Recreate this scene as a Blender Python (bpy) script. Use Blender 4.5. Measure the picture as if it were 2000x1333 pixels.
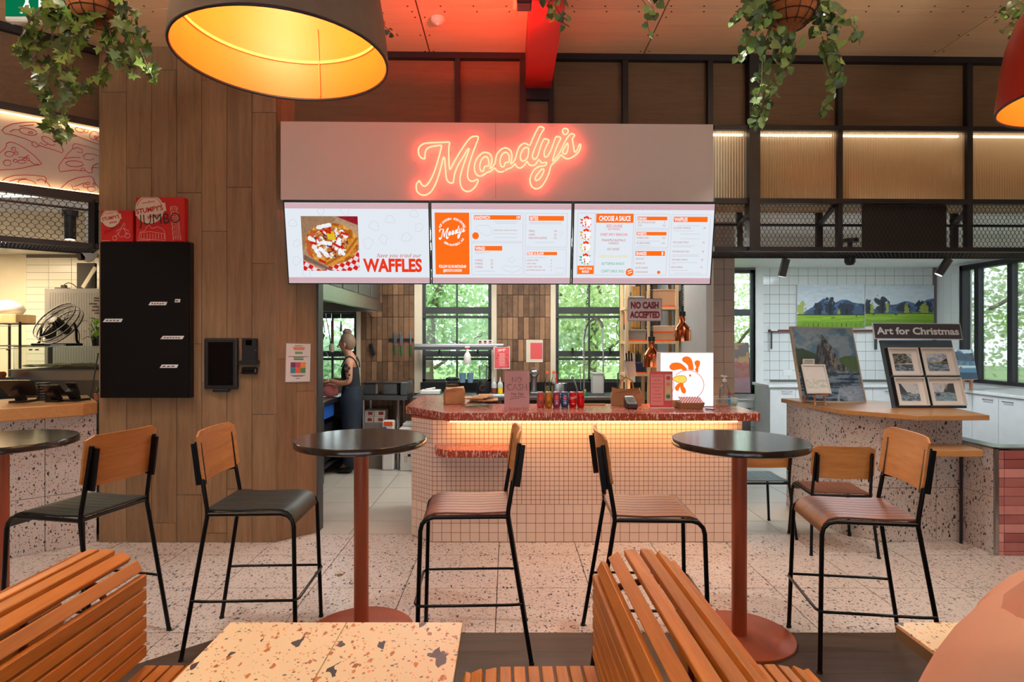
import bpy, bmesh, math, random
import numpy as np
from mathutils import Vector, Matrix
for o in list(bpy.data.objects): bpy.data.objects.remove(o)
SC = bpy.context.scene; COL = SC.collection
random.seed(7); np.random.seed(7)
PI = math.pi
# ---------------------------------------------------------------- camera, world, exposure
F_PX, VX, VY, EYE = 1185.0, 992.0, 662.0, 1.62
cam_d = bpy.data.cameras.new('camera'); cam = bpy.data.objects.new('camera', cam_d); COL.objects.link(cam)
cam_d.sensor_width = 36; cam_d.lens = F_PX/2000*36
cam.location = (0, 0, EYE); cam.rotation_euler = (PI/2, 0, 0)
cam_d.shift_x = (1000-VX)/2000; cam_d.shift_y = -(666.5-VY)/2000
cam_d.clip_start = 0.05
SC.camera = cam
w = bpy.data.worlds.new('sky'); SC.world = w; w.use_nodes = True
bg = w.node_tree.nodes['Background']; bg.inputs[0].default_value = (0.88, 0.95, 1.0, 1); bg.inputs[1].default_value = 3.3
vs = SC.view_settings; vs.view_transform = 'Standard'; vs.look = 'None'; vs.exposure = 0.0; vs.gamma = 1; vs.use_curve_mapping = False
# ---------------------------------------------------------------- measuring helpers
def at(px, py, Y): return Vector(((px-VX)*Y/F_PX, Y, EYE-(py-VY)*Y/F_PX))
def WX(px, Y): return (px-VX)*Y/F_PX
def HZ(py, Y): return EYE-(py-VY)*Y/F_PX
def lin(c):
    c = [x/255.0 for x in c]
    return tuple(x/12.92 if x <= .04045 else ((x+.055)/1.055)**2.4 for x in c)
# ---------------------------------------------------------------- mesh builder
_tx = {}
def text_geo(s, bold=0.0, shear=0.0):
    k = (s, bold, shear)
    if k not in _tx:
        cu = bpy.data.curves.new('t', 'FONT'); cu.body = s; cu.size = 1; cu.offset = bold; cu.shear = shear; cu.resolution_u = 3
        ob = bpy.data.objects.new('t', cu); me = ob.to_mesh()
        _tx[k] = ([v.co.copy() for v in me.vertices], [tuple(p.vertices) for p in me.polygons])
        ob.to_mesh_clear(); bpy.data.objects.remove(ob); bpy.data.curves.remove(cu)
    return _tx[k]
class Frame:
    """flat surface: o = lower-left corner, u/v = unit vectors right/up, w,h in metres; (a,b) run 0..1, b downwards"""
    def __init__(s, tl, tr, bl):
        tl, tr, bl = Vector(tl), Vector(tr), Vector(bl)
        s.tl = tl; s.w = (tr-tl).length; s.h = (tl-bl).length
        s.u = (tr-tl).normalized(); n = s.u.cross((tl-bl).normalized()).normalized(); s.v = n.cross(s.u).normalized(); s.n = n
    def P(s, a, b, d=0): return s.tl+s.u*(a*s.w)-s.v*(b*s.h)+s.n*d
    def sub(s, a0, b0, a1, b1, d=0): return Frame(s.P(a0, b0, d), s.P(a1, b0, d), s.P(a0, b1, d))
class MB:
    def __init__(s): s.v = []; s.f = []
    def add(s, vs, fs):
        o = len(s.v); s.v += [Vector(v) for v in vs]; s.f += [tuple(i+o for i in f) for f in fs]; return s
    def box(s, x0, x1, y0, y1, z0, z1):
        if x0 > x1: x0, x1 = x1, x0
        if y0 > y1: y0, y1 = y1, y0
        if z0 > z1: z0, z1 = z1, z0
        return s.add([(x0,y0,z0),(x1,y0,z0),(x1,y1,z0),(x0,y1,z0),(x0,y0,z1),(x1,y0,z1),(x1,y1,z1),(x0,y1,z1)],
                     [(0,3,2,1),(4,5,6,7),(0,1,5,4),(1,2,6,5),(2,3,7,6),(3,0,4,7)])
    def obox(s, c, sx, sy, sz, R=None):
        R = R or Matrix.Identity(3); c = Vector(c)
        vs = [c+R@Vector((a*sx/2, b*sy/2, d*sz/2)) for d in (-1,1) for a, b in ((-1,-1),(1,-1),(1,1),(-1,1))]
        return s.add(vs, [(0,3,2,1),(4,5,6,7),(0,1,5,4),(1,2,6,5),(2,3,7,6),(3,0,4,7)])
    def bar(s, p, q, wd, th, up=(0,0,1)):
        p, q = Vector(p), Vector(q); d = (q-p); L = d.length; d.normalize(); up = Vector(up)
        if abs(d.dot(up)) > .98: up = Vector((1,0,0))
        sd = d.cross(up).normalized(); u = sd.cross(d)
        R = Matrix((d, sd, u)).transposed()
        return s.obox((p+q)/2, L, wd, th, R)
    def tube(s, pts, r, n=8, closed=False, caps=True, rs=None):
        pts = [Vector(p) for p in pts]; m = len(pts); rings = []
        prev = None
        for i, p in enumerate(pts):
            if closed: t = pts[(i+1) % m]-pts[i-1]
            else: t = pts[min(i+1, m-1)]-pts[max(i-1, 0)]
            if t.length < 1e-9: t = Vector((0,0,1))
            t.normalize()
            if prev is None:
                a = Vector((0,0,1)) if abs(t.z) < .9 else Vector((1,0,0))
                nrm = t.cross(a).normalized()
            else:
                nrm = prev-t*prev.dot(t)
                if nrm.length < 1e-6: nrm = t.cross(Vector((0.3,.5,.8)))
                nrm.normalize()
            prev = nrm; b = t.cross(nrm); rr = rs[i] if rs else r
            rings.append([p+(nrm*math.cos(2*PI*k/n)+b*math.sin(2*PI*k/n))*rr for k in range(n)])
        o = len(s.v)
        for rg in rings: s.v += rg
        for i in range(m if closed else m-1):
            a, b = o+i*n, o+((i+1) % m)*n
            for k in range(n): s.f.append((a+k, a+(k+1) % n, b+(k+1) % n, b+k))
        if caps and not closed:
            s.f.append(tuple(o+k for k in reversed(range(n)))); s.f.append(tuple(o+(m-1)*n+k for k in range(n)))
        return s
    def cyl(s, p, q, r, r2=None, n=16):
        return s.tube([p, q], r, n, rs=[r, r if r2 is None else r2])
    def lathe(s, prof, c=(0,0,0), n=24, caps=True, sx=1, sy=1):
        c = Vector(c); o = len(s.v)
        for (r, z) in prof:
            for k in range(n): s.v.append(c+Vector((r*sx*math.cos(2*PI*k/n), r*sy*math.sin(2*PI*k/n), z)))
        for i in range(len(prof)-1):
            a, b = o+i*n, o+(i+1)*n
            for k in range(n): s.f.append((a+k, a+(k+1) % n, b+(k+1) % n, b+k))
        if caps:
            if prof[0][0] > 1e-5: s.f.append(tuple(o+k for k in reversed(range(n))))
            if prof[-1][0] > 1e-5: s.f.append(tuple(o+(len(prof)-1)*n+k for k in range(n)))
        return s
    def prism(s, poly, z0, z1):
        n = len(poly); o = len(s.v)
        ar = sum(poly[i][0]*poly[(i+1) % n][1]-poly[(i+1) % n][0]*poly[i][1] for i in range(n))
        if ar < 0: poly = poly[::-1]
        for z in (z0, z1): s.v += [Vector((p[0], p[1], z)) for p in poly]
        s.f.append(tuple(o+i for i in reversed(range(n)))); s.f.append(tuple(o+n+i for i in range(n)))
        for i in range(n): j = (i+1) % n; s.f.append((o+i, o+j, o+n+j, o+n+i))
        return s
    # flat work on a frame
    def fpoly(s, fr, pts, d=.001, th=0):
        o = len(s.v); ar = sum(pts[i][0]*pts[(i+1) % len(pts)][1]-pts[(i+1) % len(pts)][0]*pts[i][1] for i in range(len(pts)))
        if ar > 0: pts = pts[::-1]
        s.v += [fr.P(a, b, d) for a, b in pts]; s.f.append(tuple(range(o, o+len(pts))))
        if th:
            n = len(pts); s.v += [fr.P(a, b, d-th) for a, b in pts]; s.f.append(tuple(range(o+2*n-1, o+n-1, -1)))
            for i in range(n): j = (i+1) % n; s.f.append((o+j, o+i, o+n+i, o+n+j))
        return s
    def frect(s, fr, a0, b0, a1, b1, d=.001, th=0): return s.fpoly(fr, [(a0,b0),(a1,b0),(a1,b1),(a0,b1)], d, th)
    def fell(s, fr, a, b, ra, rb, d=.001, n=20, th=0): return s.fpoly(fr, [(a+ra*math.cos(2*PI*k/n), b+rb*math.sin(2*PI*k/n)) for k in range(n)], d, th)
    def fline(s, fr, pts, wd, d=.0015, closed=False):
        P = [fr.P(a, b, d) for a, b in pts]; m = len(P)
        rng = range(m) if closed else range(m-1)
        L = []
        for i in range(m):
            t = (P[(i+1) % m]-P[i-1]) if closed else (P[min(i+1, m-1)]-P[max(i-1, 0)])
            if t.length < 1e-9: t = fr.u.copy()
            t.normalize(); sd = fr.n.cross(t); L.append((P[i]+sd*wd/2, P[i]-sd*wd/2))
        o = len(s.v)
        for a, b in L: s.v += [a, b]
        for i in rng: j = (i+1) % m; s.f.append((o+2*i, o+2*i+1, o+2*j+1, o+2*j))
        return s
    def frame_rect(s, fr, a0, b0, a1, b1, wd, d=.001): return s.fline(fr, [(a0,b0),(a1,b0)], wd, d).fline(fr, [(a1,b0),(a1,b1)], wd, d).fline(fr, [(a1,b1),(a0,b1)], wd, d).fline(fr, [(a0,b1),(a0,b0)], wd, d)
    def ftext(s, fr, t, a, b, hgt, wfit=None, align='l', d=.0015, bold=0.0, shear=0.0, rot=0.0):
        """cap height hgt (fraction of frame height), baseline at (a,b); wfit = width fraction"""
        vs, fs = text_geo(t, bold, shear)
        if not vs: return s
        x0 = min(v.x for v in vs); x1 = max(v.x for v in vs); sc = hgt*fr.h/.70
        sx = sc if wfit is None else wfit*fr.w/(x1-x0)
        off = {'l': -x0, 'c': -(x0+x1)/2, 'r': -x1}[align]
        O = fr.P(a, b, d); c, q = math.cos(rot), math.sin(rot)
        out = []
        for v in vs:
            X, Y = (v.x+off)*sx, v.y*sc
            out.append(O+fr.u*(X*c-Y*q)+fr.v*(X*q+Y*c))
        return s.add(out, fs)
    def build(s, name, mat, parent=None, smooth=0, bevel=0, label=None, cat=None, group=None, kind=None, base=True, tri=False, bseg=1):
        vs = s.v
        if parent is not None:
            Mi = wmat(parent).inverted(); vs = [Mi@v for v in vs]; loc = Vector((0,0,0))
        elif base and vs:
            xs = [v.x for v in vs]; ys = [v.y for v in vs]; zs = [v.z for v in vs]
            loc = Vector(((min(xs)+max(xs))/2, (min(ys)+max(ys))/2, min(zs))); vs = [v-loc for v in vs]
        else: loc = Vector((0,0,0))
        me = bpy.data.meshes.new(name); me.from_pydata([tuple(v) for v in vs], [], s.f); me.materials.append(mat)
        if smooth:
            me.shade_smooth()
            if smooth < 180: me.set_sharp_from_angle(angle=math.radians(smooth))
        o = bpy.data.objects.new(name, me); COL.objects.link(o); o.location = loc
        if parent is not None: o.parent = parent
        if bevel:
            b = o.modifiers.new('bevel', 'BEVEL'); b.width = bevel; b.segments = bseg; b.limit_method = 'ANGLE'; b.angle_limit = .7
        if label: o['label'] = label
        if cat: o['category'] = cat
        if group: o['group'] = group
        if kind: o['kind'] = kind
        return o
def wmat(o):
    m = o.matrix_basis.copy()
    while o.parent is not None: o = o.parent; m = o.matrix_basis @ m
    return m
def thing(name, label, cat, loc=(0,0,0), rotz=0, group=None):
    o = bpy.data.objects.new(name, None); COL.objects.link(o); o.location = loc; o.rotation_euler = (0,0,rotz); o.empty_display_size = .1
    o['label'] = label; o['category'] = cat
    if group: o['group'] = group
    return o
def struct(name, label=None):
    o = bpy.data.objects.new(name, None); COL.objects.link(o); o['kind'] = 'structure'; o.empty_display_size = .1
    if label: o['label'] = label
    return o
def copy_tree(o, parent=None, label=None, loc=None, rotz=None, group=None):
    c = o.copy(); COL.objects.link(c); c.parent = parent
    for ch in list(o.children): copy_tree(ch, c)
    if label: c['label'] = label
    if group: c['group'] = group
    if loc is not None: c.location = loc
    if rotz is not None: c.rotation_euler = (0,0,rotz)
    return c
def inst(me, name, parent, M=None, label=None):
    o = bpy.data.objects.new(name, me); COL.objects.link(o)
    if parent is not None: o.parent = parent
    if M is not None: o.matrix_basis = M
    if label: o['label'] = label
    return o
def mesh_of(mb, name, mat, smooth=0):
    me = bpy.data.meshes.new(name); me.from_pydata([tuple(v) for v in mb.v], [], mb.f); me.materials.append(mat)
    if smooth: me.shade_smooth(); me.set_sharp_from_angle(angle=math.radians(smooth))
    return me
def smoothpts(pts, n=4, closed=False):
    """Catmull-Rom"""
    pts = [Vector(p) for p in pts]; m = len(pts); out = []
    for i in range(m if closed else m-1):
        p1, p2 = pts[i], pts[(i+1) % m]
        p0 = pts[i-1] if (closed or i > 0) else p1*2-p2
        p3 = pts[(i+2) % m] if (closed or i+2 < m) else p2*2-p1
        for k in range(n):
            t = k/n; out.append(.5*((2*p1)+(p2-p0)*t+(2*p0-5*p1+4*p2-p3)*t*t+(3*p1-p0-3*p2+p3)*t**3))
    if not closed: out.append(pts[-1])
    return out
# ---------------------------------------------------------------- materials
def nodemat(name):
    m = bpy.data.materials.new(name); m.use_nodes = True; nt = m.node_tree
    return m, nt, nt.nodes['Principled BSDF']
def N(nt, t, **kw):
    n = nt.nodes.new(t)
    for k, v in kw.items():
        if k in ('in_',):
            for kk, vv in v.items(): n.inputs[kk].default_value = vv
        else: setattr(n, k, v)
    return n
def ramp(nt, fac, stops):
    r = N(nt, 'ShaderNodeValToRGB'); e = r.color_ramp.elements
    while len(e) < len(stops): e.new(.5)
    for i, (p, c) in enumerate(stops): e[i].position = p; e[i].color = (*c, 1)
    nt.links.new(fac, r.inputs[0]); return r.outputs[0]
def mixc(nt, fac, a, b, mode='MIX'):
    m = N(nt, 'ShaderNodeMix', data_type='RGBA', blend_type=mode)
    for sk, v in ((0, fac), (6, a), (7, b)):
        if hasattr(v, 'links') or hasattr(v, 'is_linked'): nt.links.new(v, m.inputs[sk])
        else: m.inputs[sk].default_value = v if sk == 0 else (*v, 1)
    return m.outputs[2]
def math_(nt, op, a, b=None, c=None):
    m = N(nt, 'ShaderNodeMath', operation=op)
    for i, v in enumerate((a, b, c)):
        if v is None: continue
        if hasattr(v, 'is_linked'): nt.links.new(v, m.inputs[i])
        else: m.inputs[i].default_value = v
    return m.outputs[0]
def coords(nt, scale=(1,1,1), rot=(0,0,0), world=False):
    if world: src = N(nt, 'ShaderNodeNewGeometry').outputs['Position']
    else: src = N(nt, 'ShaderNodeTexCoord').outputs['Object']
    mp = N(nt, 'ShaderNodeMapping'); mp.inputs['Scale'].default_value = scale; mp.inputs['Rotation'].default_value = rot
    nt.links.new(src, mp.inputs[0]); return mp.outputs[0]
def noise(nt, vec, scale, detail=3, rough=.5, dist=0):
    n = N(nt, 'ShaderNodeTexNoise'); n.inputs['Scale'].default_value = scale; n.inputs['Detail'].default_value = detail
    n.inputs['Roughness'].default_value = rough; n.inputs['Distortion'].default_value = dist
    nt.links.new(vec, n.inputs['Vector']); return n.outputs[0]
def bump(nt, b, h, strength=.2, dist=.01):
    n = N(nt, 'ShaderNodeBump'); n.inputs['Strength'].default_value = strength; n.inputs['Distance'].default_value = dist
    nt.links.new(h, n.inputs['Height']); nt.links.new(n.outputs[0], b.inputs['Normal'])
def mat(name, c, rough=.5, metal=0, var=.08, vs=6, bmp=0, bs=60, emit=None, es=0, trans=0, alpha=1, coat=0, spec=None, ior=None):
    m, nt, b = nodemat(name); c = lin(c)
    b.inputs['Roughness'].default_value = rough; b.inputs['Metallic'].default_value = metal
    if var:
        nv = noise(nt, coords(nt), vs, 3)
        col = mixc(nt, nv, tuple(x*(1-var) for x in c), tuple(min(1, x*(1+var)) for x in c)); nt.links.new(col, b.inputs['Base Color'])
    else: b.inputs['Base Color'].default_value = (*c, 1)
    if bmp: bump(nt, b, noise(nt, coords(nt), bs, 3), bmp, .005)
    if emit: b.inputs['Emission Color'].default_value = (*emit, 1); b.inputs['Emission Strength'].default_value = es
    b.inputs['Transmission Weight'].default_value = trans; b.inputs['Alpha'].default_value = alpha
    b.inputs['Coat Weight'].default_value = coat
    if spec is not None: b.inputs['Specular IOR Level'].default_value = spec
    if ior: b.inputs['IOR'].default_value = ior
    return m
def emis(name, c, s, lincol=False):
    m = bpy.data.materials.new(name); m.use_nodes = True; nt = m.node_tree; nt.nodes.clear()
    e = N(nt, 'ShaderNodeEmission'); e.inputs[0].default_value = (*(c if lincol else lin(c)), 1); e.inputs[1].default_value = s
    o = N(nt, 'ShaderNodeOutputMaterial'); nt.links.new(e.outputs[0], o.inputs[0]); return m
def glassmat(name, tint=(1,1,1), refl=.08, rough=0.0):
    m = bpy.data.materials.new(name); m.use_nodes = True; nt = m.node_tree; nt.nodes.clear()
    t = N(nt, 'ShaderNodeBsdfTransparent'); t.inputs[0].default_value = (*tint, 1)
    g = N(nt, 'ShaderNodeBsdfGlossy'); g.inputs['Roughness'].default_value = rough
    fr = N(nt, 'ShaderNodeFresnel'); fr.inputs[0].default_value = 1.45
    mx = N(nt, 'ShaderNodeMixShader'); nt.links.new(math_(nt, 'MINIMUM', math_(nt, 'MULTIPLY', fr.outputs[0], refl*12), .9), mx.inputs[0])
    nt.links.new(t.outputs[0], mx.inputs[1]); nt.links.new(g.outputs[0], mx.inputs[2])
    o = N(nt, 'ShaderNodeOutputMaterial'); nt.links.new(mx.outputs[0], o.inputs[0]); return m
def wood(name, c1, c2, axis='x', scale=1.0, rough=.45, rnd=.25, grain=1.0, coat=0, knots=0, world=False):
    m, nt, b = nodemat(name)
    st = {'x': (1, 14, 14), 'y': (14, 1, 14), 'z': (14, 14, 1)}[axis]
    oi = N(nt, 'ShaderNodeObjectInfo')
    base = coords(nt, st, world=world); add = N(nt, 'ShaderNodeVectorMath', operation='ADD')
    nt.links.new(base, add.inputs[0])
    cx = N(nt, 'ShaderNodeCombineXYZ'); r9 = math_(nt, 'MULTIPLY', oi.outputs['Random'], 37.0)
    for i in range(3): nt.links.new(r9, cx.inputs[i])
    nt.links.new(cx.outputs[0], add.inputs[1])
    g1 = noise(nt, add.outputs[0], 1.6*scale, 5, .6, .6); g2 = noise(nt, add.outputs[0], 9*scale, 3, .6)
    f = math_(nt, 'ADD', math_(nt, 'MULTIPLY', g1, .7), math_(nt, 'MULTIPLY', g2, .3))
    lo = .5-.22/grain; hi = .5+.22/grain
    col = ramp(nt, f, [(lo, lin(c1)), (hi, lin(c2))])
    if knots:
        kv = N(nt, 'ShaderNodeTexVoronoi'); kc = {'x': (.5, 2, 2), 'y': (2, .5, 2), 'z': (2, 2, .5)}[axis]
        add2 = N(nt, 'ShaderNodeVectorMath', operation='ADD'); nt.links.new(coords(nt, kc, world=world), add2.inputs[0]); nt.links.new(cx.outputs[0], add2.inputs[1])
        kv.inputs['Scale'].default_value = knots; nt.links.new(add2.outputs[0], kv.inputs['Vector'])
        km = math_(nt, 'SUBTRACT', 1.0, math_(nt, 'MULTIPLY', kv.outputs['Distance'], 7.0)); km = math_(nt, 'MAXIMUM', km, 0.0)
        col = mixc(nt, math_(nt, 'MULTIPLY', km, .7), col, tuple(x*.35 for x in lin(c1)))
    v = math_(nt, 'ADD', 1-rnd/2, math_(nt, 'MULTIPLY', oi.outputs['Random'], rnd))
    hsv = N(nt, 'ShaderNodeHueSaturation'); nt.links.new(col, hsv.inputs['Color']); nt.links.new(v, hsv.inputs['Value'])
    nt.links.new(hsv.outputs[0], b.inputs['Base Color']); b.inputs['Roughness'].default_value = rough; b.inputs['Coat Weight'].default_value = coat
    bump(nt, b, f, .12, .004); return m
def terrazzo(name, base, chips, scale=1.0, rough=.3, dens=1.0):
    """chips: list of (scale, size, probability, colour, stretch)"""
    m, nt, b = nodemat(name)
    P = N(nt, 'ShaderNodeNewGeometry').outputs['Position']
    col = None; b0 = lin(base)
    nv = noise(nt, P, 5*scale, 4); col = mixc(nt, nv, tuple(x*.92 for x in b0), tuple(min(1, x*1.06) for x in b0))
    for i, (sc, size, prob, cc, stv) in enumerate(chips):
        mp = N(nt, 'ShaderNodeMapping'); mp.inputs['Scale'].default_value = stv; mp.inputs['Rotation'].default_value = (.4*i, .3*i, .9*i+.3); mp.inputs['Location'].default_value = (i*3.3, i*1.7, i*2.1)
        nt.links.new(P, mp.inputs[0])
        dn = N(nt, 'ShaderNodeTexNoise'); dn.inputs['Scale'].default_value = sc*scale*1.6; dn.inputs['Detail'].default_value = 2; nt.links.new(mp.outputs[0], dn.inputs['Vector'])
        dv = N(nt, 'ShaderNodeVectorMath', operation='MULTIPLY_ADD'); nt.links.new(dn.outputs['Color'], dv.inputs[0]); dv.inputs[1].default_value = (.55/(sc*scale),)*3; nt.links.new(mp.outputs[0], dv.inputs[2])
        v = N(nt, 'ShaderNodeTexVoronoi'); v.distance = 'MANHATTAN'; v.inputs['Scale'].default_value = sc*scale; nt.links.new(dv.outputs[0], v.inputs['Vector'])
        sx = N(nt, 'ShaderNodeSeparateColor'); nt.links.new(v.outputs['Color'], sx.inputs[0])
        rad = math_(nt, 'MULTIPLY', math_(nt, 'ADD', .35, sx.outputs[1]), size)
        msk = math_(nt, 'MULTIPLY', math_(nt, 'LESS_THAN', v.outputs['Distance'], rad), math_(nt, 'LESS_THAN', sx.outputs[0], prob*dens))
        c = lin(cc); cv = mixc(nt, sx.outputs[2], tuple(x*.7 for x in c), tuple(min(1, x*1.4) for x in c))
        col = mixc(nt, msk, col, cv)
    nt.links.new(col, b.inputs['Base Color']); b.inputs['Roughness'].default_value = rough
    return m
def vcolmat(name, es=0, rough=.5):
    m, nt, b = nodemat(name); a = N(nt, 'ShaderNodeAttribute', attribute_name='Col')
    if es:
        nt.nodes.remove(b); e = N(nt, 'ShaderNodeEmission'); nt.links.new(a.outputs[0], e.inputs[0]); e.inputs[1].default_value = es
        nt.links.new(e.outputs[0], nt.nodes['Material Output'].inputs[0])
    else: nt.links.new(a.outputs[0], b.inputs['Base Color']); b.inputs['Roughness'].default_value = rough
    return m
def canvas(fr, nx, ny, fn, name, material, parent, d=.001, label=None):
    """flat picture: fn(A,B) -> sRGB 0..255 array; A,B in 0..1, B downwards"""
    A, B = np.meshgrid(np.linspace(0, 1, nx), np.linspace(0, 1, ny)); rgb = np.clip(fn(A, B)/255.0, 0, 1)
    l = np.where(rgb <= .04045, rgb/12.92, ((rgb+.055)/1.055)**2.4).reshape(-1, 3)
    Mi = wmat(parent).inverted()
    tl = np.array(Mi@fr.P(0, 0, d)); du = np.array(Mi@fr.P(1, 0, d))-tl; dv = np.array(Mi@fr.P(0, 1, d))-tl
    co = tl+A.reshape(-1, 1)*du+B.reshape(-1, 1)*dv
    idx = np.arange(nx*ny).reshape(ny, nx); q = np.stack([idx[1:, :-1], idx[1:, 1:], idx[:-1, 1:], idx[:-1, :-1]], -1).reshape(-1, 4)
    me = bpy.data.meshes.new(name); me.vertices.add(nx*ny); me.vertices.foreach_set('co', co.astype(np.float32).ravel())
    me.loops.add(q.size); me.loops.foreach_set('vertex_index', q.astype(np.int32).ravel())
    me.polygons.add(len(q)); me.polygons.foreach_set('loop_start', np.arange(0, q.size, 4, dtype=np.int32))
    me.update(calc_edges=True)
    at_ = me.color_attributes.new('Col', 'FLOAT_COLOR', 'POINT'); at_.data.foreach_set('color', np.concatenate([l, np.ones((nx*ny, 1))], 1).astype(np.float32).ravel())
    me.materials.append(material); o = bpy.data.objects.new(name, me); COL.objects.link(o); o.parent = parent
    if label: o['label'] = label
    return o
# drawing helpers on canvases
def inpoly(A, B, pts):
    r = np.zeros(A.shape, bool); n = len(pts)
    for i in range(n):
        x0, y0 = pts[i]; x1, y1 = pts[(i+1) % n]
        if y0 == y1: continue
        c = ((y0 > B) != (y1 > B)) & (A < (x1-x0)*(B-y0)/(y1-y0)+x0); r ^= c
    return r
def segd(A, B, pts, ax=1.0, ay=1.0):
    d = np.full(A.shape, 9.0)
    for (x0, y0), (x1, y1) in zip(pts[:-1], pts[1:]):
        vx, vy = (x1-x0)*ax, (y1-y0)*ay; L = vx*vx+vy*vy+1e-12
        t = np.clip(((A-x0)*ax*vx+(B-y0)*ay*vy)/L, 0, 1); d = np.minimum(d, np.hypot((A-x0)*ax-t*vx, (B-y0)*ay-t*vy))
    return d
def vnoise(A, B, sx, sy, seed=0, oct=3):
    rs = np.random.RandomState(seed); out = np.zeros(A.shape); amp = 1; tot = 0
    for k in range(oct):
        g = rs.rand(64, 64); x, y = (A*sx) % 63, (B*sy) % 63; xi, yi = x.astype(int), y.astype(int); fx, fy = x-xi, y-yi
        fx = fx*fx*(3-2*fx); fy = fy*fy*(3-2*fy)
        v = (g[yi, xi]*(1-fx)+g[yi, xi+1]*fx)*(1-fy)+(g[yi+1, xi]*(1-fx)+g[yi+1, xi+1]*fx)*fy
        out += v*amp; tot += amp; amp *= .5; sx *= 2; sy *= 2
    return out/tot
def put(img, mask, c, a=1.0):
    mask = mask.astype(float)[..., None]*a; return img*(1-mask)+np.array(c, float)*mask
def solid(A, c): return np.ones(A.shape+(3,))*np.array(c, float)
# ================================================================ shared materials
m_black = mat('black_steel', (34,31,36), .45, .3, .15, 20)
m_blackm = mat('black_matt', (16,16,19), .6)
m_dark = mat('dark_plastic', (24,25,29), .4)
m_white = mat('white_paint', (228,228,225), .5)
m_whiteg = mat('white_gloss', (236,238,238), .18)
m_cream = mat('cream_paint', (224,214,190), .55)
m_steel = mat('stainless', (175,176,176), .28, 1, .1, 12)
m_steeld = mat('stainless_dull', (120,122,124), .4, .9, .15, 8)
m_chrome = mat('chrome', (220,222,225), .12, 1, 0)
m_plank = wood('wall_plank', (106,82,60), (164,134,102), 'z', .9, .45, .28, .8, knots=1.4)
m_ply = wood('plywood', (212,180,142), (236,210,172), 'x', .35, .5, .08, .8)
m_panel = wood('brown_panel', (90,66,46), (116,88,62), 'x', 1.6, .55, .1, .9)
m_timber = wood('oak_top', (178,124,72), (210,160,104), 'x', .7, .35, .1, .9, coat=.2)
m_slat = wood('bench_slat', (146,84,22), (208,136,48), 'y', 1.0, .5, .25, .8)
m_oakback = wood('chair_ply', (152,98,48), (198,142,82), 'y', 1.1, .4, .15, .9)
m_floorwood = wood('dark_floor', (44,33,27), (78,60,48), 'x', .8, .6, .3, .8)
m_terrf = terrazzo('terrazzo_floor', (212,204,198), [(120,.5,.34,(150,110,92),(1,1,1)), (85,.5,.34,(120,112,112),(1,.6,1)), (50,.45,.30,(56,60,74),(1,.5,1)), (95,.5,.26,(86,72,66),(.5,1,1))], 1, .28)
m_terrw = terrazzo('terrazzo_wall', (206,199,196), [(100,.5,.32,(140,104,86),(1,1,1)), (60,.48,.34,(66,66,76),(1,1,.6)), (34,.42,.28,(46,48,58),(1,1,.65)), (85,.5,.28,(92,76,68),(1,1,1))], 1, .4)
m_terrt = terrazzo('terrazzo_table', (242,226,186), [(110,.5,.36,(210,146,86),(1,.7,1)), (56,.46,.34,(190,120,62),(1,.55,1)), (21,.42,.34,(70,68,72),(1,.5,1)), (90,.5,.12,(120,110,104),(1,1,1))], 1, .35)
m_ktile = mat('kitchen_floor_tile', (196,192,182), .3, 0, .12, 3)
m_grout = mat('grout', (92,84,78), .9)
m_groutw = mat('tile_grout', (120,112,106), .9)
m_wtile = mat('white_tile', (224,228,226), .12, 0, .06, 2, .25, 12)
m_wtile2 = mat('cream_tile', (226,222,208), .2, 0, .05, 2)
m_gtile = mat('grey_tile', (176,170,164), .14, 0, .08, 3, .35, 14)
m_corr = mat('corrugated', (172,176,178), .35, .4)
m_glass = glassmat('window_glass', (.96,.99,.98), .06)
m_alu = mat('window_alu', (64,70,72), .45, .2)
m_mesh = mat('expanded_metal', (52,49,50), .5, .5)
m_pinkt = None
def brickmat(name, c1, c2, rough=.6, rnd=.5):
    m, nt, b = nodemat(name); oi = N(nt, 'ShaderNodeObjectInfo')
    nv = noise(nt, coords(nt, world=True), 14, 5, .65)
    f = math_(nt, 'ADD', math_(nt, 'MULTIPLY', oi.outputs['Random'], rnd), math_(nt, 'MULTIPLY', nv, 1-rnd))
    nt.links.new(ramp(nt, f, [(.2, lin(c1)), (.8, lin(c2))]), b.inputs['Base Color']); b.inputs['Roughness'].default_value = rough
    bump(nt, b, nv, .3, .006); return m
m_brick = brickmat('brown_tile', (92,66,46), (168,130,96), .5)
m_pink = brickmat('pink_tile', (160,92,92), (224,158,154), .14, .75)
m_red = mat('red_beam', (150,30,26), .55, .0)
def slabmat():
    m, nt, b = nodemat('red_marble')
    v1 = coords(nt, (22, 22, 6), (0, .6, .5), True); n1 = noise(nt, v1, 4.5, 2, .5, .8)
    v2 = coords(nt, (6, 6, 6), (0,0,0), True); n2 = noise(nt, v2, 2.0, 4)
    base = mixc(nt, n2, lin((126,44,30)), lin((178,80,58)))
    f = ramp(nt, n1, [(.56, (0,0,0)), (.63, (1,1,1))])
    nt.links.new(mixc(nt, math_(nt, 'MULTIPLY', f, .75), base, lin((232,204,192))), b.inputs['Base Color']); b.inputs['Roughness'].default_value = .22
    return m
m_slab = slabmat()
m_mosaic = mat('mosaic_tile', (232,212,200), .3, 0, .05, 5)
m_groutr = mat('terracotta_grout', (150,70,50), .85)
m_led = emis('led_warm', (255,214,160), 14)
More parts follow.
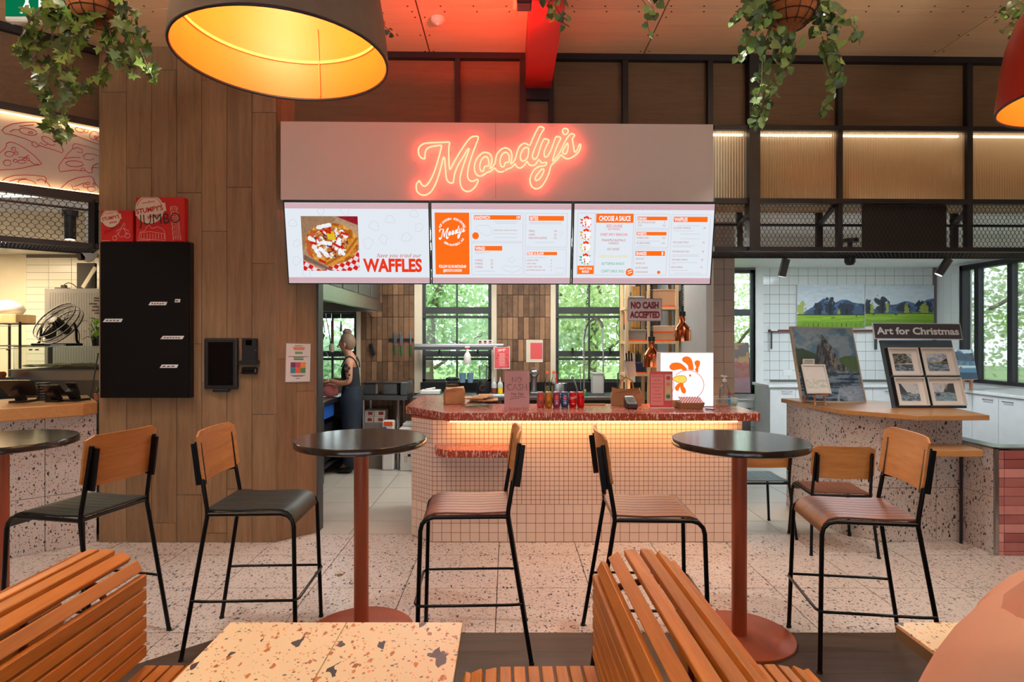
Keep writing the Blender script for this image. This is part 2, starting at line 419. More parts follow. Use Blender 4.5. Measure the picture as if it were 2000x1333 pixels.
# ================================================================ setting
def clip_poly(poly, p, n):
    out = []; m = len(poly)
    for i in range(m):
        a, b = poly[i], poly[(i+1) % m]; da = (a[0]-p[0])*n[0]+(a[1]-p[1])*n[1]; db = (b[0]-p[0])*n[0]+(b[1]-p[1])*n[1]
        if da >= 0: out.append(a)
        if (da < 0) != (db < 0):
            t = da/(da-db); out.append((a[0]+t*(b[0]-a[0]), a[1]+t*(b[1]-a[1])))
    return out
def area(poly): return abs(sum(poly[i][0]*poly[(i+1) % len(poly)][1]-poly[(i+1) % len(poly)][0]*poly[i][1] for i in range(len(poly))))/2
floor = MB().box(-8, 9, -3, 9.7, -.08, -.006).build('floor', mat('dark_grout', (58,50,46), .9), kind='structure', base=False)
floor['label'] = 'terrazzo and timber floor of the food hall'
CP, CN = (-1.584, 3.265), (.681, -.732)          # timber edge, diagonal at the left
def tile(x0, x1, y0, y1, m, name, clip=None):
    poly = [(x0,y0),(x1,y0),(x1,y1),(x0,y1)]
    if clip: poly = clip_poly(poly, *clip)
    if len(poly) < 3 or area(poly) < 2e-3: return
    MB().prism(poly, -.006, 0).build(name, m, floor)
g = .0028
for r, (y0, y1) in enumerate(((4.54, 5.025), (3.94, 4.54), (3.34, 3.94), (2.74, 3.34), (2.14, 2.74), (1.54, 2.14))):
    for k in range(-8, 8):
        x0 = -.07+.6*k
        if r >= 3 and x0 > -1.3: continue
        tile(x0+g, x0+.6-g, y0+g, y1-g, m_terrf, 'floor_tile', (CP, (-CN[0], -CN[1])) if r >= 3 else None)
for r in range(-1, 7):
    for k in range(-5, 9):
        x0, y0 = -.116+.6*k, 5.39+.6*r
        y0c = max(y0, 5.028)
        tile(x0+g, x0+.6-g, y0c+g, y0+.6-g, m_ktile, 'kitchen_floor_tile')
for r in range(21):
    y1 = 3.338-.2*r; off = (r*.73) % 1.8
    for k in range(-2, 4):
        x0 = k*1.8+off-1.2
        tile(x0+.001, x0+1.799, y1-.199, y1, m_floorwood, 'floor_plank', (CP, CN))
# ceiling
ceil = MB().box(-8, 7, -3, 5.4, 3.96, 4.1).build('ceiling', m_blackm, kind='structure', base=False)
xs = [-8, -5.42, -3.03, -.635, 1.107, 3.484, 5.9, 7]; ys = [5.3, 4.27, 3.07, 1.87, .67, -.53, -1.73, -3]
scr = MB()
for i in range(len(xs)-1):
    for j in range(len(ys)-1):
        MB().box(xs[i]+.005, xs[i+1]-.005, ys[j+1]+.003, ys[j]-.003, 3.943, 3.96).build('ceiling_sheet', m_ply, ceil)
for j in range(0, 3):
    for i in range(-14, 30):
        for dy in (-.035, .035):
            x = i*.23+dy*.3; scr.cyl((x, ys[j+1]+dy, 3.941), (x, ys[j+1]+dy, 3.944), .007, n=6)
for x in xs[1:-1]:
    for k in range(12):
        for dx in (-.035, .035): y = 4.9-k*.26; scr.cyl((x+dx, y, 3.941), (x+dx, y, 3.944), .007, n=6)
scr.build('screw', m_blackm, ceil, kind='stuff')
ceil2 = MB().box(-8, 7, 5.32, 9.7, 2.74, 2.86).build('ceiling', m_white, kind='structure', base=False)
# red beam
bm_ = MB().box(.14, .35, -3, 4.93, 3.655, 3.943).build('trim_1', m_red, kind='structure', base=False); bm_['label'] = 'red painted steel beam under the plywood ceiling'
# column clad in timber-look planks
wc = MB().prism([(-3.25,4.836),(-1.868,4.836),(-1.602,5.088),(-1.602,5.2),(-3.25,5.2)], 0, 3.943).build('wall_column', m_blackm, kind='structure', base=False)
wc['label'] = 'column clad in tall brown timber-look planks'
px = [193, 247, 296, 345, 394, 443, 492, 540]; js = [180, 328, 137, 377, 157, 366, 515]
def zr(py): return HZ(py, 4.82)
for i in range(7):
    x0, x1 = WX(px[i], 4.82), WX(px[i+1], 4.82)
    zz = [0.0]; z = zr(js[i])
    cuts = sorted(z+1.2*k for k in range(-4, 3)); cuts = [0]+[c for c in cuts if .02 < c < 3.92]+[3.943]
    for a, b in zip(cuts[:-1], cuts[1:]): MB().box(x0+.002, x1-.002, 4.82, 4.837, a+.002, b-.002).build('plank', m_plank, wc)
A_, B_ = Vector((-1.859,4.82,0)), Vector((-1.592,5.078,0)); dd = (B_-A_).normalized(); nn = Vector((dd.y,-dd.x,0))
for t0, t1, cut in ((0, .187, HZ(701, 4.9)), (.187, (B_-A_).length, HZ(765, 4.98))):
    cuts = sorted([c for c in (cut-1.2, cut, cut+1.2, cut+2.4) if .02 < c < 3.9]); cuts = [0]+cuts+[3.943]
    for a, b in zip(cuts[:-1], cuts[1:]):
        p, q = A_+dd*(t0+.001)-nn*.008, A_+dd*(t1-.001)-nn*.008
        MB().bar((p.x,p.y,(a+b)/2), (q.x,q.y,(a+b)/2), .016, b-a-.0024).build('plank', m_plank, wc)
MB().box(-1.600, -1.583, 5.07, 5.2, 0, 3.94).build('edge_trim', m_alu, wc, label='pale metal edge trim')
# outer shell
def st(name, mb, m): return mb.build(name, m, kind='structure', base=False)
st('wall_left', MB().box(-8.1, -8, -3, 9.7, 0, 4.1), m_cream)
st('wall_partition_left', MB().box(-3.25, -3.17, 5.2, 8.05, 0, 2.74), m_white)
wf = MB().box(-8, 7, -3.15, -3, 0, .9).box(-8, 7, -3.15, -3, 2.3, 4.1).box(-8, -3.6, -3.15, -3, .9, 2.3).box(2.6, 7, -3.15, -3, .9, 2.3)  # unseen front wall added to cut the daylight, openings sized for it
for x in (-2.05, -.5, 1.05): wf.box(x-.05, x+.05, -3.15, -3, .9, 2.3)
st('wall_front_added', wf, m_panel)
# kitchen back wall with three windows
YB = 8.05
wins = [(WX(598, YB), WX(697, YB)), (WX(824, YB), WX(960, YB)), (WX(1085, YB), WX(1218, YB))]
WZ0, WZ1 = 1.05, 2.6
wb = MB(); e = [-3.17]+[v for p in wins for v in p]+[2.05]
for i in range(0, 8, 2): wb.box(e[i], e[i+1], YB, YB+.16, 0, 2.74)
for a, b in wins: wb.box(a, b, YB, YB+.16, 0, WZ0).box(a, b, YB, YB+.16, WZ1, 2.74)
wback = wb.build('wall_back', m_grout, kind='structure', base=False); wback['label'] = 'kitchen wall of narrow upright brown tiles'
TW = .0722; zj = HZ(620, YB); bricks = {}
def brick_zone(x0, x1, z0, z1):
    n = round((x1-x0)/TW); w_ = (x1-x0)/n
    for i in range(n):
        z = zj-.294*8
        while z < z1:
            a, b = max(z+.0015, z0), min(z+.2925, z1)
            if b-a > .03: MB().box(x0+i*w_+.003, x0+(i+1)*w_-.003, YB-.012-random.random()*.006, YB, a+.002, b-.002).build('brick', m_brick, wback)
            z += .294
brick_zone(WX(705, YB), WX(810, YB), 0, 2.5)
brick_zone(WX(970, YB), WX(1075, YB), .9, 2.5)
def jamb(x0, x1): MB().box(x0, x1, YB-.03, YB+.01, WZ0-.15, 2.6).build('window_trim', m_cream, wback)
for a, b in ((697,705), (810,825), (960,970), (1075,1085), (1218,1240)): jamb(WX(a, YB), WX(b, YB))
def sash_window(idx, x0, x1, label):
    W = MB(); y0, y1 = YB+.03, YB+.08
    W.box(x0, x0+.045, y0, y1, WZ0, WZ1).box(x1-.045, x1, y0, y1, WZ0, WZ1).box(x0, x1, y0, y1, WZ1-.05, WZ1).box(x0, x1, y0, y1, WZ0, WZ0+.03)
    W.box(x0, x1, y0-.01, y1, HZ(613, YB), HZ(600, YB)).box(x0, x1, y0-.03, y1-.02, HZ(622, YB), HZ(617, YB))
    W.box(x0, x1, y0-.01, y1, HZ(697, YB), HZ(686, YB)).box(x0, x1, y0-.03, y1-.02, HZ(704, YB), HZ(699.5, YB))
    xm = (x0+x1)/2; W.box(xm-.011, xm+.011, y0, y1-.01, WZ0, WZ1)
    o = W.build('window_%d' % idx, m_alu, kind='structure', base=False); o['label'] = label
    for a, b in ((x0, xm), (xm, x1)):
        for z0, z1 in ((WZ0, HZ(704, YB)), (HZ(686, YB), HZ(622, YB)), (HZ(600, YB), WZ1)):
            MB().box(a+.01, b-.01, y0+.02, y0+.026, z0, z1).build('pane', m_glass, o)
    for a in (x0+.25*(x1-x0), x1-.2*(x1-x0)): MB().box(a-.012, a+.012, y0-.05, y0, HZ(690, YB), HZ(680, YB)).build('latch', m_black, o)
    return o
sash_window(1, *wins[0], 'kitchen window behind the hanging ladles')
sash_window(2, *wins[1], 'kitchen window behind the stainless heat bar')
sash_window(3, *wins[2], 'kitchen window behind the tall pre-rinse tap')
# corrugated side wall + grey tiled pier
cw = MB(); n = 60
for i in range(n):
    y0, y1 = 6.05+(8.05-6.05)*i/n, 6.05+(8.05-6.05)*(i+1)/n
    cw.add([(1.985-.008*(i % 2), y0, 0),(1.985-.008*((i+1) % 2), y1, 0),(1.985-.008*((i+1) % 2), y1, 2.74),(1.985-.008*(i % 2), y0, 2.74)], [(0,1,2,3)])
cw.box(1.99, 2.05, 6.05, 9.55, 0, 2.74)
st('wall_kitchen_side', cw, m_corr)
pier = st('wall_pier', MB().box(1.978, 2.175, 5.84, 6.05, 0, 2.74), m_groutw); pier['label'] = 'narrow pier of grey glazed tiles'
zp = HZ(334+122/4+0, 5.83)
for k in range(-1, 19):
    z1 = 2.74-.15*k; z0 = z1-.15
    for (a, b) in ((1.972, 2.076), (2.076, 2.18)):
        if z0 > .6: MB().box(a+.0015, b-.0015, 5.83, 5.842, z0+.0015, min(z1-.0015, 2.74)).build('wall_tile', m_gtile, pier, bevel=.002)
# art room
YA = 9.55; XA = 6.75
wa = MB(); wx0, wx1 = WX(1410, YA), WX(1475, YA); wz0, wz1 = HZ(770, YA), HZ(527, YA)
wa.box(2.05, wx0, YA, YA+.16, 0, 2.74).box(wx1, XA+.1, YA, YA+.16, 0, 2.74).box(wx0, wx1, YA, YA+.16, 0, wz0).box(wx0, wx1, YA, YA+.16, wz1, 2.74)
wart = wa.build('wall_back_art', m_groutw, kind='structure', base=False); wart['label'] = 'white square tiled wall behind the paintings'
tm = mesh_of(MB().box(-.0725, .0725, -.008, 0, -.0715, .0715), 'wall_tile', m_wtile)
zt = HZ(539, YA)
for i in range(26):
    x = WX(1540.5, YA)-.1507*3.5+.1507*i
    if x > XA-.07: break
    for k in range(-1, 19):
        z = zt-.1488*(k+.5)+.0
        if z > 2.70 or z < .1: continue
        if z < .95 and x > WX(1503, YA): continue
        if x < WX(1492, YA) and z > wz0-.2: continue
        inst(tm, 'wall_tile', wart, Matrix.Translation((x, YA, z)))
MB().box(2.06, WX(1500, YA)-.02, YA-.01, YA, wz0-.22, wz0-.09).build('window_trim', m_white, wart)
W = MB().box(wx0, wx0+.05, YA+.05, YA+.1, wz0, wz1).box(wx1-.05, wx1, YA+.05, YA+.1, wz0, wz1).box(wx0, wx1, YA+.05, YA+.1, wz1-.05, wz1).box(wx0, wx1, YA+.05, YA+.1, wz0, wz0+.05).box(wx0, wx1, YA+.04, YA+.1, HZ(617, YA), HZ(604, YA))
w4 = W.build('window_4', m_alu, kind='structure', base=False); w4['label'] = 'tall narrow window beside the white tiled wall'
MB().box(wx0+.05, wx1-.05, YA+.07, YA+.076, wz0+.05, HZ(617, YA)).build('pane', m_glass, w4); MB().box(wx0+.05, wx1-.05, YA+.07, YA+.076, HZ(604, YA), wz1-.05).build('pane', m_glass, w4)
MB().box(wx1, WX(1490, YA), YA-.02, YA+.05, wz0-.09, wz1+.03).build('window_trim', m_white, w4)
MB().box(wx0, WX(1490, YA), YA-.05, YA+.05, wz0-.09, wz0).build('window_sill', m_white, w4)
# right wall with a big window
RY0, RY1, RZ0, RZ1 = 5.4, 9.02, .99, 2.7
wr = MB().box(XA, XA+.15, RY1, YA+.16, 0, 2.74).box(XA, XA+.15, 5.0, RY0, 0, 2.74).box(XA, XA+.15, RY0, RY1, 0, RZ0).box(XA, XA+.15, RY0, RY1, RZ1, 2.74).box(XA, XA+.15, -3, 5.0, 0, 4.1).box(XA, XA+.15, 5.0, 5.02, 2.7, 4.1)
wright = st('wall_right', wr, m_white)
tm2 = mesh_of(MB().box(-.008, 0, -.0725, .0725, -.0715, .0715), 'wall_tile', m_wtile)
for i in range(3):
    for k in range(12): inst(tm2, 'wall_tile', wright, Matrix.Translation((XA, YA-.09-.1507*i, zt-.1488*(k+.5))))
W = MB(); xa = XA+.02
W.box(xa-.06, xa+.06, RY1-.06, RY1, RZ0, RZ1).box(xa-.06, xa+.06, RY0, RY1, RZ1-.07, RZ1).box(xa-.06, xa+.06, RY0, RY1, RZ0, RZ0+.05)
for y in (8.72, 8.14, 6.8): W.box(xa-.04, xa+.04, y-.04, y+.04, RZ0, RZ1)
w5 = W.build('window_5', m_black, kind='structure', base=False); w5['label'] = 'large dark framed window over the white cupboards'
for y0, y1 in ((RY0, 6.8), (6.8, 8.14), (8.14, 8.72), (8.72, RY1)): MB().box(xa-.004, xa+.004, y0+.03, y1-.03, RZ0+.03, RZ1-.05).build('pane', m_glass, w5)
# pizza shop back wall
wp = st('wall_back_pizza', MB().box(-8, -3.17, 8.05, 8.2, 0, 2.74), m_cream)
tm3 = mesh_of(MB().box(-.147, .147, -.008, 0, -.0468, .0468), 'wall_tile', m_wtile2)
MB().box(WX(51.5, YB), WX(215, YB), YB-.003, YB, 0.3, 2.74).build('grout_bed', m_groutw, wp)
for i in range(4):
    for k in range(22): inst(tm3, 'wall_tile', wp, Matrix.Translation((WX(52, YB)+.15+.3*i, YB-.001, HZ(518.3, YB)+.05-.098*k)))
# outside
gr = MB().add([(-40,9.8,-.6),(40,9.8,-.6),(40,50,-.6),(-40,50,-.6)], [(0,1,2,3)]).add([(6.95,-3,-.6),(40,-3,-.6),(40,9.8,-.6),(6.95,9.8,-.6)], [(0,1,2,3)]).build('ground', mat('lawn', (120,150,80), .9), kind='structure', base=False)

bd = MB().lathe([(0,0),(.022,0),(.022,.003),(0,.004)], (-1.15, 4.155, .0005), 20).build('floor_cap', mat('brass', (170,120,50), .3, .8), floor, label='small round brass cap')
# ================================================================ header wall above the shopfronts (turned a little away from the camera's right)
YAW = .02
def XH(px, Y=4.95): t = (px-VX)/F_PX; return Y*t/(1-YAW*t)
def mesh_wire(mb, O, U, V, w_, h_, cw, ch, r):
    O, U, V = Vector(O), Vector(U), Vector(V); nc = int(w_/(cw/2)); nr = int(h_/(ch/2))
    for i in range(nc+1):
        pts = []
        for k in range(nr*2+2):
            t = k//2+(.28 if k % 2 else -.28); v = min(max(t*ch/2, 0), h_)
            x = i*cw/2+(cw/4-.001)*(1 if ((k//2+i) % 2) else -1)
            pts.append(O+U*min(max(x, 0), w_)+V*v)
        mb.tube(pts, r, 3, caps=False)
    return mb
Z_R2, Z_R3, Z_R4 = (3.33, 3.37), (2.73, 2.77), (2.338, 2.374)
hd = struct('wall_header', 'dark steel framed header with brown infill panels'); hd.location = (0, 4.95, 0)
XL, XR = -1.86, 5.6
def post(p0, p1, z0, z1, y0=4.925, y1=4.975): MB().box(XH(p0), XH(p1), y0, y1, z0, z1).build('frame_post', m_black, hd)
def rail(x0, x1, z0, z1, y0=4.92, y1=4.98): MB().box(x0, x1, y0, y1, z0, z1).build('frame_rail', m_black, hd)
rail(XL, XR, 3.895, 3.943)
for a, b in ((550,559), (889,899), (1015,1028), (1072,1081), (1215,1226), (1381,1391)): post(a, b, 3.3 if a < 1391 else 2.7, 3.9)
for a, b in ((1634,1643), (1885,1896), (2130,2141)): post(a, b, 2.34, 3.9)
post(1458, 1479, 2.34, 3.94, 4.89, 4.99)
rail(XH(1015), XH(1081), 3.57, 3.66, 4.93, 4.97)
ex = [559, 889, 1015, 1081, 1215, 1381, 1458, 1634, 1885, 2130]; 
e2 = [(559,889), (899,1015), (1028,1072), (1081,1215), (1226,1381), (1391,1458), (1479,1634), (1643,1885), (1896,2130)]
for a, b in e2: MB().box(XH(a)-.01, XH(b)+.01, 4.975, 5.0, 2.9 if b < 1390 else 3.35, 3.94).build('infill_panel', m_panel, hd)
rail(XH(1393), XR, *Z_R2); rail(XH(1393), XR, *Z_R3); rail(XH(1393), XR, *Z_R4)
def flutemat():
    m, nt, b = nodemat('fluted_plastic'); nt.nodes.remove(b); out = nt.nodes['Material Output']
    tr = N(nt, 'ShaderNodeBsdfTranslucent'); tr.inputs[0].default_value = (*lin((226,206,174)), 1)
    gl = N(nt, 'ShaderNodeBsdfGlossy'); gl.inputs[0].default_value = (.9,.85,.75,1); gl.inputs['Roughness'].default_value = .12
    tp = N(nt, 'ShaderNodeBsdfTransparent'); tp.inputs[0].default_value = (.86,.80,.70,1)
    m1 = N(nt, 'ShaderNodeMixShader'); m1.inputs[0].default_value = .35; nt.links.new(tr.outputs[0], m1.inputs[1]); nt.links.new(tp.outputs[0], m1.inputs[2])
    m2 = N(nt, 'ShaderNodeMixShader'); m2.inputs[0].default_value = .16; nt.links.new(m1.outputs[0], m2.inputs[1]); nt.links.new(gl.outputs[0], m2.inputs[2])
    nt.links.new(m2.outputs[0], out.inputs[0]); return m
m_flute = flutemat(); m_ledw = emis('led_white', (255,238,212), 11)
m_tan = mat('tan_board', (190,164,128), .7)
for a, b in ((1393,1458), (1479,1634), (1643,1885), (1896,2130)):
    x0, x1 = XH(a), XH(b); fl = MB(); n = int((x1-x0)/.0215)*4; vs_, fs_ = [], []
    for i in range(n+1):
        x = x0+(x1-x0)*i/n; y = 4.955+.006*math.sin(2*PI*i/4)
        vs_ += [(x, y, Z_R3[1]), (x, y, Z_R2[0])]
    fs_ = [(2*i, 2*i+2, 2*i+3, 2*i+1) for i in range(n)]
    fl.add(vs_, fs_).build('fluted_panel', m_flute, hd)
    MB().box(x0, x1, 5.02, 5.035, Z_R2[0]-.016, Z_R2[0]-.004).build('led_strip', m_ledw, hd)
bxm = MB().box(XH(1393), XR, 5.28, 5.3, Z_R3[0], Z_R2[1]).box(XH(1393), XR, 4.98, 5.3, Z_R2[0], Z_R2[1]).box(XH(1393), XR, 4.98, 5.3, Z_R3[0], Z_R3[1])
bxm.build('light_box', m_tan, hd)
# expanded metal front and soffit of the canopy
mw = MB(); x0 = XH(1395)
mesh_wire(mw, (x0, 4.95, Z_R4[1]), (1,0,0), (0,0,1), XR-x0, Z_R3[0]-Z_R4[1], .0355, .063, .0022)
mesh_wire(mw, (x0, 4.98, Z_R4[0]+.006), (1,0,0), (0,1,0), XR-x0, .38, .0355, .05, .0022)
mw.build('expanded_mesh', m_mesh, hd, kind='stuff')
rail(x0, XR, 2.335, 2.374, 5.33, 5.36); rail(x0, XR, 2.62, 2.64, 5.33, 5.36)
for p in (1596, 1860, 1440): MB().box(XH(p, 5.34), XH(p, 5.34)+.05, 5.32, 5.36, 2.34, 2.74).build('rear_post', m_black, hd); MB().bar((XH(p, 5.34)+.02, 5.34, 2.62), (XH(p)+.16, 4.98, 2.72), .03, .03).build('stay', m_black, hd)
MB().box(XH(1690), XH(1856), 4.99, 5.0, Z_R4[1], Z_R3[0]).build('blanking_board', m_blackm, hd, label='black board behind the mesh')
hd.rotation_euler = (0, 0, YAW)
# white bulkhead seen through the mesh
st('wall_bulkhead', MB().box(2.2, 6.75, 6.6, 6.7, 2.52, 2.74), m_white)
# ---------------------------------------------------------------- sign board
YS = 4.84
sb = thing('sign_board', 'long pale fascia board behind the red neon lettering', 'sign board', (0, YS, 2.72))
MB().box(XH(548, YS), XH(968, YS)-.001, YS, YS+.03, 2.722, 3.342).build('panel', mat('sign_white', (230,224,222), .5, 0, .02), sb)
MB().box(XH(968, YS)+.001, XH(1393, YS), YS, YS+.03, 2.722, 3.342).build('panel', bpy.data.materials['sign_white'], sb)
MB().box(XH(560, YS), XH(1385, YS), YS+.03, YS+.09, 2.76, 3.30).build('batten', m_black, sb)
sb.rotation_euler = (0, 0, YAW)
# ---------------------------------------------------------------- neon lettering, traced as closed tubes
def c1(pts): return [(800+x/7.839, 230+y/7.839) for x, y in pts]
def c2(pts): return [(970+x/7.839, 230+y/7.839) for x, y in pts]
NM = c1([(225,630),(180,615),(145,570),(133,510),(145,460),(180,420),(230,396),(300,386),(450,380),(590,374),(612,388),(602,450),(600,600),(607,740),(622,792),(680,680),(800,480),(900,340),(960,293),(1025,285),(1052,308),(1020,400),(960,560),(910,720),(888,850),(892,920),(925,965),(975,972),(1030,945),(1050,966),(1010,1050),(950,1110),(890,1132),(830,1110),(790,1060),(772,970),(780,880),(820,740),(870,600),(905,505),(910,478),(885,490),(820,600),(740,730),(690,860),(672,970),(660,998),(620,998),(580,965),(560,900),(550,800),(537,640),(525,605),(510,630),(480,760),(440,900),(390,1030),(330,1130),(260,1180),(190,1185),(130,1150),(105,1100),(105,1020),(150,968),(175,1010),(215,1048),(260,1035),(310,970),(370,850),(420,700),(460,560),(488,445),(480,425),(440,427),(350,440),(290,462),(250,500),(236,560),(235,612)])
NO = c1([(1230,780),(1255,700),(1262,640),(1245,575),(1210,545),(1150,530),(1100,552),(1040,612),(1002,690),(992,780),(1005,840),(1040,883),(1090,895),(1140,872),(1190,837),(1240,822),(1300,772),(1335,812)])+\
     c2([(50,832),(100,825),(160,790),(230,760),(283,705),(300,740),(335,768),(380,765),(430,720),(465,670),(490,710),(540,735),(600,710),(645,645),(690,693),(740,685),(768,692),(740,733),(650,748),(580,792),(530,870),(510,950),(525,1030),(560,1075),(620,1090),(690,1050),(750,960),(800,850),(825,750),(850,712),(930,640),(985,572),(1020,602),(1080,630),(1150,610),(1220,560),(1270,500),(1288,430),(1275,405),(1255,440),(1230,498),(1195,525),(1180,450),(1165,360),(1165,310),(1195,272),(1150,246),(1100,282),(1040,380),(980,510),(920,600),(865,660),(860,640),(890,530),(940,400),(982,312),(930,290),(903,302),(870,390),(830,500),(780,588),(745,603),(727,570),(735,500),(770,420),(802,352),(745,325),(718,338),(680,420),(650,520),(625,598),(590,634),(560,626),(548,580),(570,500),(620,380),(680,240),(727,168),(680,140),(640,152),(590,240),(540,350),(508,422),(440,393),(400,402),(350,442),(315,520),(295,600),(270,658),(215,708),(232,620),(226,535),(200,492),(140,463),(100,468),(50,503),(0,570)])+c1([(1310,690),(1295,720),(1270,752)])
NH = [c1([(1130,820),(1095,815),(1075,770),(1080,700),(1110,632),(1160,596),(1200,622),(1215,690),(1205,738),(1160,742),(1140,770)]),
      c2([(115,745),(75,750),(55,700),(55,640),(85,562),(140,530),(185,570),(195,640),(180,680),(130,692)]),
      c2([(400,665),(370,640),(365,580),(395,500),(440,460),(485,467),(490,510),(475,600),(440,650)]),
      c2([(725,800),(690,792),(630,860),(590,920),(600,960),(640,950),(690,890)]),
      c2([(1010,520),(1040,460),(1083,388),(1095,440),(1080,520),(1050,555),(1012,542)])]
NA = c2([(1040,260),(1010,215),(1015,180),(1050,165),(1090,185),(1090,230)])
m_neon = emis('neon_red', (15.0, .84, .44), 1.0, True)
m_acr = glassmat('clear_acrylic', (1,.97,.97), .1)
ne = thing('neon_sign', 'glowing red outlined script neon sign reading Moody\'s', 'neon sign', (XH(973, 4.8), 4.84, 2.75))
def neon3(pts, Y=4.808):
    return [at(x, y, Y+YAW*WX(x, Y)) for x, y in pts]
for nm, P in (('neon_letter', NM), ('neon_lettering', NO), ('neon_letter', NA)):
    MB().tube(smoothpts(neon3(P), 3, True), .0066, 6, closed=True).build(nm, m_neon, ne, smooth=180)
for P in NH: MB().tube(smoothpts(neon3(P), 3, True), .0066, 6, closed=True).build('neon_loop', m_neon, ne, smooth=180)
for x, y in ((812, 320), (880, 300), (930, 275), (985, 335), (1055, 260), (1125, 290), (1040, 370)):
    p = at(x, y, 4.82); MB().cyl((p.x, 4.795+YAW*p.x, p.z), (p.x, 4.839+YAW*p.x, p.z), .004, n=8).build('standoff', m_chrome, ne)
# ---------------------------------------------------------------- menu screens, tilted down a little
m_scr = emis('screen_white', (236,242,250), .93)
m_sor = emis('screen_orange', (255,112,28), 1.0); m_sred = emis('screen_red', (236,58,32), 1.0); m_scrim = emis('screen_crimson', (196,30,60), .9)
m_swh = emis('screen_paper', (252,252,255), 1.0); m_sgrey = emis('screen_grey', (206,206,214), .9); m_sbrn = emis('screen_brown', (196,112,96), .95)
m_sgrn = emis('screen_green', (40,180,140), .95); m_syel = emis('screen_yellow', (238,224,90), .95); m_sgold = emis('screen_gold', (240,160,50), .95); m_sdk = emis('screen_text', (150,130,136), .9)
mv_emit = vcolmat('screen_picture', .95)
def screen(p0, p1, label):
    t = thing('menu_screen', label, 'menu screen', ((XH(p0, 4.72)+XH(p1, 4.72))/2, 4.84, 2.05), 0, 'menu screens over the counter')
    x0, x1 = XH(p0, 4.72), XH(p1, 4.72)
    fr = Frame((x0, 4.72, 2.693), (x1, 4.72, 2.693), (x0, 4.838, 2.052))
    b = MB(); b.frect(fr, 0, 0, 1, 1, 0, .035); b.build('housing', m_dark, t)
    m = .0088/fr.w*1.2, .010/fr.h*1.2
    inn = fr.sub(.008, .03, .992, .985, .0006)
    MB().frect(inn, 0, 0, 1, 1, .0004).build('display', m_scr, t)
    ck = MB(); n = 184
    for b0 in (.004, .928):
        for r in range(8):
            for k in range(n):
                if (r+k) % 2 == 0: ck.frect(inn, k/n, b0+r*.0085, (k+1)/n, b0+(r+1)*.0085, .001)
    ck.build('check_border', m_scrim, t, kind='stuff')
    MB().box((x0+x1)/2-.2, (x0+x1)/2+.2, 4.80, 4.86, 2.35, 2.5).build('wall_bracket', m_black, t)
    return t, inn
def filled(fr, P, a0, b0, a1, b1, d, mb):
    x0, x1, y0, y1 = 812, 1136, 247, 383
    mb.fpoly(fr, [(a0+(a1-a0)*(x-x0)/(x1-x0), b0+(b1-b0)*(y-y0)/(y1-y0)) for x, y in P], d)
def logo(fr, a0, b0, a1, b1, d, mb):
    for P in (NM, NO, NA): filled(fr, P, a0, b0, a1, b1, d, mb)
# screen 1
t1, f1 = screen(552, 838, 'lit menu screen showing a loaded waffle photo and the word WAFFLES')
def waffle(A, B):
    img = solid(A, (176,142,112)); nz = vnoise(A, B, 14, 14, 3); nf = vnoise(A, B, 40, 40, 5)
    ck = ((np.floor((A*.86+B*.5)*13)+np.floor((B*.86-A*.5)*13)) % 2) == 0
    low = (B > .62+.35*np.abs(A-.5)*0) & ((A*.9+B) > 1.32) | ((B-A*.55) > .80)
    img = put(img, low, (236,226,226)); img = put(img, low & ck, (214,34,34))
    img = put(img, inpoly(A, B, [(.62,0),(1,0),(1,.16),(.7,.04)]), (150,30,40))
    img = put(img, inpoly(A, B, [(0,0),(.55,0),(.62,.06),(.45,.16),(.12,.42),(0,.62)]), (158,122,92))
    img = put(img, inpoly(A, B, [(.6,.05),(.98,.2),(1,.42),(.78,.22)]), (186,150,116))
    img = put(img, inpoly(A, B, [(.02,.70),(.55,1),(.48,1),(.02,.80)]), (128,96,80))
    e_ = ((A-.5)*.82+(B-.52)*.57, -(A-.5)*.57+(B-.52)*.82)
    wf = (e_[0]/.50)**2+(e_[1]/.40)**2 < 1
    ang = ((A-.52)/.47)**2+((B-.5)/.38)**2 < 1.0
    img = put(img, ang, (206,132,50)); img = put(img, ang & (nz > .55), (176,92,28)); img = put(img, ang & (nz < .36), (228,168,80))
    img = put(img, inpoly(A, B, [(.37,.84),(.75,.62),(.97,.34),(.99,.46),(.82,.72),(.5,.93)]), (222,150,60))
    img = put(img, segd(A, B, [(.40,.88),(.78,.66),(.97,.40)]) < .022, (180,104,36))
    img = put(img, inpoly(A, B, [(.07,.45),(.17,.24),(.24,.3),(.14,.62),(.2,.78),(.1,.7)]), (196,92,52))
    core = ((A-.5)/.30)**2+((B-.48)/.28)**2 < 1.05
    n2 = vnoise(A, B, 22, 22, 11); n3 = vnoise(A, B, 18, 18, 12); n4 = vnoise(A, B, 26, 26, 13)
    img = put(img, core, (190,120,60)); img = put(img, core & (n2 > .58), (196,44,24)); img = put(img, core & (n3 > .60), (242,238,236)); img = put(img, core & (n4 > .66), (96,44,50)); img = put(img, core & (n4 < .30), (230,180,110))
    img = put(img, inpoly(A, B, [(.43,.32),(.56,.26),(.60,.44),(.46,.42)]), (228,196,40))
    for p, q in (((.2,.55),(.3,.72)), ((.32,.6),(.42,.7)), ((.3,.2),(.5,.16)), ((.66,.42),(.6,.58)), ((.7,.28),(.78,.36)), ((.14,.4),(.2,.44)), ((.36,.48),(.5,.5)), ((.66,.62),(.72,.68))):
        img = put(img, segd(A, B, [p, q]) < .026+.02*nf, (244,244,248))
    for p, q in (((.4,.25),(.5,.3)), ((.55,.5),(.66,.56)), ((.3,.8),(.38,.84)), ((.7,.3),(.8,.33)), ((.16,.48),(.24,.5))):
        img = put(img, segd(A, B, [p, q]) < .016+.014*nf, (206,40,20))
    return img*(.9+.2*nf[..., None])
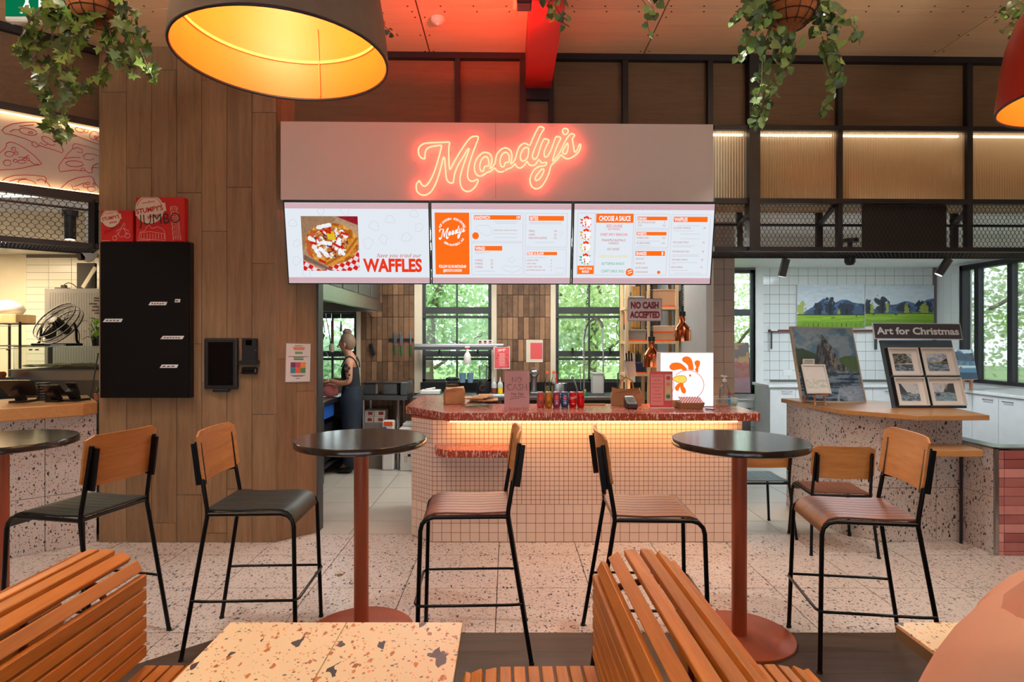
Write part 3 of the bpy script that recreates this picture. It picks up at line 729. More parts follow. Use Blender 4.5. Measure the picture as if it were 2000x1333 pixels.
canvas(f1.sub(.108, .165, .505, .845), 150, 150, waffle, 'food_photo', mv_emit, t1, .001)
MB().ftext(f1, 'WAFFLES', .53, .85, .155, .417, bold=.04).build('headline', m_sred, t1)
MB().ftext(f1, 'have you tried our', .63, .672, .05, .315, shear=.35).build('script_line', m_sbrn, t1)
dl = MB()
for k, (a, b, r) in enumerate(((.05,.25,.05),(.07,.5,.045),(.06,.72,.05),(.25,.11,.04),(.42,.1,.05),(.62,.28,.06),(.73,.2,.055),(.84,.42,.06),(.93,.3,.05),(.57,.5,.06),(.68,.45,.05),(.13,.88,.05),(.9,.13,.05))):
    pts = [(a+r*.55*(1+.25*math.sin(3*th+k))*math.cos(th), b+r*(1+.2*math.cos(2*th+k))*math.sin(th)) for th in [2*PI*q/18 for q in range(18)]]; dl.fline(f1, pts, .0022, .0008, True)
dl.build('doodles', m_sgrey, t1, kind='stuff')
# screen 2
t2, f2 = screen(839.5, 1118, 'lit menu screen with the orange Moody\'s panel and the SANDWICH, WINGS and BITES lists')
MB().frect(f2, .022, .115, .268, .887).build('orange_panel', m_sor, t2); wt = MB(); gy = MB(); bt = MB(); dk = MB(); wd = MB()
for bx_ in ((.302,.145,.636,.20), (.308,.527,.505,.585), (.698,.152,.948,.21), (.684,.60,.903,.64)): MB().frect(f2, *bx_).build('heading_bar', m_sor, t2)
MB().fell(f2, .313, .40, .024, .044).build('badge', m_sor, t2)
logo(f2, .048, .275, .242, .455, .002, wt)
for txt, a0, a1, rr, sgn in (('HOT CHICKEN  COLD DRINKS', 158, 22, .155, 1), ('BORN IN FITZROY, AUS', 232, 330, .165, -1)):
    for i, ch in enumerate(txt):
        if ch == ' ': continue
        an = math.radians(a0+(a1-a0)*i/(len(txt)-1)); hw = f2.h/f2.w
        a = .147+rr*hw*math.cos(an); b = .355-rr*math.sin(an)*.98
        wt.ftext(f2, ch, a, b+(0 if sgn > 0 else .012), .026, None, 'c', .002, .03, 0, an-PI/2 if sgn > 0 else an-1.5*PI)
wt.ftext(f2, 'FOLLOW US ON INSTAGRAM', .145, .803, .036, .195, 'c', .002, .03).ftext(f2, '@MOODYS.CHICKEN', .145, .852, .032, .135, 'c', .002, .03)
for s_, a, b, h_, wf in (('SANDWICH', .306, .193, .04, .11), ('19', .608, .193, .04, .022), ('WINGS', .312, .578, .042, .068), ('BITES', .705, .202, .042, .058), ('FRIES & SLAW', .687, .636, .032, .12)): wt.ftext(f2, s_, a, b, h_, wf, 'l', .002, .03)
for s_, pr, v in (('4 WINGS', '12', .72), ('8 WINGS', '22', .762), ('12 WINGS', '26', .806)): bt.ftext(f2, s_, .308, v, .026, .055).ftext(f2, pr, .438, v, .026, .016, 'r')
for s_, pr, v, w_ in (('SMALL', '14', .35, .045), ('LARGE', '22', .395, .042), ('KIDS FAVS & BITES', '15', .438, .13)): bt.ftext(f2, s_, .697, v, .026, w_).ftext(f2, pr, .896, v, .026, .016, 'r')
for s_, pr, v, w_ in (('HANDCUT FRIES', '8', .714, .085), ('CURLY FRIES', '9', .756, .068), ('LOADED CURLY FRIES', '17', .796, .11), ('BUTTERMILK RANCH SLAW', '6', .838, .135)): bt.ftext(f2, s_, .683, v, .018, w_).ftext(f2, pr, .866, v, .018, None, 'r')
bt.ftext(f2, 'THE BEST FRIED CHICKEN IN THE WORLD', .443, .338, .016, .17)
for a, b, c, d in ((.28,.12,.655,.47), (.285,.488,.655,.89), (.672,.12,.972,.54), (.67,.565,.97,.89)): gy.frame_rect(f2, a, b, c, d, .0025)
for a, b, c in ((.44,.225,.62),(.46,.245,.61),(.44,.375,.61),(.45,.42,.61),(.31,.605,.42),(.31,.62,.37),(.70,.232,.93),(.70,.248,.93),(.74,.48,.88),(.685,.672,.82),(.31,.845,.45)): gy.fline(f2, [(a,b),(c,b)], .0028)
for P in ([(.31,.30),(.34,.27),(.40,.27),(.43,.31),(.43,.37),(.40,.40),(.36,.38)], [(.50,.80),(.52,.77),(.57,.79),(.62,.78),(.645,.80),(.625,.84),(.58,.86),(.53,.84)], [(.89,.80),(.96,.80),(.95,.87),(.90,.87)], [(.55,.70),(.58,.66),(.6,.70),(.57,.74)], [(.91,.34),(.95,.36),(.93,.40)]): gy.fline(f2, P, .0022, .001, True)
wt.build('white_lettering', m_swh, t2, kind='stuff'); bt.build('menu_lettering', m_sbrn, t2, kind='stuff'); gy.build('rules', m_sgrey, t2, kind='stuff')
# screen 3
t3, f3 = screen(1119.5, 1398, 'lit menu screen headed CHOOSE A SAUCE with coloured sauce names')
MB().frect(f3, .03, .772, .15, .88).build('orange_panel', m_sor, t3); MB().frect(f3, .157, .12, .423, .232).build('heading_bar', m_sor, t3); wt = MB(); gy = MB(); bt = MB()
for bx_ in ((.452,.155,.665,.2), (.45,.345,.665,.388), (.447,.585,.66,.645), (.712,.155,.955,.22)): MB().frect(f3, *bx_).build('heading_bar', m_sor, t3)
MB().fpoly(f3, [(.41+(.031 if k % 2 else .026)*math.cos(PI*k/14), .855+(.054 if k % 2 else .045)*math.sin(PI*k/14)) for k in range(28)], .0022).build('badge', m_sor, t3); MB().fell(f3, .622, .855, .012, .021).build('badge', m_sor, t3)
for s_, a, b, h_, wf, al in (("WHAT'S YOUR", .09, .822, .028, .095, 'c'), ('MOOD?', .09, .862, .028, .052, 'c'), ('CHOOSE A SAUCE', .29, .208, .06, .225, 'c'), ('DRINKS', .455, .194, .03, .062, 'l'), ('SWEETS', .455, .383, .032, .065, 'l'), ('SHAKES', .452, .636, .042, .075, 'l'), ('8', .648, .636, .042, .012, 'r'), ('WAFFLES', .716, .21, .045, .095, 'l')): wt.ftext(f3, s_, a, b, h_, wf, al, .002, .03)
wt.fline(f3, [(.395,.845),(.425,.825)], .006, .0026).fline(f3, [(.398,.872),(.428,.852)], .006, .0026)
for mt, rows in ((m_sred, (('JEEZ LOUISSE', .29, .034, .115), ('(BE WARNED)', .322, .022, .085), ('SWEET SPICY SRIRACHA', .395, .032, .195))), (m_sbrn, (('PINEAPPLE BUFFALO', .465, .03, .17), ('N RANCH', .503, .03, .07), ('HOT HONEY', .578, .032, .09))), (m_syel, (('CHIPOTLE BBQ & MUSTARD', .668, .03, .21),)), (m_sgrn, (('BUTTERMILK RANCH', .762, .034, .16), ('CONFIT GARLIC AIOLI', .858, .036, .165)))):
    q = MB()
    for s_, v, h_, wf in rows: q.ftext(f3, s_, .287, v, h_, wf, 'c')
    q.build('sauce_lettering', mt, t3, kind='stuff')
for s_, a, v, wf, pr, ap in (('JIM, LIPTON & KITCHEN', .455, .238, .125, '5', .65), ('CANS', .455, .275, .03, '4.5', .655), ('CRUMBLE COOKIE', .452, .43, .085, '4.5', .655), ('ICE CREAM SUNDAE', .45, .495, .10, '6.5', .655), ("CHOC'D OUT", .45, .695, .06, '', .6), ("STRAWB'D OUT", .45, .752, .07, '', .6), ('SALTED CARAMEL', .45, .808, .092, '', .6), ('COOKED BANANAS', .45, .862, .092, '', .6), ("CLUCKIN' WAFFLES", .712, .305, .125, '20', .945), ('THE CLASSIC MOOD', .712, .485, .115, '16', .942), ('STRAWBS AND CHOC', .712, .60, .125, '18', .942), ('THE OREO WAFFLE', .712, .705, .115, '18', .94), ('KIDS WAFFLE', .71, .80, .085, '12', .938)):
    bt.ftext(f3, s_, a, v, .022, wf)
    if pr: bt.ftext(f3, pr, ap, v, .022, None, 'r')
for a, b, c, d in ((.025,.115,.148,.88), (.155,.12,.425,.89), (.438,.125,.683,.3), (.438,.32,.68,.54), (.435,.56,.675,.89), (.698,.13,.975,.89)): gy.frame_rect(f3, a, b, c, d, .0025)
for a, b, c in ((.74,.265,.9),(.715,.33,.86),(.76,.37,.91),(.77,.43,.91),(.715,.515,.87),(.715,.53,.85),(.715,.632,.90),(.715,.648,.91),(.715,.73,.9),(.715,.745,.74),(.715,.83,.84),(.73,.865,.93),(.453,.46,.62),(.453,.52,.56)): gy.fline(f3, [(a,b),(c,b)], .0026)
wt.build('white_lettering', m_swh, t3, kind='stuff'); bt.build('menu_lettering', m_sbrn, t3, kind='stuff'); gy.build('rules', m_sgrey, t3, kind='stuff')
for k, mt in enumerate((m_sred, m_sgold, m_syel, m_sgrn)):
    v = (.225, .38, .535, .69)[k]; q = MB()
    for j in range(9): an = .5+j*.62; q.fpoly(f3, [(.088+.028*math.cos(an-.3), v+.05*math.sin(an-.3)), (.088+(.042+.008*(j % 3))*math.cos(an), v+(.07+.015*(j % 2))*math.sin(an)), (.088+.028*math.cos(an+.3), v+.05*math.sin(an+.3))], .001)
    q.build('emblem_splash', mt, t3, kind='stuff')
    MB().fell(f3, .09, v, .031, .055, .0014).build('emblem_head', m_swh, t3)
    c_ = MB()
    for a, b in ((.075, -.052), (.088, -.06), (.10, -.05)): c_.fell(f3, a, v+b, .008, .016, .002, 10)
    c_.fell(f3, .082, v+.03, .005, .016, .002, 10).build('emblem_comb', m_sred, t3, kind='stuff')
    MB().fpoly(f3, [(.066,v+.004),(.085,v-.012),(.087,v+.014)], .002).build('emblem_beak', m_sgold, t3)
for t in (t1, t2, t3):      # turn with the header
    x, y = t.location.x, t.location.y; t.rotation_euler = (0, 0, YAW); t.location.y = y+YAW*x
# ================================================================ left shopfront fascia
P0, P1 = Vector((-3.262, 4.85, 0)), Vector((-4.45, 3.82, 0)); UL = (P0-P1).normalized(); NL = UL.cross(Vector((0,0,1)))
m_ledp = emis('led_pizza', (255,206,140), 9)
wl = struct('wall_fascia_left', 'angled dark steel fascia over the pizza counter')
LW = (P0-P1).length
def lf(z0, z1, d=0): return Frame(P1+Vector((0,0,z1))+NL*d, P0+Vector((0,0,z1))+NL*d, P1+Vector((0,0,z0))+NL*d)
def lbox(z0, z1, d0, d1, name, m): q = MB(); q.frect(lf(z0, z1), 0, 0, 1, 1, d1, d1-d0); return q.build(name, m, wl)
lbox(3.885, 3.943, -.03, .03, 'frame_rail', m_black); lbox(3.30, 3.355, -.03, .03, 'frame_rail', m_black); lbox(2.70, 2.768, -.03, .03, 'frame_rail', m_black); lbox(2.335, 2.375, -.03, .03, 'frame_rail', m_black); lbox(2.63, 2.645, -.01, .005, 'frame_rail', m_black)
lbox(3.35, 3.89, -.05, -.02, 'infill_panel', m_panel); lbox(2.76, 3.31, -.08, -.05, 'graphic_panel', mat('ribbed_white', (222,212,204), .4))
MB().frect(lf(3.285, 3.297), 0, 0, 1, 1, -.012, .01).build('led_strip', m_ledp, wl); MB().frect(lf(2.77, 2.782), 0, 0, 1, 1, -.012, .01).build('led_strip', m_ledp, wl)
mw = MB(); mesh_wire(mw, P1+Vector((0,0,2.375)), UL, (0,0,1), LW, .325, .048, .064, .0026)
mesh_wire(mw, P1+Vector((0,0,2.342)), UL, -NL, LW, .4, .048, .05, .0026); mw.build('expanded_mesh', m_mesh, wl, kind='stuff')
MB().bar(P0+Vector((-.03,-.03,2.33)), P0+Vector((-.03,-.03,2.72)), .05, .05).build('frame_post', m_black, wl)
q = MB(); q.frect(lf(2.335, 2.375), 0, 0, 1, 1, -.40, .03); q.build('frame_rail', m_black, wl)
def onl(px, py, d=-.048):
    D = Vector(((px-VX)/F_PX, 1, -(py-VY)/F_PX)); C = Vector((0,0,EYE)); Pp = P0+NL*d; return C+D*((Pp-C).dot(NL)/D.dot(NL))
sl = MB(); dt = MB()
def cr(pts): return [(x/6.35, 190+y/6.347) for x, y in pts]
def drawl(pts, r=.0026, closed=False, mb=None):
    (mb or sl).tube([onl(x, y) for x, y in cr(pts)], r, 4, closed=closed)
def ell(cx, cy, rx, ry, n=14, rot=0): return [(cx+rx*math.cos(t)*math.cos(rot)-ry*math.sin(t)*math.sin(rot), cy+rx*math.cos(t)*math.sin(rot)+ry*math.sin(t)*math.cos(rot)) for t in [2*PI*k/n for k in range(n)]]
drawl([(22,410),(60,370),(150,330),(300,310),(430,308),(560,340),(640,430),(740,560),(785,660),(770,690),(690,660),(590,630),(520,610),(490,600),(450,620),(400,600),(395,550),(300,510),(170,470),(60,450),(22,410)])
drawl(ell(350,425,115,42,16,.2)); drawl(ell(600,540,95,36,14,.5)); drawl(ell(380,440,30,12)); drawl([(120,430),(170,400),(230,400)]); drawl([(240,360),(330,350),(420,340)]); drawl([(490,590),(500,560),(560,600),(600,580)]); drawl([(400,550),(440,560),(480,600)])
drawl([(80,575),(120,555),(180,565),(250,600),(330,650),(420,720),(490,790),(520,830),(490,840),(400,850),(300,875),(180,895),(60,900),(0,905)]); drawl([(80,575),(80,600),(60,640),(0,690)])
for e_ in ((115,705,55,33),(90,815,50,36),(270,800,52,22),(170,640,28,20),(200,695,26,18),(345,770,20,16),(190,790,24,20)): drawl(ell(*e_))
drawl([(230,740),(300,750),(360,720)]); drawl([(280,770),(330,740)]); drawl([(360,780),(420,830),(480,835)])
drawl([(905,600),(915,578),(960,580),(1080,610),(1180,640),(1260,680)]); drawl([(905,600),(900,640),(840,700),(780,780),(735,840),(728,880),(745,925),(820,915),(920,905),(1000,912),(1060,910),(1100,940),(1145,935),(1140,890),(1150,850),(1200,825),(1260,820)])
drawl(ell(925,825,110,36,16,.05)); drawl([(900,640),(960,620),(1020,650),(1030,690),(960,680)]); drawl([(1030,730),(1070,700),(1160,705),(1260,745)]); drawl([(1030,730),(1050,770),(1130,780),(1165,760)]); drawl([(1000,912),(1010,880),(1040,880),(1060,910)]); drawl([(800,760),(900,745),(1000,750)]); drawl([(1130,880),(1180,870),(1250,885)])
drawl([(20,1040),(80,1000),(180,970),(300,965),(430,970),(550,985),(575,1010),(570,1040),(610,1090),(640,1150)]); drawl([(20,1040),(60,1050),(140,1060)]); drawl(ell(340,1070,115,45,16,.2)); drawl([(460,1040),(500,1015),(565,1040),(560,1070)]); drawl([(110,1045),(200,1020),(330,1010)])
drawl([(720,1160),(800,1090),(860,1040),(960,1000),(1060,985),(1120,980),(1160,1010),(1165,1040)]); drawl([(1165,1040),(1190,1080),(1230,1130),(1250,1180)])
for e_ in ((1135,1140,50,32),(1060,1100,30,24),(1090,1070,26,16),(960,1160,30,20),(1170,1080,18,14),(920,1165,26,18)): drawl(ell(*e_))
drawl([(885,1090),(910,1140)]); drawl([(920,1110),(1000,1080),(1050,1060)])
drawl([(0,130),(80,150),(200,170),(330,200),(470,230)]); drawl([(0,190),(120,205),(330,228),(470,230)])
drawl([(715,350),(720,320),(760,310)]); drawl([(870,330),(960,345),(1100,375),(1260,410)]); drawl([(700,350),(850,430),(1000,500),(1160,560),(1260,590)]); drawl(ell(985,405,55,26,14,.3)); drawl(ell(1165,475,55,50)); drawl(ell(1185,495,16,14)); drawl(ell(1070,415,24,24)); drawl([(1180,520),(1220,545),(1260,530)])
sl.build('pizza_linework', mat('red_ink', (196,30,44), .5), wl, label='red line drawings of pizza slices')
rb = MB(); k = 0.0
while k < LW:
    rb.frect(lf(2.78, 3.285), k/LW, 0, (k+.007)/LW, 1, -.049, .002); k += .014
rb.build('ribs', bpy.data.materials['ribbed_white'], wl, kind='stuff')
# ================================================================ service counter
ct = thing('service_counter', 'chicken counter faced in small pink square mosaic tiles with red grout', 'counter', (.6, 5.2, 0))
body = [(-.6,4.826),(1.863,4.826),(1.863,5.28),(-.4,5.28),(-.4,6.0),(-.793,6.0),(-.793,5.006)]
MB().prism(body, 0, .984).build('body', m_groutr, ct)
zc = .302; ps, pb = .03732, .07464
sm = mesh_of(MB().box(-.0169, .0169, -.004, 0, -.0169, .0169), 'mosaic_tile', m_mosaic); bg_ = mesh_of(MB().box(-.0354, .0354, -.004, 0, -.0354, .0354), 'mosaic_tile', m_mosaic)
Mi = wmat(ct).inverted(); cd = Vector((-.793+.6, 5.006-4.826, 0)).normalized(); cl = math.hypot(.193, .18)
Rch = math.atan2(-cd.y, -cd.x)
faces = [(Vector((-.6,4.826,0)), Vector((1,0,0)), 2.463, 0.0), (Vector((-.793,5.006,0)), -cd, cl, Rch)]
allp = []
for (o_, u_, L_, rz) in faces:
    nb = max(1, round(L_/pb)); wb_ = L_/nb; ns = nb*2; ws_ = L_/ns
    for c_ in range(nb):
        for r in range(4): allp.append((bg_, o_+u_*(wb_*(c_+.5))+Vector((0,0,zc-pb*(r+.5))), rz, 2, wb_/pb))
    for c_ in range(ns):
        for r in range(18): allp.append((sm, o_+u_*(ws_*(c_+.5))+Vector((0,0,zc+ps*(r+.5))), rz, 1, ws_/ps))
big = [p for p in allp if p[3] == 2]; sml = [p for p in allp if p[3] == 1]
sml.sort(key=lambda p: (p[1]-Vector((.3,4.82,.75))).length)
for me, p, rz, k, sx_ in big+sml[:300-len(big)]: inst(me, 'mosaic_tile', ct, Mi@(Matrix.Translation(p)@Matrix.Rotation(rz, 4, 'Z')@Matrix.Diagonal((sx_,1,1,1))))
rest = MB()
for me, p, rz, k, sx_ in sml[300-len(big):]:
    Mx = Matrix.Translation(p)@Matrix.Rotation(rz, 4, 'Z')@Matrix.Diagonal((sx_,1,1,1)); rest.add([Mx@v.co for v in me.vertices], [tuple(f.vertices) for f in me.polygons])
rest.build('mosaic_tiling', m_mosaic, ct, kind='stuff')
MB().box(-.45, 1.78, 4.70, 4.712, .974, .984).build('led_strip', emis('led_counter', (255,190,116), 46), ct)
MB().prism([(-.58,4.82),(-.55,4.64),(-.46,4.56),(.09,4.56),(.09,4.82)], .722, .78).build('ledge', m_slab, ct, bevel=.006, label='lower red marble ledge')
MB().prism([(-.868,5.15),(-.46,4.66),(1.94,4.66),(1.96,5.32),(-.35,5.32),(-.35,6.05),(-.884,6.05)], .985, 1.05).build('countertop', m_slab, bevel=.006, label='thick red marble top with white flecks on the mosaic counter', cat='countertop')
# ================================================================ pendant lamps
m_conc = mat('shade_outside', (112,96,86), .7, .1, .2, 14, .2, 40)
m_gold = mat('shade_gold', (240,138,40), .45, 0, .14, 5, .15, 20)
m_redglow = mat('shade_red_glow', (158,40,30), .35, .1, .15, 8)  # red light falling on the shade, painted in as its colour
m_bulb = emis('bulb', (255,200,120), 5)
def pendant(label, x, y, z, mo, power):
    t = thing('pendant_lamp', label, 'pendant lamp', (x, y, z))
    out = [(.352,0),(.350,.03),(.338,.14),(.318,.26),(.285,.36),(.225,.44),(.13,.485),(.05,.50)]
    inn = [(r-.007 if r > .06 else r, h+(.0 if i == 0 else -.004)) for i, (r, h) in enumerate(out)]
    a = MB().lathe([(r, h) for r, h in out], (x,y,z), 64, caps=False).build('shade', mo, t, smooth=60)
    MB().lathe([(r, h) for r, h in reversed(inn)], (x,y,z), 64, caps=False).build('lining', m_gold, t, smooth=60)
    R = MB(); R.tube([(x+.3475*math.cos(2*PI*k/64), y+.3475*math.sin(2*PI*k/64), z) for k in range(64)], .0055, 6, closed=True); R.build('rim', m_black, t, smooth=60)
    R = MB(); R.tube([(x+.329*math.cos(2*PI*k/64), y+.329*math.sin(2*PI*k/64), z+.14) for k in range(64)], .007, 6, closed=True); R.build('seam_ring', mat('seam_gold', (255,206,120), .4, 0, 0), t, smooth=60)
    MB().bar((x+.02,y+.341,z+.01), (x+.02,y+.328,z+.14), .014, .004).bar((x+.02,y+.328,z+.14), (x+.02,y+.306,z+.26), .014, .004).build('seam', m_gold, t)
    MB().cyl((x,y,z+.49), (x,y,3.943), .006, n=8).build('cord', m_black, t); MB().lathe([(.0,.0),(.06,.0),(.06,.03),(0,.03)], (x,y,3.913), 24).build('ceiling_rose', m_black, t)
    MB().cyl((x,y,z+.40), (x,y,z+.50), .028, n=16).build('lamp_holder', m_black, t)
    MB().lathe([(.0,-.06),(.03,-.05),(.045,-.02),(.045,.01),(.03,.045),(.02,.07)], (x,y,z+.33), 20).build('bulb', m_bulb, t, smooth=180)
    l = bpy.data.lights.new('lamp_light', 'POINT'); l.energy = power; l.color = (1, .74, .46); l.shadow_soft_size = .05
    lo = bpy.data.objects.new('lamp_light', l); COL.objects.link(lo); lo.location = (0,0,.20); lo.parent = t
    return t
pendant('large grey-brown pendant lamp with glowing gold lining, hung before the timber column', -.765, 2.07, 2.572, m_conc, 9)
pendant('gold-lined pendant lamp with painted red glow, hung before the fluted panels', 2.34, 2.36, 2.56, m_redglow, 7)
# ceiling spots: one in view, the others added out of view for light
def spot(label, x, y, z, tilt, power, col=(1,.94,.85), ang=95, grp='ceiling spotlights'):
    t = thing('ceiling_spotlight', label, 'spotlight', (x, y, z), 0, grp)
    MB().cyl((x,y,z-.17), (x,y,z-.0), .042, n=20).build('can', m_black, t, smooth=40)
    MB().lathe([(.0,0),(.036,0),(.036,.006),(0,.006)], (x,y,z-.174), 20).build('lens', emis('spot_lens', (255,246,230), 8), t)
    l = bpy.data.lights.new('spot_light', 'SPOT'); l.energy = power; l.color = col; l.spot_size = math.radians(ang); l.spot_blend = .6; l.shadow_soft_size = .04
    lo = bpy.data.objects.new('spot_light', l); COL.objects.link(lo); lo.location = (0,0,-.18); lo.rotation_euler = tilt; lo.parent = t
p = at(1606, 45, 4.05)
spot('black cylinder ceiling spotlight behind the trailing heart-leaved plant', p.x, p.y, 3.943, (0,0,0), 120)
for x, y in ((-3.3, 3.6), (-1.6, 3.2), (.9, 3.2), (3.4, 3.2), (-3.0, 1.2), (.2, 1.0), (3.2, 1.0), (-1.2, -.6), (1.8, -.6)):  # unseen spots added to light the dining area
    spot('added black cylinder ceiling spotlight over the dining area', x, y, 3.943, (0,0,0), 120)
# linear lights added above the view to brighten the ceiling
for i, (x, lab) in enumerate(((-2.6, 'added linear light over the slatted bench with the large pendant'), (2.7, 'added linear light over the table with the pink-shirted person'))):
    t = thing('linear_fill_light', lab, 'ceiling light', (x, .9, 3.25), 0, 'added linear lights'); MB().box(x-.03, x+.03, -.2, 2.9, 3.34, 3.39).build('body', m_black, t)
    MB().box(x-.025, x+.025, -.18, 2.88, 3.39, 3.392).build('upper_diffuser', emis('linear_fill_up', (255,236,212), 300), t); MB().box(x-.02, x+.02, -.18, 2.88, 3.338, 3.34).build('lower_diffuser', emis('linear_fill_down', (255,236,212), 9), t)
    for y in (0, 2.7): MB().cyl((x,y,3.39), (x,y,3.943), .002, n=5).build('cable', m_black, t)
# red flood lamp clamped to the beam, above the picture
t = thing('flood_lamp', 'small red flood lamp clamped to the steel beam', 'flood lamp', (.09, 3.55, 3.56))
MB().box(.05, .138, 3.5, 3.6, 3.56, 3.68).build('housing', m_black, t, bevel=.006); MB().box(.03, .05, 3.51, 3.59, 3.57, 3.67).build('lens', emis('red_lens', (6.0,.25,.1), 1.0, True), t)
l = bpy.data.lights.new('flood_light', 'SPOT'); l.energy = 105; l.color = (1,.055,.02); l.shadow_soft_size = .03; l.spot_size = math.radians(158); l.spot_blend = .15; lo = bpy.data.objects.new('flood_light', l); COL.objects.link(lo); lo.location = (-.1,0,.0); lo.rotation_euler = Vector((-.08,.12,1.0)).to_track_quat('-Z','Y').to_euler(); lo.parent = t
# ceiling sensor
p = at(855, 30, 4.39)
t = thing('ceiling_sensor', 'small white round motion sensor on the red-lit plywood ceiling', 'sensor', (p.x, p.y, 3.90))
MB().lathe([(0,.0),(.03,.005),(.045,.02),(.05,.025),(.05,.045),(0,.045)], (p.x,p.y,3.897), 24).build('body', m_white, t, smooth=40); MB().lathe([(0,-.008),(.014,-.004),(.018,.004)], (p.x,p.y,3.897), 16).build('lens', m_whiteg, t, smooth=90)
# ================================================================ bar tables and stools
m_top = wood('table_top', (30,26,25), (52,44,40), 'x', .8, .15, .1, .9)
m_terra = mat('terracotta_steel', (174,92,66), .38, .15, .08, 5)
def bar_table(label, x, y):
    t = thing('bar_table', label, 'table', (x, y, 0), 0, 'round bar tables')
    MB().lathe([(0,1.033),(.352,1.033),(.358,1.038),(.358,1.064),(.354,1.07),(0,1.07)], (x,y,0), 64).build('table_top', m_top, t, smooth=40)
    MB().cyl((x,y,.012), (x,y,1.033), .040, n=32).build('pole', m_terra, t, smooth=40)
    MB().lathe([(0,0),(.285,0),(.285,.010),(.28,.013),(0,.013)], (x,y,0), 64).build('base_plate', m_terra, t, smooth=40)
    return t
bar_table('round dark bar table on a terracotta pole in front of the timber column', -.812, 3.36)
bar_table('round dark bar table on a terracotta pole before the right end of the mosaic counter', 1.262, 3.31)
bar_table('round dark bar table beside the pizza counter', -2.785, 3.33)
m_seatg = wood('seat_green', (26,32,30), (38,46,42), 'x', .8, .45, .1, 1.2); m_seatr = wood('seat_red', (108,62,44), (144,90,66), 'x', .9, .42, .1, 1.1)
m_seatb = wood('seat_blue', (70,92,104), (98,120,130), 'x', .9, .35, .1, 1.1)
m_tube = mat('chair_tube', (20,20,24), .3, .5, .1, 20)
def make_seat(name, label, cat, mseat, SH, TH, grp, foot=True, mback=None):
    """local frame: faces +x, width along y"""
    t = thing(name, label, cat, (0,0,0), 0, grp); k = SH/.74
    for s in (-1, 1):
        ys, yf = .205*s, .235*s
        pts = [(.285,yf,0),(.268,ys+.008*s,SH-.075*1)]+[(.268-.065*(1-math.cos(a)), ys+.006*s, SH-.075+.065*math.sin(a)) for a in (.5, 1.0, PI/2)]+[(-.165,ys,SH-.012)]
        MB().tube(pts, .0115, 8).build('leg', m_tube, t, smooth=50)
        top = (-.225,.195*s,TH-.05); bot = (-.285 if foot else -.235, yf, 0)
        MB().tube([bot, (-.168,ys,SH-.02), (-.17,ys,SH+.02), top], .0115, 8).build('leg', m_tube, t, smooth=50)
        MB().bar((-.205,.187*s,TH-.27), (-.232,.187*s,TH-.06), .012, .05, (1,0,0)).build('back_bracket', m_tube, t)
    MB().tube([(-.165,-.205,SH-.012),(-.165,.205,SH-.012)], .010, 8).build('rear_rail', m_tube, t, smooth=50)
    MB().tube([(.20,-.205,SH-.012),(.20,.205,SH-.012)], .008, 8).build('front_rail', m_tube, t, smooth=50)
    # seat sheet with a waterfall front
    prof = [(-.175,SH+.004),(-.02,SH-.002),(.14,SH+.002),(.20,SH+.0),(.235,SH-.012),(.258,SH-.036),(.268,SH-.07)]
    sv, sf = [], []; ny = 8
    for th in (0.010, 0):
        for (x, z) in prof:
            for j in range(ny+1): y = -.20+.40*j/ny; sv.append((x, y, z+th))
    m_ = ny+1; L = len(prof)*m_
    for i in range(len(prof)-1):
        for j in range(ny):
            a = i*m_+j; sf.append((a, a+m_, a+m_+1, a+1)); b = a+L; sf.append((b, b+1, b+m_+1, b+m_))
    for i in range(len(prof)-1):
        a, b = i*m_, (i+1)*m_; sf.append((a, a+L, b+L, b)); a, b = i*m_+ny, (i+1)*m_+ny; sf.append((a, b, b+L, a+L))
    for j in range(ny): a = j; sf.append((a, a+1, a+1+L, a+L)); a = (len(prof)-1)*m_+j; sf.append((a, a+L, a+1+L, a+1))
    so_ = MB().add(sv, sf).build('seat', mseat, t, smooth=35)
    gv = MB()
    for j in range(1, 8):
        y = -.20+.05*j; gv.tube([(x, y, z+.0098) for x, z in prof[:4]], .0011, 3, caps=False)
    gv.build('grooves', m_blackm, so_, kind='stuff')
    # curved plywood back
    bv, bf = [], []; nb = 10; nh = 4; BH = .255 if foot else .245
    for th in (0, .011):
        for i in range(nb+1):
            u = i/nb*2-1; cor = max(0, abs(u)-.86)/.14
            for j in range(nh+1):
                v = j/nh; ins = (.022*cor**2)*(1 if v in (0,1) else 0)
                z = TH-BH+BH*v+(ins if v == 0 else -ins if v == 1 else 0)
                x = -.205-.03*v*(BH/.25)+.030*u*u-.012-th*-1
                bv.append((x, .222*u, z))
    m_ = nh+1; L = (nb+1)*m_
    for i in range(nb):
        for j in range(nh):
            a = i*m_+j; bf.append((a, a+1, a+m_+1, a+m_)); b = a+L; bf.append((b, b+m_, b+m_+1, b+1))
        a = i*m_; bf.append((a, a+m_, a+m_+L, a+L)); a = i*m_+nh; bf.append((a, a+L, a+m_+L, a+m_))
    for j in range(nh): a = j; bf.append((a, a+L, a+1+L, a+1)); a = nb*m_+j; bf.append((a, a+1, a+1+L, a+L))
    MB().add(bv, bf).build('backrest', mback or m_oakback, t, smooth=50)
    if foot:
        f = .30; fx = .277; fy = .228; rr = -.285+(.12)*f/.74
        MB().tube([(rr,-fy-.005,f),(rr+.06,-fy-.013,f),(fx+.006,-fy-.013,f),(fx+.018,-fy+.02,f),(fx+.018,fy-.02,f),(fx+.006,fy+.013,f),(rr+.06,fy+.013,f),(rr,fy+.005,f)], .0075, 8).build('footrest', m_tube, t, smooth=50)
    for s in (-1, 1):
        for x in (.285, -.285 if foot else -.235): MB().cyl((x,.235*s,0), (x,.235*s,.012), .0135, n=10).build('foot_cap', m_blackm, t)
    return t
SG = 'bar stools around the round tables'
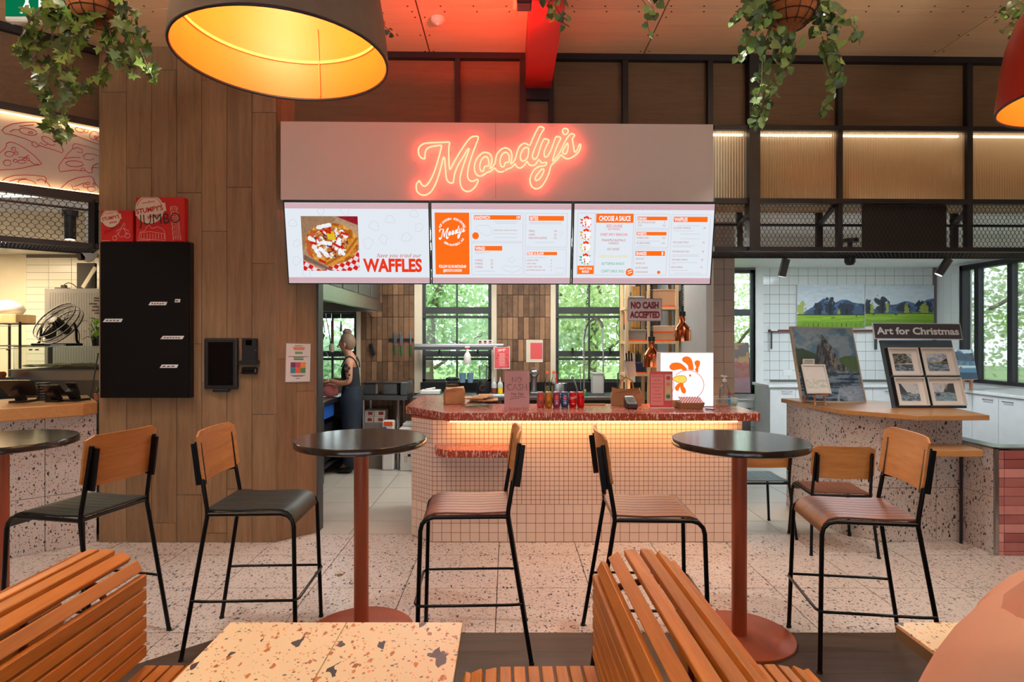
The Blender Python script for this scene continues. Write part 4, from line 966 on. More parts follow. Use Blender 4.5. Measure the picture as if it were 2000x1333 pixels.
def stool(x, y, rot, mseat, label, proto):
    t = proto if proto.get('used') is None else copy_tree(proto)
    t['used'] = 1; t['label'] = label; t.location = (x, y, 0); t.rotation_euler = (0,0,rot); return t
pg_ = make_seat('bar_stool', '', 'bar stool', m_seatg, .74, 1.145, SG); pr_ = make_seat('bar_stool', '', 'bar stool', m_seatr, .74, 1.145, SG)
stl = [stool(-1.365, 3.29, math.radians(2), 0, 'bar stool with dark green seat facing the round table before the timber column', pg_),
 stool(-2.21, 3.2, math.radians(168), 0, 'bar stool with dark green seat seen from behind, turned to the pizza counter', pg_),
 stool(-.175, 3.24, math.radians(182), 0, 'bar stool with red-brown seat facing the table by the timber column', pr_),
 stool(.70, 3.18, math.radians(-2), 0, 'bar stool with red-brown seat standing behind the slatted bench', pr_),
 stool(1.825, 3.13, math.radians(172), 0, 'bar stool with red-brown seat standing on the dark timber floor edge by the art counter', pr_)]
c1_ = make_seat('dining_chair', 'low dining chair with blue-grey seat behind the round table', 'chair', m_seatb, .45, .82, 'dining chairs by the art counter', False)
c1_.location = (2.09, 5.12, 0); c1_.rotation_euler = (0,0,PI/2)
c2_ = make_seat('dining_chair', 'low dining chair with red-brown seat beside the terrazzo art counter', 'chair', m_seatr, .45, .82, 'dining chairs by the art counter', False)
c2_.location = (2.53, 4.73, 0); c2_.rotation_euler = (0,0,math.radians(82))
for o in bpy.data.objects:
    if 'used' in o: del o['used']
# ================================================================ slatted back-to-back benches and terrazzo tables
m_ox = mat('oxide_steel', (120,44,34), .5, .2)
def bench(label, x, y1, rot):
    t = thing('slatted_bench', label, 'bench', (x, y1-.85, 0), 0, 'slatted back-to-back benches')
    L0, L1 = y1-1.7, y1; yc = (L0+L1)/2
    def slat(dx, z, ang, wd=.040, th=.022, dy=0):
        R = Matrix.Rotation(ang, 3, 'Y'); MB().obox((x+dx, yc+dy/2, z), wd, L1-L0+dy, th, R).build('slat', m_slat, t, bevel=.0025)
    for s in (-1, 1):
        for z in (.765, .715, .665, .615, .565, .515): slat(s*.150, z, PI/2, .041)
        for dx, z, a in ((.128,.812,62), (.083,.846,32), (.028,.862,6)): slat(s*dx, z, s*math.radians(a), .042, .024)
        for k in range(9): slat(s*(.175+.049*k), .452-(.0 if k < 7 else .006*(k-6)), s*math.radians(0 if k < 7 else 12*(k-6)))
        slat(s*.606, .425, s*math.radians(70))
    for y in (L0+.18, yc, L1-.18):
        f = MB()
        for s in (-1, 1):
            f.tube([(x+s*.12,y,.02),(x+s*.132,y,.5),(x+s*.132,y,.77),(x+s*.10,y,.815),(x,y,.84)], .011, 6)
            f.tube([(x+s*.12,y,.43),(x+s*.52,y,.43),(x+s*.57,y,.41),(x+s*.585,y,.36)], .011, 6); f.tube([(x+s*.45,y,.43),(x+s*.45,y,.0)], .013, 6)
        f.tube([(x-.12,y,.012),(x+.12,y,.012)], .011, 6); f.build('frame', m_ox, t, smooth=40)
    t.rotation_euler = (0,0,rot)
    return t
bench('honey coloured slatted bench facing the terrazzo table under the large pendant', -1.44, 2.15, 0)
bench('honey coloured slatted bench with rounded back between the two terrazzo tables', .475, 2.15, math.radians(1.0))
def ttable(label, x0, x1, y0, y1):
    t = thing('terrazzo_table', label, 'table', ((x0+x1)/2, (y0+y1)/2, 0), 0, 'terrazzo dining tables'); xm = (x0+x1)/2
    MB().box(x0+.003, x1-.003, y0+.003, y1-.003, .705, .741).build('top_board', mat('olive_board', (110,104,84), .6), t)
    for a, b in ((x0, xm-.0012), (xm+.0012, x1)): MB().box(a, b, y0, y1, .741, .752).build('terrazzo_tile', m_terrt, t, bevel=.001)
    yc = (y0+y1)/2
    for y in (y0+.25, y1-.25): MB().cyl((xm,y,.02), (xm,y,.705), .035, n=20).build('leg', m_terra, t, smooth=40); MB().box(xm-.25, xm+.25, y-.04, y+.04, 0, .02).build('foot', m_terra, t)
    return t
ttable('pale terrazzo dining table under the large pendant, its two tiles split by a dark joint', -.848, -.139, .66, 1.856)
ttable('pale terrazzo dining table beside the person in the pink shirt', 1.182, 1.89, .66, 1.856)
# ================================================================ hanging baskets
def leafmat(name, c1, c2):
    m, nt, b = nodemat(name); oi = N(nt, 'ShaderNodeObjectInfo')
    nt.links.new(ramp(nt, oi.outputs['Random'], [(0, lin(c1)), (.6, lin(c2)), (1, lin(tuple(min(255, int(x*1.35)) for x in c2)))]), b.inputs['Base Color']); b.inputs['Roughness'].default_value = .35
    b.inputs['Subsurface Weight'].default_value = 0; return m
m_leaf = leafmat('ivy_leaf', (38,58,30), (88,112,48)); m_leaf2 = leafmat('pothos_leaf', (48,70,40), (98,128,72)); m_vine = mat('vine', (84,70,44), .7)
m_coir = mat('coir', (150,90,48), .95, 0, .3, 30, .8, 60); m_wire = mat('basket_wire', (36,30,28), .5, .4)
def leaf_mesh(kind):
    if kind == 'ivy': pts = [(0,-.1),(.28,-.28),(.62,-.22),(.40,.08),(.85,.30),(.36,.42),(0,1.0),(-.36,.42),(-.85,.30),(-.40,.08),(-.62,-.22),(-.28,-.28)]
    else: pts = [(0,0),(.2,-.14),(.44,-.02),(.52,.25),(.36,.6),(0,1.0),(-.36,.6),(-.52,.25),(-.44,-.02),(-.2,-.14)]
    vs = [(0,.3,-.06)]+[(x, y, .10*abs(x)-.06*y*y) for x, y in pts]; n = len(pts)
    fs = [(0, 1+i, 1+(i+1) % n) for i in range(n)]
    return mesh_of(MB().add(vs, fs), 'leaf', m_leaf if kind == 'ivy' else m_leaf2, 60)
LM = {'ivy': leaf_mesh('ivy'), 'heart': leaf_mesh('heart')}
def basket(label, cx, cy, zb, r, vines, kind, Y, nleaf=270, size=(.022,.046), pot=True):
    t = thing('hanging_basket', label, 'hanging plant', (cx, cy, zb), 0, 'hanging plants'); rs = random.Random(int(cx*100)+3)
    prof = [(0,0),(r*.45,.012),(r*.75,r*.28),(r*.94,r*.6),(r,r*.95)]
    MB().lathe(prof, (cx,cy,zb), 32).build('coir_liner', m_coir, t, smooth=60)
    w_ = MB()
    for (rr, h) in ((r*.62,r*.14),(r*.86,r*.42),(r*.98,r*.7),(r*1.02,r*.96)): w_.tube([(cx+rr*1.02*math.cos(2*PI*k/32), cy+rr*1.02*math.sin(2*PI*k/32), zb+h) for k in range(32)], .0028, 4, closed=True)
    for k in range(12):
        a = 2*PI*k/12; w_.tube([(cx+q*1.02*math.cos(a), cy+q*1.02*math.sin(a), zb+h-.003) for q, h in prof[1:]], .0025, 4)
    for k in range(3): a = 2*PI*k/3+.4; w_.tube([(cx+r*math.cos(a), cy+r*math.sin(a), zb+r*.96), (cx, cy, min(zb+.5, 3.942)), (cx, cy, 3.942)], .0022, 4)
    w_.build('wire_basket', m_wire, t)
    segs = []
    for vi, vp in enumerate(vines):
        dy = rs.uniform(-.12, .12)
        P = [Vector((0,0,0))+at(x, y, Y+dy*min(1, i*.6)) for i, (x, y) in enumerate(vp)]
        P = smoothpts(P, 6); st_ = MB().tube(P, .0022, 4); st_.build('vine', m_vine, t)
        L = sum((P[i+1]-P[i]).length for i in range(len(P)-1)); segs.append((P, L))
    tot = sum(L for _, L in segs); Mi_ = wmat(t).inverted()
    for P, L in segs:
        n = max(3, int(nleaf*L/tot))
        for k in range(n):
            f = (k+rs.random())/n; q = f*(len(P)-1); i = min(int(q), len(P)-2); p = P[i].lerp(P[i+1], q-i)
            sp = .035*(1-f*.75); p = p+Vector((rs.gauss(0,sp), rs.gauss(0,sp), rs.gauss(0,sp*.7)))
            sc = rs.uniform(*size)*(1.15-.4*f)
            R = Matrix.Rotation(rs.uniform(-.9,.9), 4, 'Z')@Matrix.Rotation(PI/2+rs.uniform(-.7,.6), 4, 'X')@Matrix.Rotation(PI+rs.gauss(0,.8), 4, 'Z')
            inst(LM[kind], 'leaf', t, Mi_@(Matrix.Translation(p)@R@Matrix.Scale(sc, 4)))
    return t
p = at(187, 50, 3.4)
basket('hanging basket of trailing lobed ivy before the pizza fascia', p.x, p.y, p.z, .145,
 [[(160,0),(90,15),(48,55),(30,108)], [(150,5),(85,50),(72,125),(82,190),(92,255)], [(150,15),(112,80),(96,150),(106,215),(112,272)], [(160,25),(142,75),(126,140),(132,205),(130,282)], [(160,30),(150,90),(140,150),(150,190)], [(200,40),(215,90),(205,140),(172,172),(150,186)], [(235,0),(250,45),(268,85),(288,130),(302,158)], [(230,5),(252,50),(264,110),(260,152)], [(205,35),(222,85),(236,130)], [(120,0),(70,30),(60,90),(48,120)]], 'ivy', 3.36, 298, (.036,.066))
p = at(1540, 58, 3.4)
basket('hanging basket of trailing heart-leaved plant before the steel header', p.x, p.y, p.z, .15,
 [[(1505,0),(1455,18),(1430,45)], [(1505,15),(1482,55),(1462,92),(1440,118)], [(1510,30),(1492,90),(1488,150),(1484,205),(1472,252)], [(1528,55),(1520,100),(1514,150),(1498,195),(1494,235)], [(1550,55),(1546,95),(1536,130),(1520,160)], [(1590,0),(1635,30),(1668,55),(1674,78)], [(1595,15),(1622,70),(1640,115),(1638,160),(1620,195),(1602,222)], [(1590,25),(1608,80),(1614,115),(1626,165)], [(1600,0),(1625,40),(1630,90),(1625,120)], [(1500,0),(1470,35),(1450,70)]], 'heart', 3.36, 298, (.034,.062))
basket('hanging basket out above the red beam with two thin leafy strands', at(1170,-60,3.0).x, 3.0, at(0,-48,3.0).z, .13, [[(1120,-20),(1072,5),(1082,32),(1112,52)], [(1115,-20),(1085,5),(1092,25),(1108,40)], [(1235,-20),(1262,10),(1264,40),(1272,78)], [(1240,-20),(1272,8),(1276,35)]], 'heart', 3.0, 44, (.026,.045))
basket('hanging basket trailing narrow stems above the pendant lamp with painted red glow', at(2045,-10,3.3).x, 3.3, at(0,-20,3.3).z, .13, [[(2010,-5),(1975,15),(1948,40)], [(2010,10),(1985,35),(1958,60)], [(2015,20),(1996,45),(1972,72)], [(2010,0),(1990,5),(1965,28)]], 'heart', 3.3, 46, (.024,.044))
basket('small hanging basket behind the large pendant with one striped strand', at(690,-50,3.6).x, 3.6, at(0,-42,3.6).z, .12, [[(715,-10),(735,35),(752,52),(770,70)]], 'heart', 3.6, 12, (.022,.034))
# exit sign
p0, p1 = at(8, -40, 3.9), at(132, 40, 3.9)
t = thing('exit_sign', 'green and white illuminated exit sign hanging behind the ivy', 'exit sign', ((p0.x+p1.x)/2, 3.95, p1.z))
MB().box(p0.x, p1.x, 3.9, 3.96, p1.z, p0.z).build('housing', m_white, t, bevel=.01)
fr = Frame((p0.x+.01,3.899,p0.z-.02), (p1.x-.01,3.899,p0.z-.02), (p0.x+.01,3.899,p1.z+.025))
MB().frect(fr, 0, 0, 1, 1, .001).build('green_face', emis('exit_green', (8,120,78), .9), t)
q = MB(); q.fell(fr, .36, .3, .035, .055, .002, 12); q.fpoly(fr, [(.33,.38),(.40,.38),(.38,.62),(.33,.62)], .002); q.fpoly(fr, [(.34,.6),(.39,.6),(.44,.9),(.40,.9)], .002); q.fpoly(fr, [(.33,.58),(.37,.62),(.28,.92),(.24,.9)], .002); q.fpoly(fr, [(.55,.15),(.85,.15),(.85,.9),(.8,.9),(.8,.25),(.6,.25),(.6,.9),(.55,.9)], .002)
q.build('running_figure', emis('exit_white', (236,246,240), 1.1), t, kind='stuff')
MB().cyl(((p0.x+p1.x)/2, 3.93, p0.z), ((p0.x+p1.x)/2, 3.93, 3.943), .01, n=8).build('hanger', m_white, t)
# ================================================================ kitchen behind the counter
def pb_(mb, x0, x1, y0, y1, Y, dep):      # box from picture extents at depth Y
    return mb.box(WX(x0, Y), WX(x1, Y), Y, Y+dep, HZ(y1, Y), HZ(y0, Y))
m_kraft = mat('kraft_paper', (196,150,106), .8, 0, .12, 14, .3, 30); m_card = mat('brown_card', (150,112,78), .8)
m_paper = mat('white_paper', (236,234,232), .6, 0, .02); m_blueg = mat('blue_plastic', (40,96,190), .4); m_clear = glassmat('clear_plastic', (.92,.94,.95), .12, .15)
m_frost = mat('frosted_plastic', (226,230,232), .35, 0, .03, trans=.35); m_copper = mat('copper', (196,110,70), .18, 1, .08, 6)
m_redpl = mat('red_plastic', (206,40,36), .4); m_green = mat('green_handle', (30,120,64), .5); m_orange = mat('orange_lid', (240,96,30), .45); m_yellow = mat('mustard', (240,196,20), .35); m_pine = wood('pine', (206,170,122), (232,202,158), 'z', .8, .5, .1, 1)
# back bench
t = thing('work_bench', 'long steel work bench with black upstand under the kitchen windows', 'bench', (.4, 7.6, 0))
MB().box(-1.15, 1.93, 7.3, 8.03, .88, .92).build('bench_top', m_steeld, t, bevel=.004); MB().box(-1.15, 1.93, 8.0, 8.04, .92, 1.045).build('upstand', m_blackm, t)
MB().box(-1.1, 1.9, 7.33, 8.0, .25, .27).build('under_shelf', m_steeld, t)
for x in (-1.1, -.1, .9, 1.88):
    for y in (7.34, 7.95): MB().box(x-.02, x+.02, y-.02, y+.02, 0, .88).build('leg', m_steeld, t)
MB().box(.75, 1.35, 7.38, 7.85, .921, .925).build('sink_rim', m_steel, t); MB().box(.80, 1.30, 7.42, 7.80, .9255, .9265).build('sink_bowl', m_dark, t)
# cook line at the left
t = thing('cook_bench', 'steel prep bench in front of the woman with a blue crate slung below', 'bench', (-2.4, 7.35, 0))
MB().box(-2.95, -2.04, 6.72, 8.02, .865, .92).build('bench_top', m_steel, t, bevel=.012, bseg=3); MB().box(-2.9, -2.1, 6.8, 8.0, .12, .15).build('under_shelf', m_steeld, t)
for x, y in ((-2.08,6.78), (-2.08,7.95), (-2.88,6.78), (-2.88,7.95)): MB().box(x-.02, x+.02, y-.02, y+.02, 0, .865).build('leg', m_steeld, t)
MB().box(-2.30, -2.09, 6.8, 7.3, .70, .85).build('crate', m_blueg, t); MB().box(-2.6, -2.1, 6.85, 7.9, .45, .62).build('drawer', m_dark, t); MB().box(-2.6, -2.1, 6.85, 7.9, .2, .40).build('drawer', m_dark, t)
for k, (x, y, lab) in enumerate(((-2.26, 7.1, 'clear tub of red meat on the prep bench'), (-2.42, 7.4, 'second clear tub of red meat set back on the prep bench'))):
    t = thing('food_tub', lab, 'food tub', (x, y, .92), 0, 'food tubs'); MB().lathe([(.05,0),(.06,.10),(.062,.105)], (x,y,.92), 20).build('tub', m_clear, t); MB().lathe([(0,.005),(.045,.005),(.05,.06),(0,.07)], (x,y,.92), 16).build('contents', mat('meat', (150,40,44), .6), t, smooth=60)
MB().lathe([(0,0),(.09,.01),(.12,.06),(.10,.12),(.05,.15),(0,.16)], (-2.15,7.32,.921), 14, sx=1, sy=.8).build('plastic_food_bag', mat('bagged_meat', (206,120,120), .35), smooth=60, label='pink plastic food bag beside the woman on the prep bench', cat='bag')
MB().box(-2.7, -2.3, 7.55, 7.9, .92, .935).build('chopping_board', m_green, bevel=.004, label='green chopping board on the prep bench below the window', cat='board')
# extraction hood
t = thing('extraction_hood', 'stainless steel extraction hood over the prep bench', 'hood', (-2.3, 6.5, 1.97))
MB().box(-2.95, -1.65, 5.28, 7.84, 2.08, 2.70).build('canopy', m_steel, t); b = MB().box(-1.69, -1.63, 5.25, 7.86, 1.97, 2.08).box(-2.97, -1.69, 5.25, 5.30, 1.97, 2.08).box(-2.97, -1.69, 7.81, 7.86, 1.97, 2.08).build('gutter', m_steel, t)
for y0, y1 in ((5.4,6.0), (6.05,6.65), (6.7,7.25), (7.3,7.75)): MB().box(-1.648, -1.642, y0, y1, 2.12, 2.66).build('side_panel', m_steeld, t, bevel=.004)
for y in (5.9, 6.6, 7.3): MB().box(-2.6, -1.95, y-.25, y+.25, 2.075, 2.079).build('filter', mat('hood_filter', (150,124,84), .5, .5), t)
for y in (6.2, 7.0): MB().box(-1.86, -1.80, y-.2, y+.2, 2.05, 2.075).build('hood_light', emis('hood_light', (236,244,255), 6), t)
# utensil rail and utensils
t = thing('utensil_rail', 'dark hanging rail across the kitchen window above the woman', 'rail', (-2.3, 7.85, 1.9))
MB().cyl((-2.8,7.85,1.93), (-1.98,7.85,1.93), .012, n=8).build('rail', m_black, t); MB().cyl((-2.8,7.85,1.89), (-1.98,7.85,1.89), .006, n=8).build('lower_rail', m_black, t)
for x in (-2.7, -2.02): MB().bar((x,7.85,1.92), (x,8.05,1.92), .02, .02).build('bracket', m_black, t)
def hook(t, x, z): MB().tube([(x,7.852,1.945),(x,7.832,1.945),(x,7.832,z+.02),(x,7.84,z)], .003, 5).build('hook', m_chrome, t)
def utensil(name, label, px_, parts):
    Y = 7.84; x = WX(px_, Y); t = thing(name, label, 'utensil', (x, Y, HZ(700, Y)), 0, 'utensils on the rail')
    zt_ = None
    for (pn, pts, r, m) in parts:
        P = [at(a, b, Y) for a, b in pts]; MB().tube(P, r if not isinstance(r, list) else .01, 8, rs=r if isinstance(r, list) else None).build(pn, m, t, smooth=60); zt_ = max(p.z for p in P) if zt_ is None else max(zt_, max(p.z for p in P))
    hook(t, x, zt_-.01)
utensil('tongs', 'pair of steel tongs hanging from the rail', 631, [('arm', [(631,626),(629,645),(627,664)], .007, m_steel), ('arm', [(631,626),(633,640),(634,650)], .007, m_steel)])
utensil('ladle', 'steel ladle with long thin handle hanging beside the tongs', 637, [('handle', [(637,621),(642,645),(646,672)], .006, m_black), ('bowl', [(626,650),(628,656),(629,664)], [.02,.05,.02], m_steeld)])
utensil('spatula', 'cream silicone spatula with red-brown handle hanging in the window', 648, [('handle', [(648,627),(648,648),(648,671)], [.012,.010,.010], mat('brown_handle', (110,44,40), .5)), ('blade', [(648,671),(647.5,675),(648,684),(648,688)], [.012,.036,.036,.026], m_cream)])
utensil('ladle', 'ladle with grey handle half hidden by the woman\'s hair bun', 666, [('handle', [(666,629),(666,640),(666,648)], [.009,.015,.018], m_steeld), ('shaft', [(666,648),(666,690)], .005, m_steel)])
utensil('skimmer', 'round wire skimmer hanging low on the rail', 628, [('handle', [(629.5,664),(629.5,684)], .005, m_steel), ('hoop', [(620,700),(623,690),(629,686),(637,688),(643,700)], .004, m_steel), ('shaft', [(629.5,626),(629.5,664)], .004, m_steel)])
# black handset
t = thing('handset', 'black handset hanging by its cord on the brown tiled wall', 'handset', (WX(727,8), 8.0, HZ(696,8)))
MB().bar(at(724,672,8.0), at(730,694,8.0), .055, .03, (0,1,0)).build('body', m_dark, t, bevel=.008); MB().tube([at(725,672,8.0), at(726,640,8.02), at(724,618,8.03), at(718,612,8.03)], .004, 5).build('cord', m_black, t)
# knives
t = thing('knife_rack', 'black magnetic knife rack on the brown tiled wall', 'knife rack', (WX(783,8.02), 8.02, HZ(667,8.02))); MB().box(WX(759,8.0), WX(806,8.0), 8.015, 8.04, HZ(667,8.02), HZ(661.5,8.02)).build('bar', m_blackm, t)
for x, lab, h_ in ((772, 'green handled knife, first on the rack from the woman\'s side', 648), (784, 'green handled knife, middle one on the rack', 649), (802, 'thin green handled knife beside the window frame', 644)):
    t = thing('kitchen_knife', lab, 'knife', (WX(x,8.005), 8.005, HZ(695,8.005)), 0, 'knives on the rack'); Y = 8.007; wd = 3.6 if x != 802 else 1.6
    fr = Frame(at(x-wd, h_, Y), at(x+wd, h_, Y), at(x-wd, 674, Y)); MB().fpoly(fr, [(.15,.0),(.45,.05),(.95,.35),(1,1),(.1,1)], .002, .003).build('blade', m_steel, t)
    MB().bar(at(x,673,Y-.004), at(x+.6,694,Y-.004), .024, .016, (0,1,0)).build('handle', m_green, t, bevel=.005); MB().bar(at(x-1,673,Y-.005), at(x+2,676,Y-.005), .014, .018, (0,1,0)).build('collar', m_redpl, t)
# gastronorm bench
t = thing('tray_bench', 'small steel bench holding two deep trays behind the woman', 'bench', (WX(745,7.6), 7.7, 0)); Y = 7.5; zt2 = HZ(773.5, Y)
x0, x1 = WX(703, Y), WX(795, Y)
MB().box(x0, x1, Y, 8.0, zt2-.055, zt2).build('bench_top', m_steeld, t); MB().box(x1-.09, x1, Y+.02, 8.0, zt2, HZ(747, Y)).build('end_guard', m_steeld, t, bevel=.01)
for x in (x0+.03, x1-.12):
    for y in (Y+.05, 7.95): MB().cyl((x,y,0), (x,y,zt2-.055), .02, n=12).build('leg', m_steel, t)
for a, b, lab in ((704,740,'deep steel tray behind the woman\'s hip'), (743,781,'deep steel tray by the end guard of the bench')):
    u = thing('steam_tray', lab, 'tray', (WX((a+b)/2, Y+.1), Y+.2, zt2), 0, 'deep steel trays'); xa_, xb_ = WX(a, Y+.05), WX(b, Y+.05); z1 = HZ(748, Y+.05)
    MB().box(xa_+.02, xb_-.02, Y+.06, Y+.38, zt2+.001, z1).build('pan', m_steel, u, bevel=.02); MB().box(xa_, xb_, Y+.04, Y+.40, z1-.004, z1+.003).build('rim', m_steel, u)
# boxes under it
mbx = mat('printed_box', (214,206,196), .7); lb = mat('box_label', (150,56,50), .7)
u = MB().box(WX(709,7.6), WX(751.5,7.6), 7.55, 7.9, 0, HZ(826,7.6)).build('carton', mat('grey_carton', (128,118,110), .8), label='large grey-brown carton on the floor below the tray bench', cat='box')
Y = 7.6; z0 = HZ(826, Y); hb = HZ(814, Y)-z0
for i, (a, b) in enumerate(((709.5,729.5), (730,751))):
    for k in range(2):
        t = thing('white_box', ['white printed box at the bottom of the pile, near the woman', 'white printed box on top of the pile, near the woman', 'white printed box at the bottom of the pile, near the table leg', 'white printed box on top of the pile, near the table leg'][i*2+k], 'box', (WX((a+b)/2, Y), Y+.1, z0+k*hb), 0, 'white boxes on the carton')
        xa_, xb_ = WX(a+k, Y), WX(b+k, Y); MB().box(xa_+.002, xb_-.002, Y-.0, Y+.22, z0+k*hb+.001, z0+(k+1)*hb-.003).build('box', mbx, t, bevel=.003)
        MB().box(xa_+.055, xb_-.02, Y-.003, Y, z0+k*hb+.02, z0+(k+1)*hb-.02).build('label', lb, t)
t = thing('flour_bag', 'white and orange flour bag beside the grey carton', 'bag', (WX(758,7.5), 7.55, 0)); MB().box(WX(746,7.45), WX(769,7.45), 7.45, 7.6, 0, HZ(823,7.45)).build('bag', m_paper, t, bevel=.02, bseg=2); MB().box(WX(750,7.45), WX(767,7.45), 7.445, 7.449, HZ(832,7.45), HZ(824,7.45)).build('orange_band', m_orange, t); MB().fell(Frame(at(747,834,7.446),at(755,834,7.446),at(747,842,7.446)), .5, .5, .5, .5, 0).build('blue_mark', m_blueg, t)
t = thing('white_bin', 'white plastic bin with sloped lid next to the mosaic counter', 'bin', (WX(792,7.4), 7.5, 0)); Y = 7.42
MB().box(WX(781,Y), WX(812,Y), Y, Y+.35, .0, HZ(842,Y)).build('body', m_white, t, bevel=.01); MB().prism([(WX(779,Y),Y-.01),(WX(813,Y),Y-.01),(WX(813,Y),Y+.36),(WX(779,Y),Y+.36)], HZ(842,Y), HZ(836,Y)).build('lid', m_white, t, bevel=.015); MB().box(WX(784,Y), WX(811,Y), Y+.08, Y+.3, HZ(836,Y), HZ(829,Y)).build('lid_handle', m_white, t, bevel=.012)
fr = Frame(at(780,880,Y-.001), at(806,880,Y-.001), at(780,910,Y-.001)); MB().frect(fr, .62, .25, .85, .42, .001).build('sticker', m_blackm, t); MB().frame_rect(fr, .4, .4, .55, .75, .004, .001).build('printed_mark', m_redpl, t, kind='stuff')
MB().lathe([(0,0),(.13,.0),(.17,.06),(.16,.16),(.10,.21),(0,.22)], (WX(683,7.7),7.8,0), 18, sx=.8, sy=.7).build('refuse_bag', mat('black_bag', (20,20,24), .35, 0, .2, 10, .6, 12), smooth=80, label='crumpled black refuse bag on the floor by the woman\'s feet', cat='bag')
# heat bar
t = thing('heat_bar', 'long stainless heat bar fixed across the kitchen window', 'heat bar', (WX(897,7.7), 7.8, HZ(684,7.7))); Y = 7.7
MB().box(WX(808,Y), WX(984,Y), Y, Y+.2, HZ(679,Y), HZ(672,Y)).build('housing', m_steel, t, bevel=.01, bseg=2); MB().box(WX(808,Y), WX(963,Y), Y+.03, Y+.17, HZ(684,Y), HZ(679,Y)).build('reflector', m_steeld, t)
for x in (WX(812,Y), WX(978,Y)): MB().box(x-.02, x+.02, Y+.2, 8.045, HZ(682,Y), HZ(674,Y)).build('wall_bracket', m_steeld, t)
t = thing('control_box', 'small white three-dial control box on the heat bar', 'control box', (WX(947,Y), Y+.1, HZ(672,Y))); MB().box(WX(933,Y), WX(962.5,Y), Y+.04, Y+.15, HZ(672,Y), HZ(664.3,Y)).build('case', m_white, t)
for k in range(3): x = WX(937.5+9.8*k, Y); MB().box(x-.016, x+.016, Y+.036, Y+.04, HZ(669,Y), HZ(666.3,Y)).build('display', m_blackm, t); MB().box(x-.02, x+.02, Y+.036, Y+.04, HZ(671.5,Y), HZ(670.2,Y)).build('buttons', m_redpl, t)
t = thing('spray_bottle', 'white spray bottle hooked over the heat bar', 'bottle', (WX(913,7.66), 7.66, HZ(711,7.66))); x, z = WX(913,7.66), HZ(711,7.66)
MB().lathe([(0,0),(.042,0),(.045,.01),(.045,.09),(.035,.12),(.015,.155),(.014,.185)], (x,7.655,z), 20).build('bottle', m_white, t, smooth=50); MB().lathe([(.017,.185),(.017,.2),(0,.2)], (x,7.655,z), 16).build('collar', m_redpl, t); MB().bar((x-.03,7.655,z+.215), (x+.03,7.655,z+.215), .02, .025).bar((x-.02,7.655,z+.2), (x+.012,7.655,z+.165), .008, .01).build('trigger_head', m_white, t)
# posters
def poster(name, label, x0, x1, y0, y1, Y, bgm, d=.004, cat='poster'):
    t = thing(name, label, cat, (WX((x0+x1)/2, Y), Y, HZ(y1, Y))); fr = Frame(at(x0,y0,Y), at(x1,y0,Y), at(x0,y1,Y)); MB().frect(fr, 0, 0, 1, 1, 0, d).build('sheet', bgm, t); return t, fr
m_coral = mat('coral_print', (226,92,96), .6, 0, .03)
t, fr = poster('menu_poster', 'coral menu poster with white Moody\'s script by the heat bar', 965, 996, 677, 721, 7.62, m_paper); MB().frect(fr, .03, .04, .97, .97, .001).build('printed_panel', m_coral, t)
q = MB(); logo(fr, .22, .08, .74, .24, .002, q)
for k in range(9): q.fline(fr, [(.32,.32+.065*k),(.68,.32+.065*k)], .004, .002)
q.build('white_print', m_paper, t, kind='stuff'); q = MB()
for a, b in ((.2,.42), (.12,.55), (.75,.4), (.72,.58), (.75,.68), (.8,.77), (.82,.92), (.35,.98)): q.fline(fr, [(a,b-.02),(a+.12,b-.02)], .006, .002)
q.build('pen_notes', m_blackm, t, kind='stuff')
MB().box(WX(970,7.63), WX(992,7.63), 7.62, 7.8, HZ(678,7.63), HZ(676,7.63)).build('clip_arm', m_steeld, t)
t, fr = poster('wall_sheet', 'framed coral sheet on cream backing on the brown tiled wall', 1028, 1060, 664, 708, 8.03, m_cream, .01); MB().frect(fr, .25, .14, .98, .86, .001).build('printed_panel', m_coral, t); MB().frame_rect(fr, .01, .01, .99, .99, .006, .002).build('edge', m_white, t)
# things on the back bench
ZB = .921
def lathe_thing(name, label, cat, x, y, z, parts, grp=None, n=20):
    t = thing(name, label, cat, (x, y, z), 0, grp)
    for pn, prof, m in parts: MB().lathe(prof, (x,y,z), n).build(pn, m, t, smooth=50)
    return t
Y = 7.6
t = thing('scale', 'flat white kitchen scale with utensils laid on it', 'scale', (WX(840,Y), Y, ZB)); MB().box(WX(820,Y), WX(859,Y), Y, Y+.2, ZB, ZB+.05).build('body', m_white, t, bevel=.008); MB().tube([(WX(830,Y),Y+.05,ZB+.06),(WX(848,Y),Y+.1,ZB+.075)], .01, 6).build('spoon', m_white, t)
t = lathe_thing('sauce_tub', 'clear tub of red-brown sauce with dark lid on the back bench', 'tub', WX(882,Y), Y+.1, ZB, [('tub', [(.075,0),(.09,.15),(.0925,.16)], m_clear), ('sauce', [(0,.004),(.073,.004),(.085,.12),(0,.122)], mat('sauce', (170,70,24), .3)), ('lid', [(.06,.165),(.085,.165),(.085,.2),(.06,.21),(0,.21)], m_dark)])
for k, (x, lab) in enumerate(((903.5, 'pale blue plastic cup nearest the sauce tub'), (918.5, 'pale blue plastic cup nearest the blender'))): lathe_thing('blue_cup', lab, 'cup', WX(x,7.92), 7.93, 1.046, [('cup', [(0,0),(.035,0),(.045,.12),(.047,.125),(.043,.12),(.033,.005)], mat('cup_blue', (150,190,226), .4))], 'blue cups on the upstand')
t = thing('blender', 'black blender with clear jug and round dial on the back bench', 'blender', (WX(943,Y), Y+.1, ZB)); x = WX(943, Y)
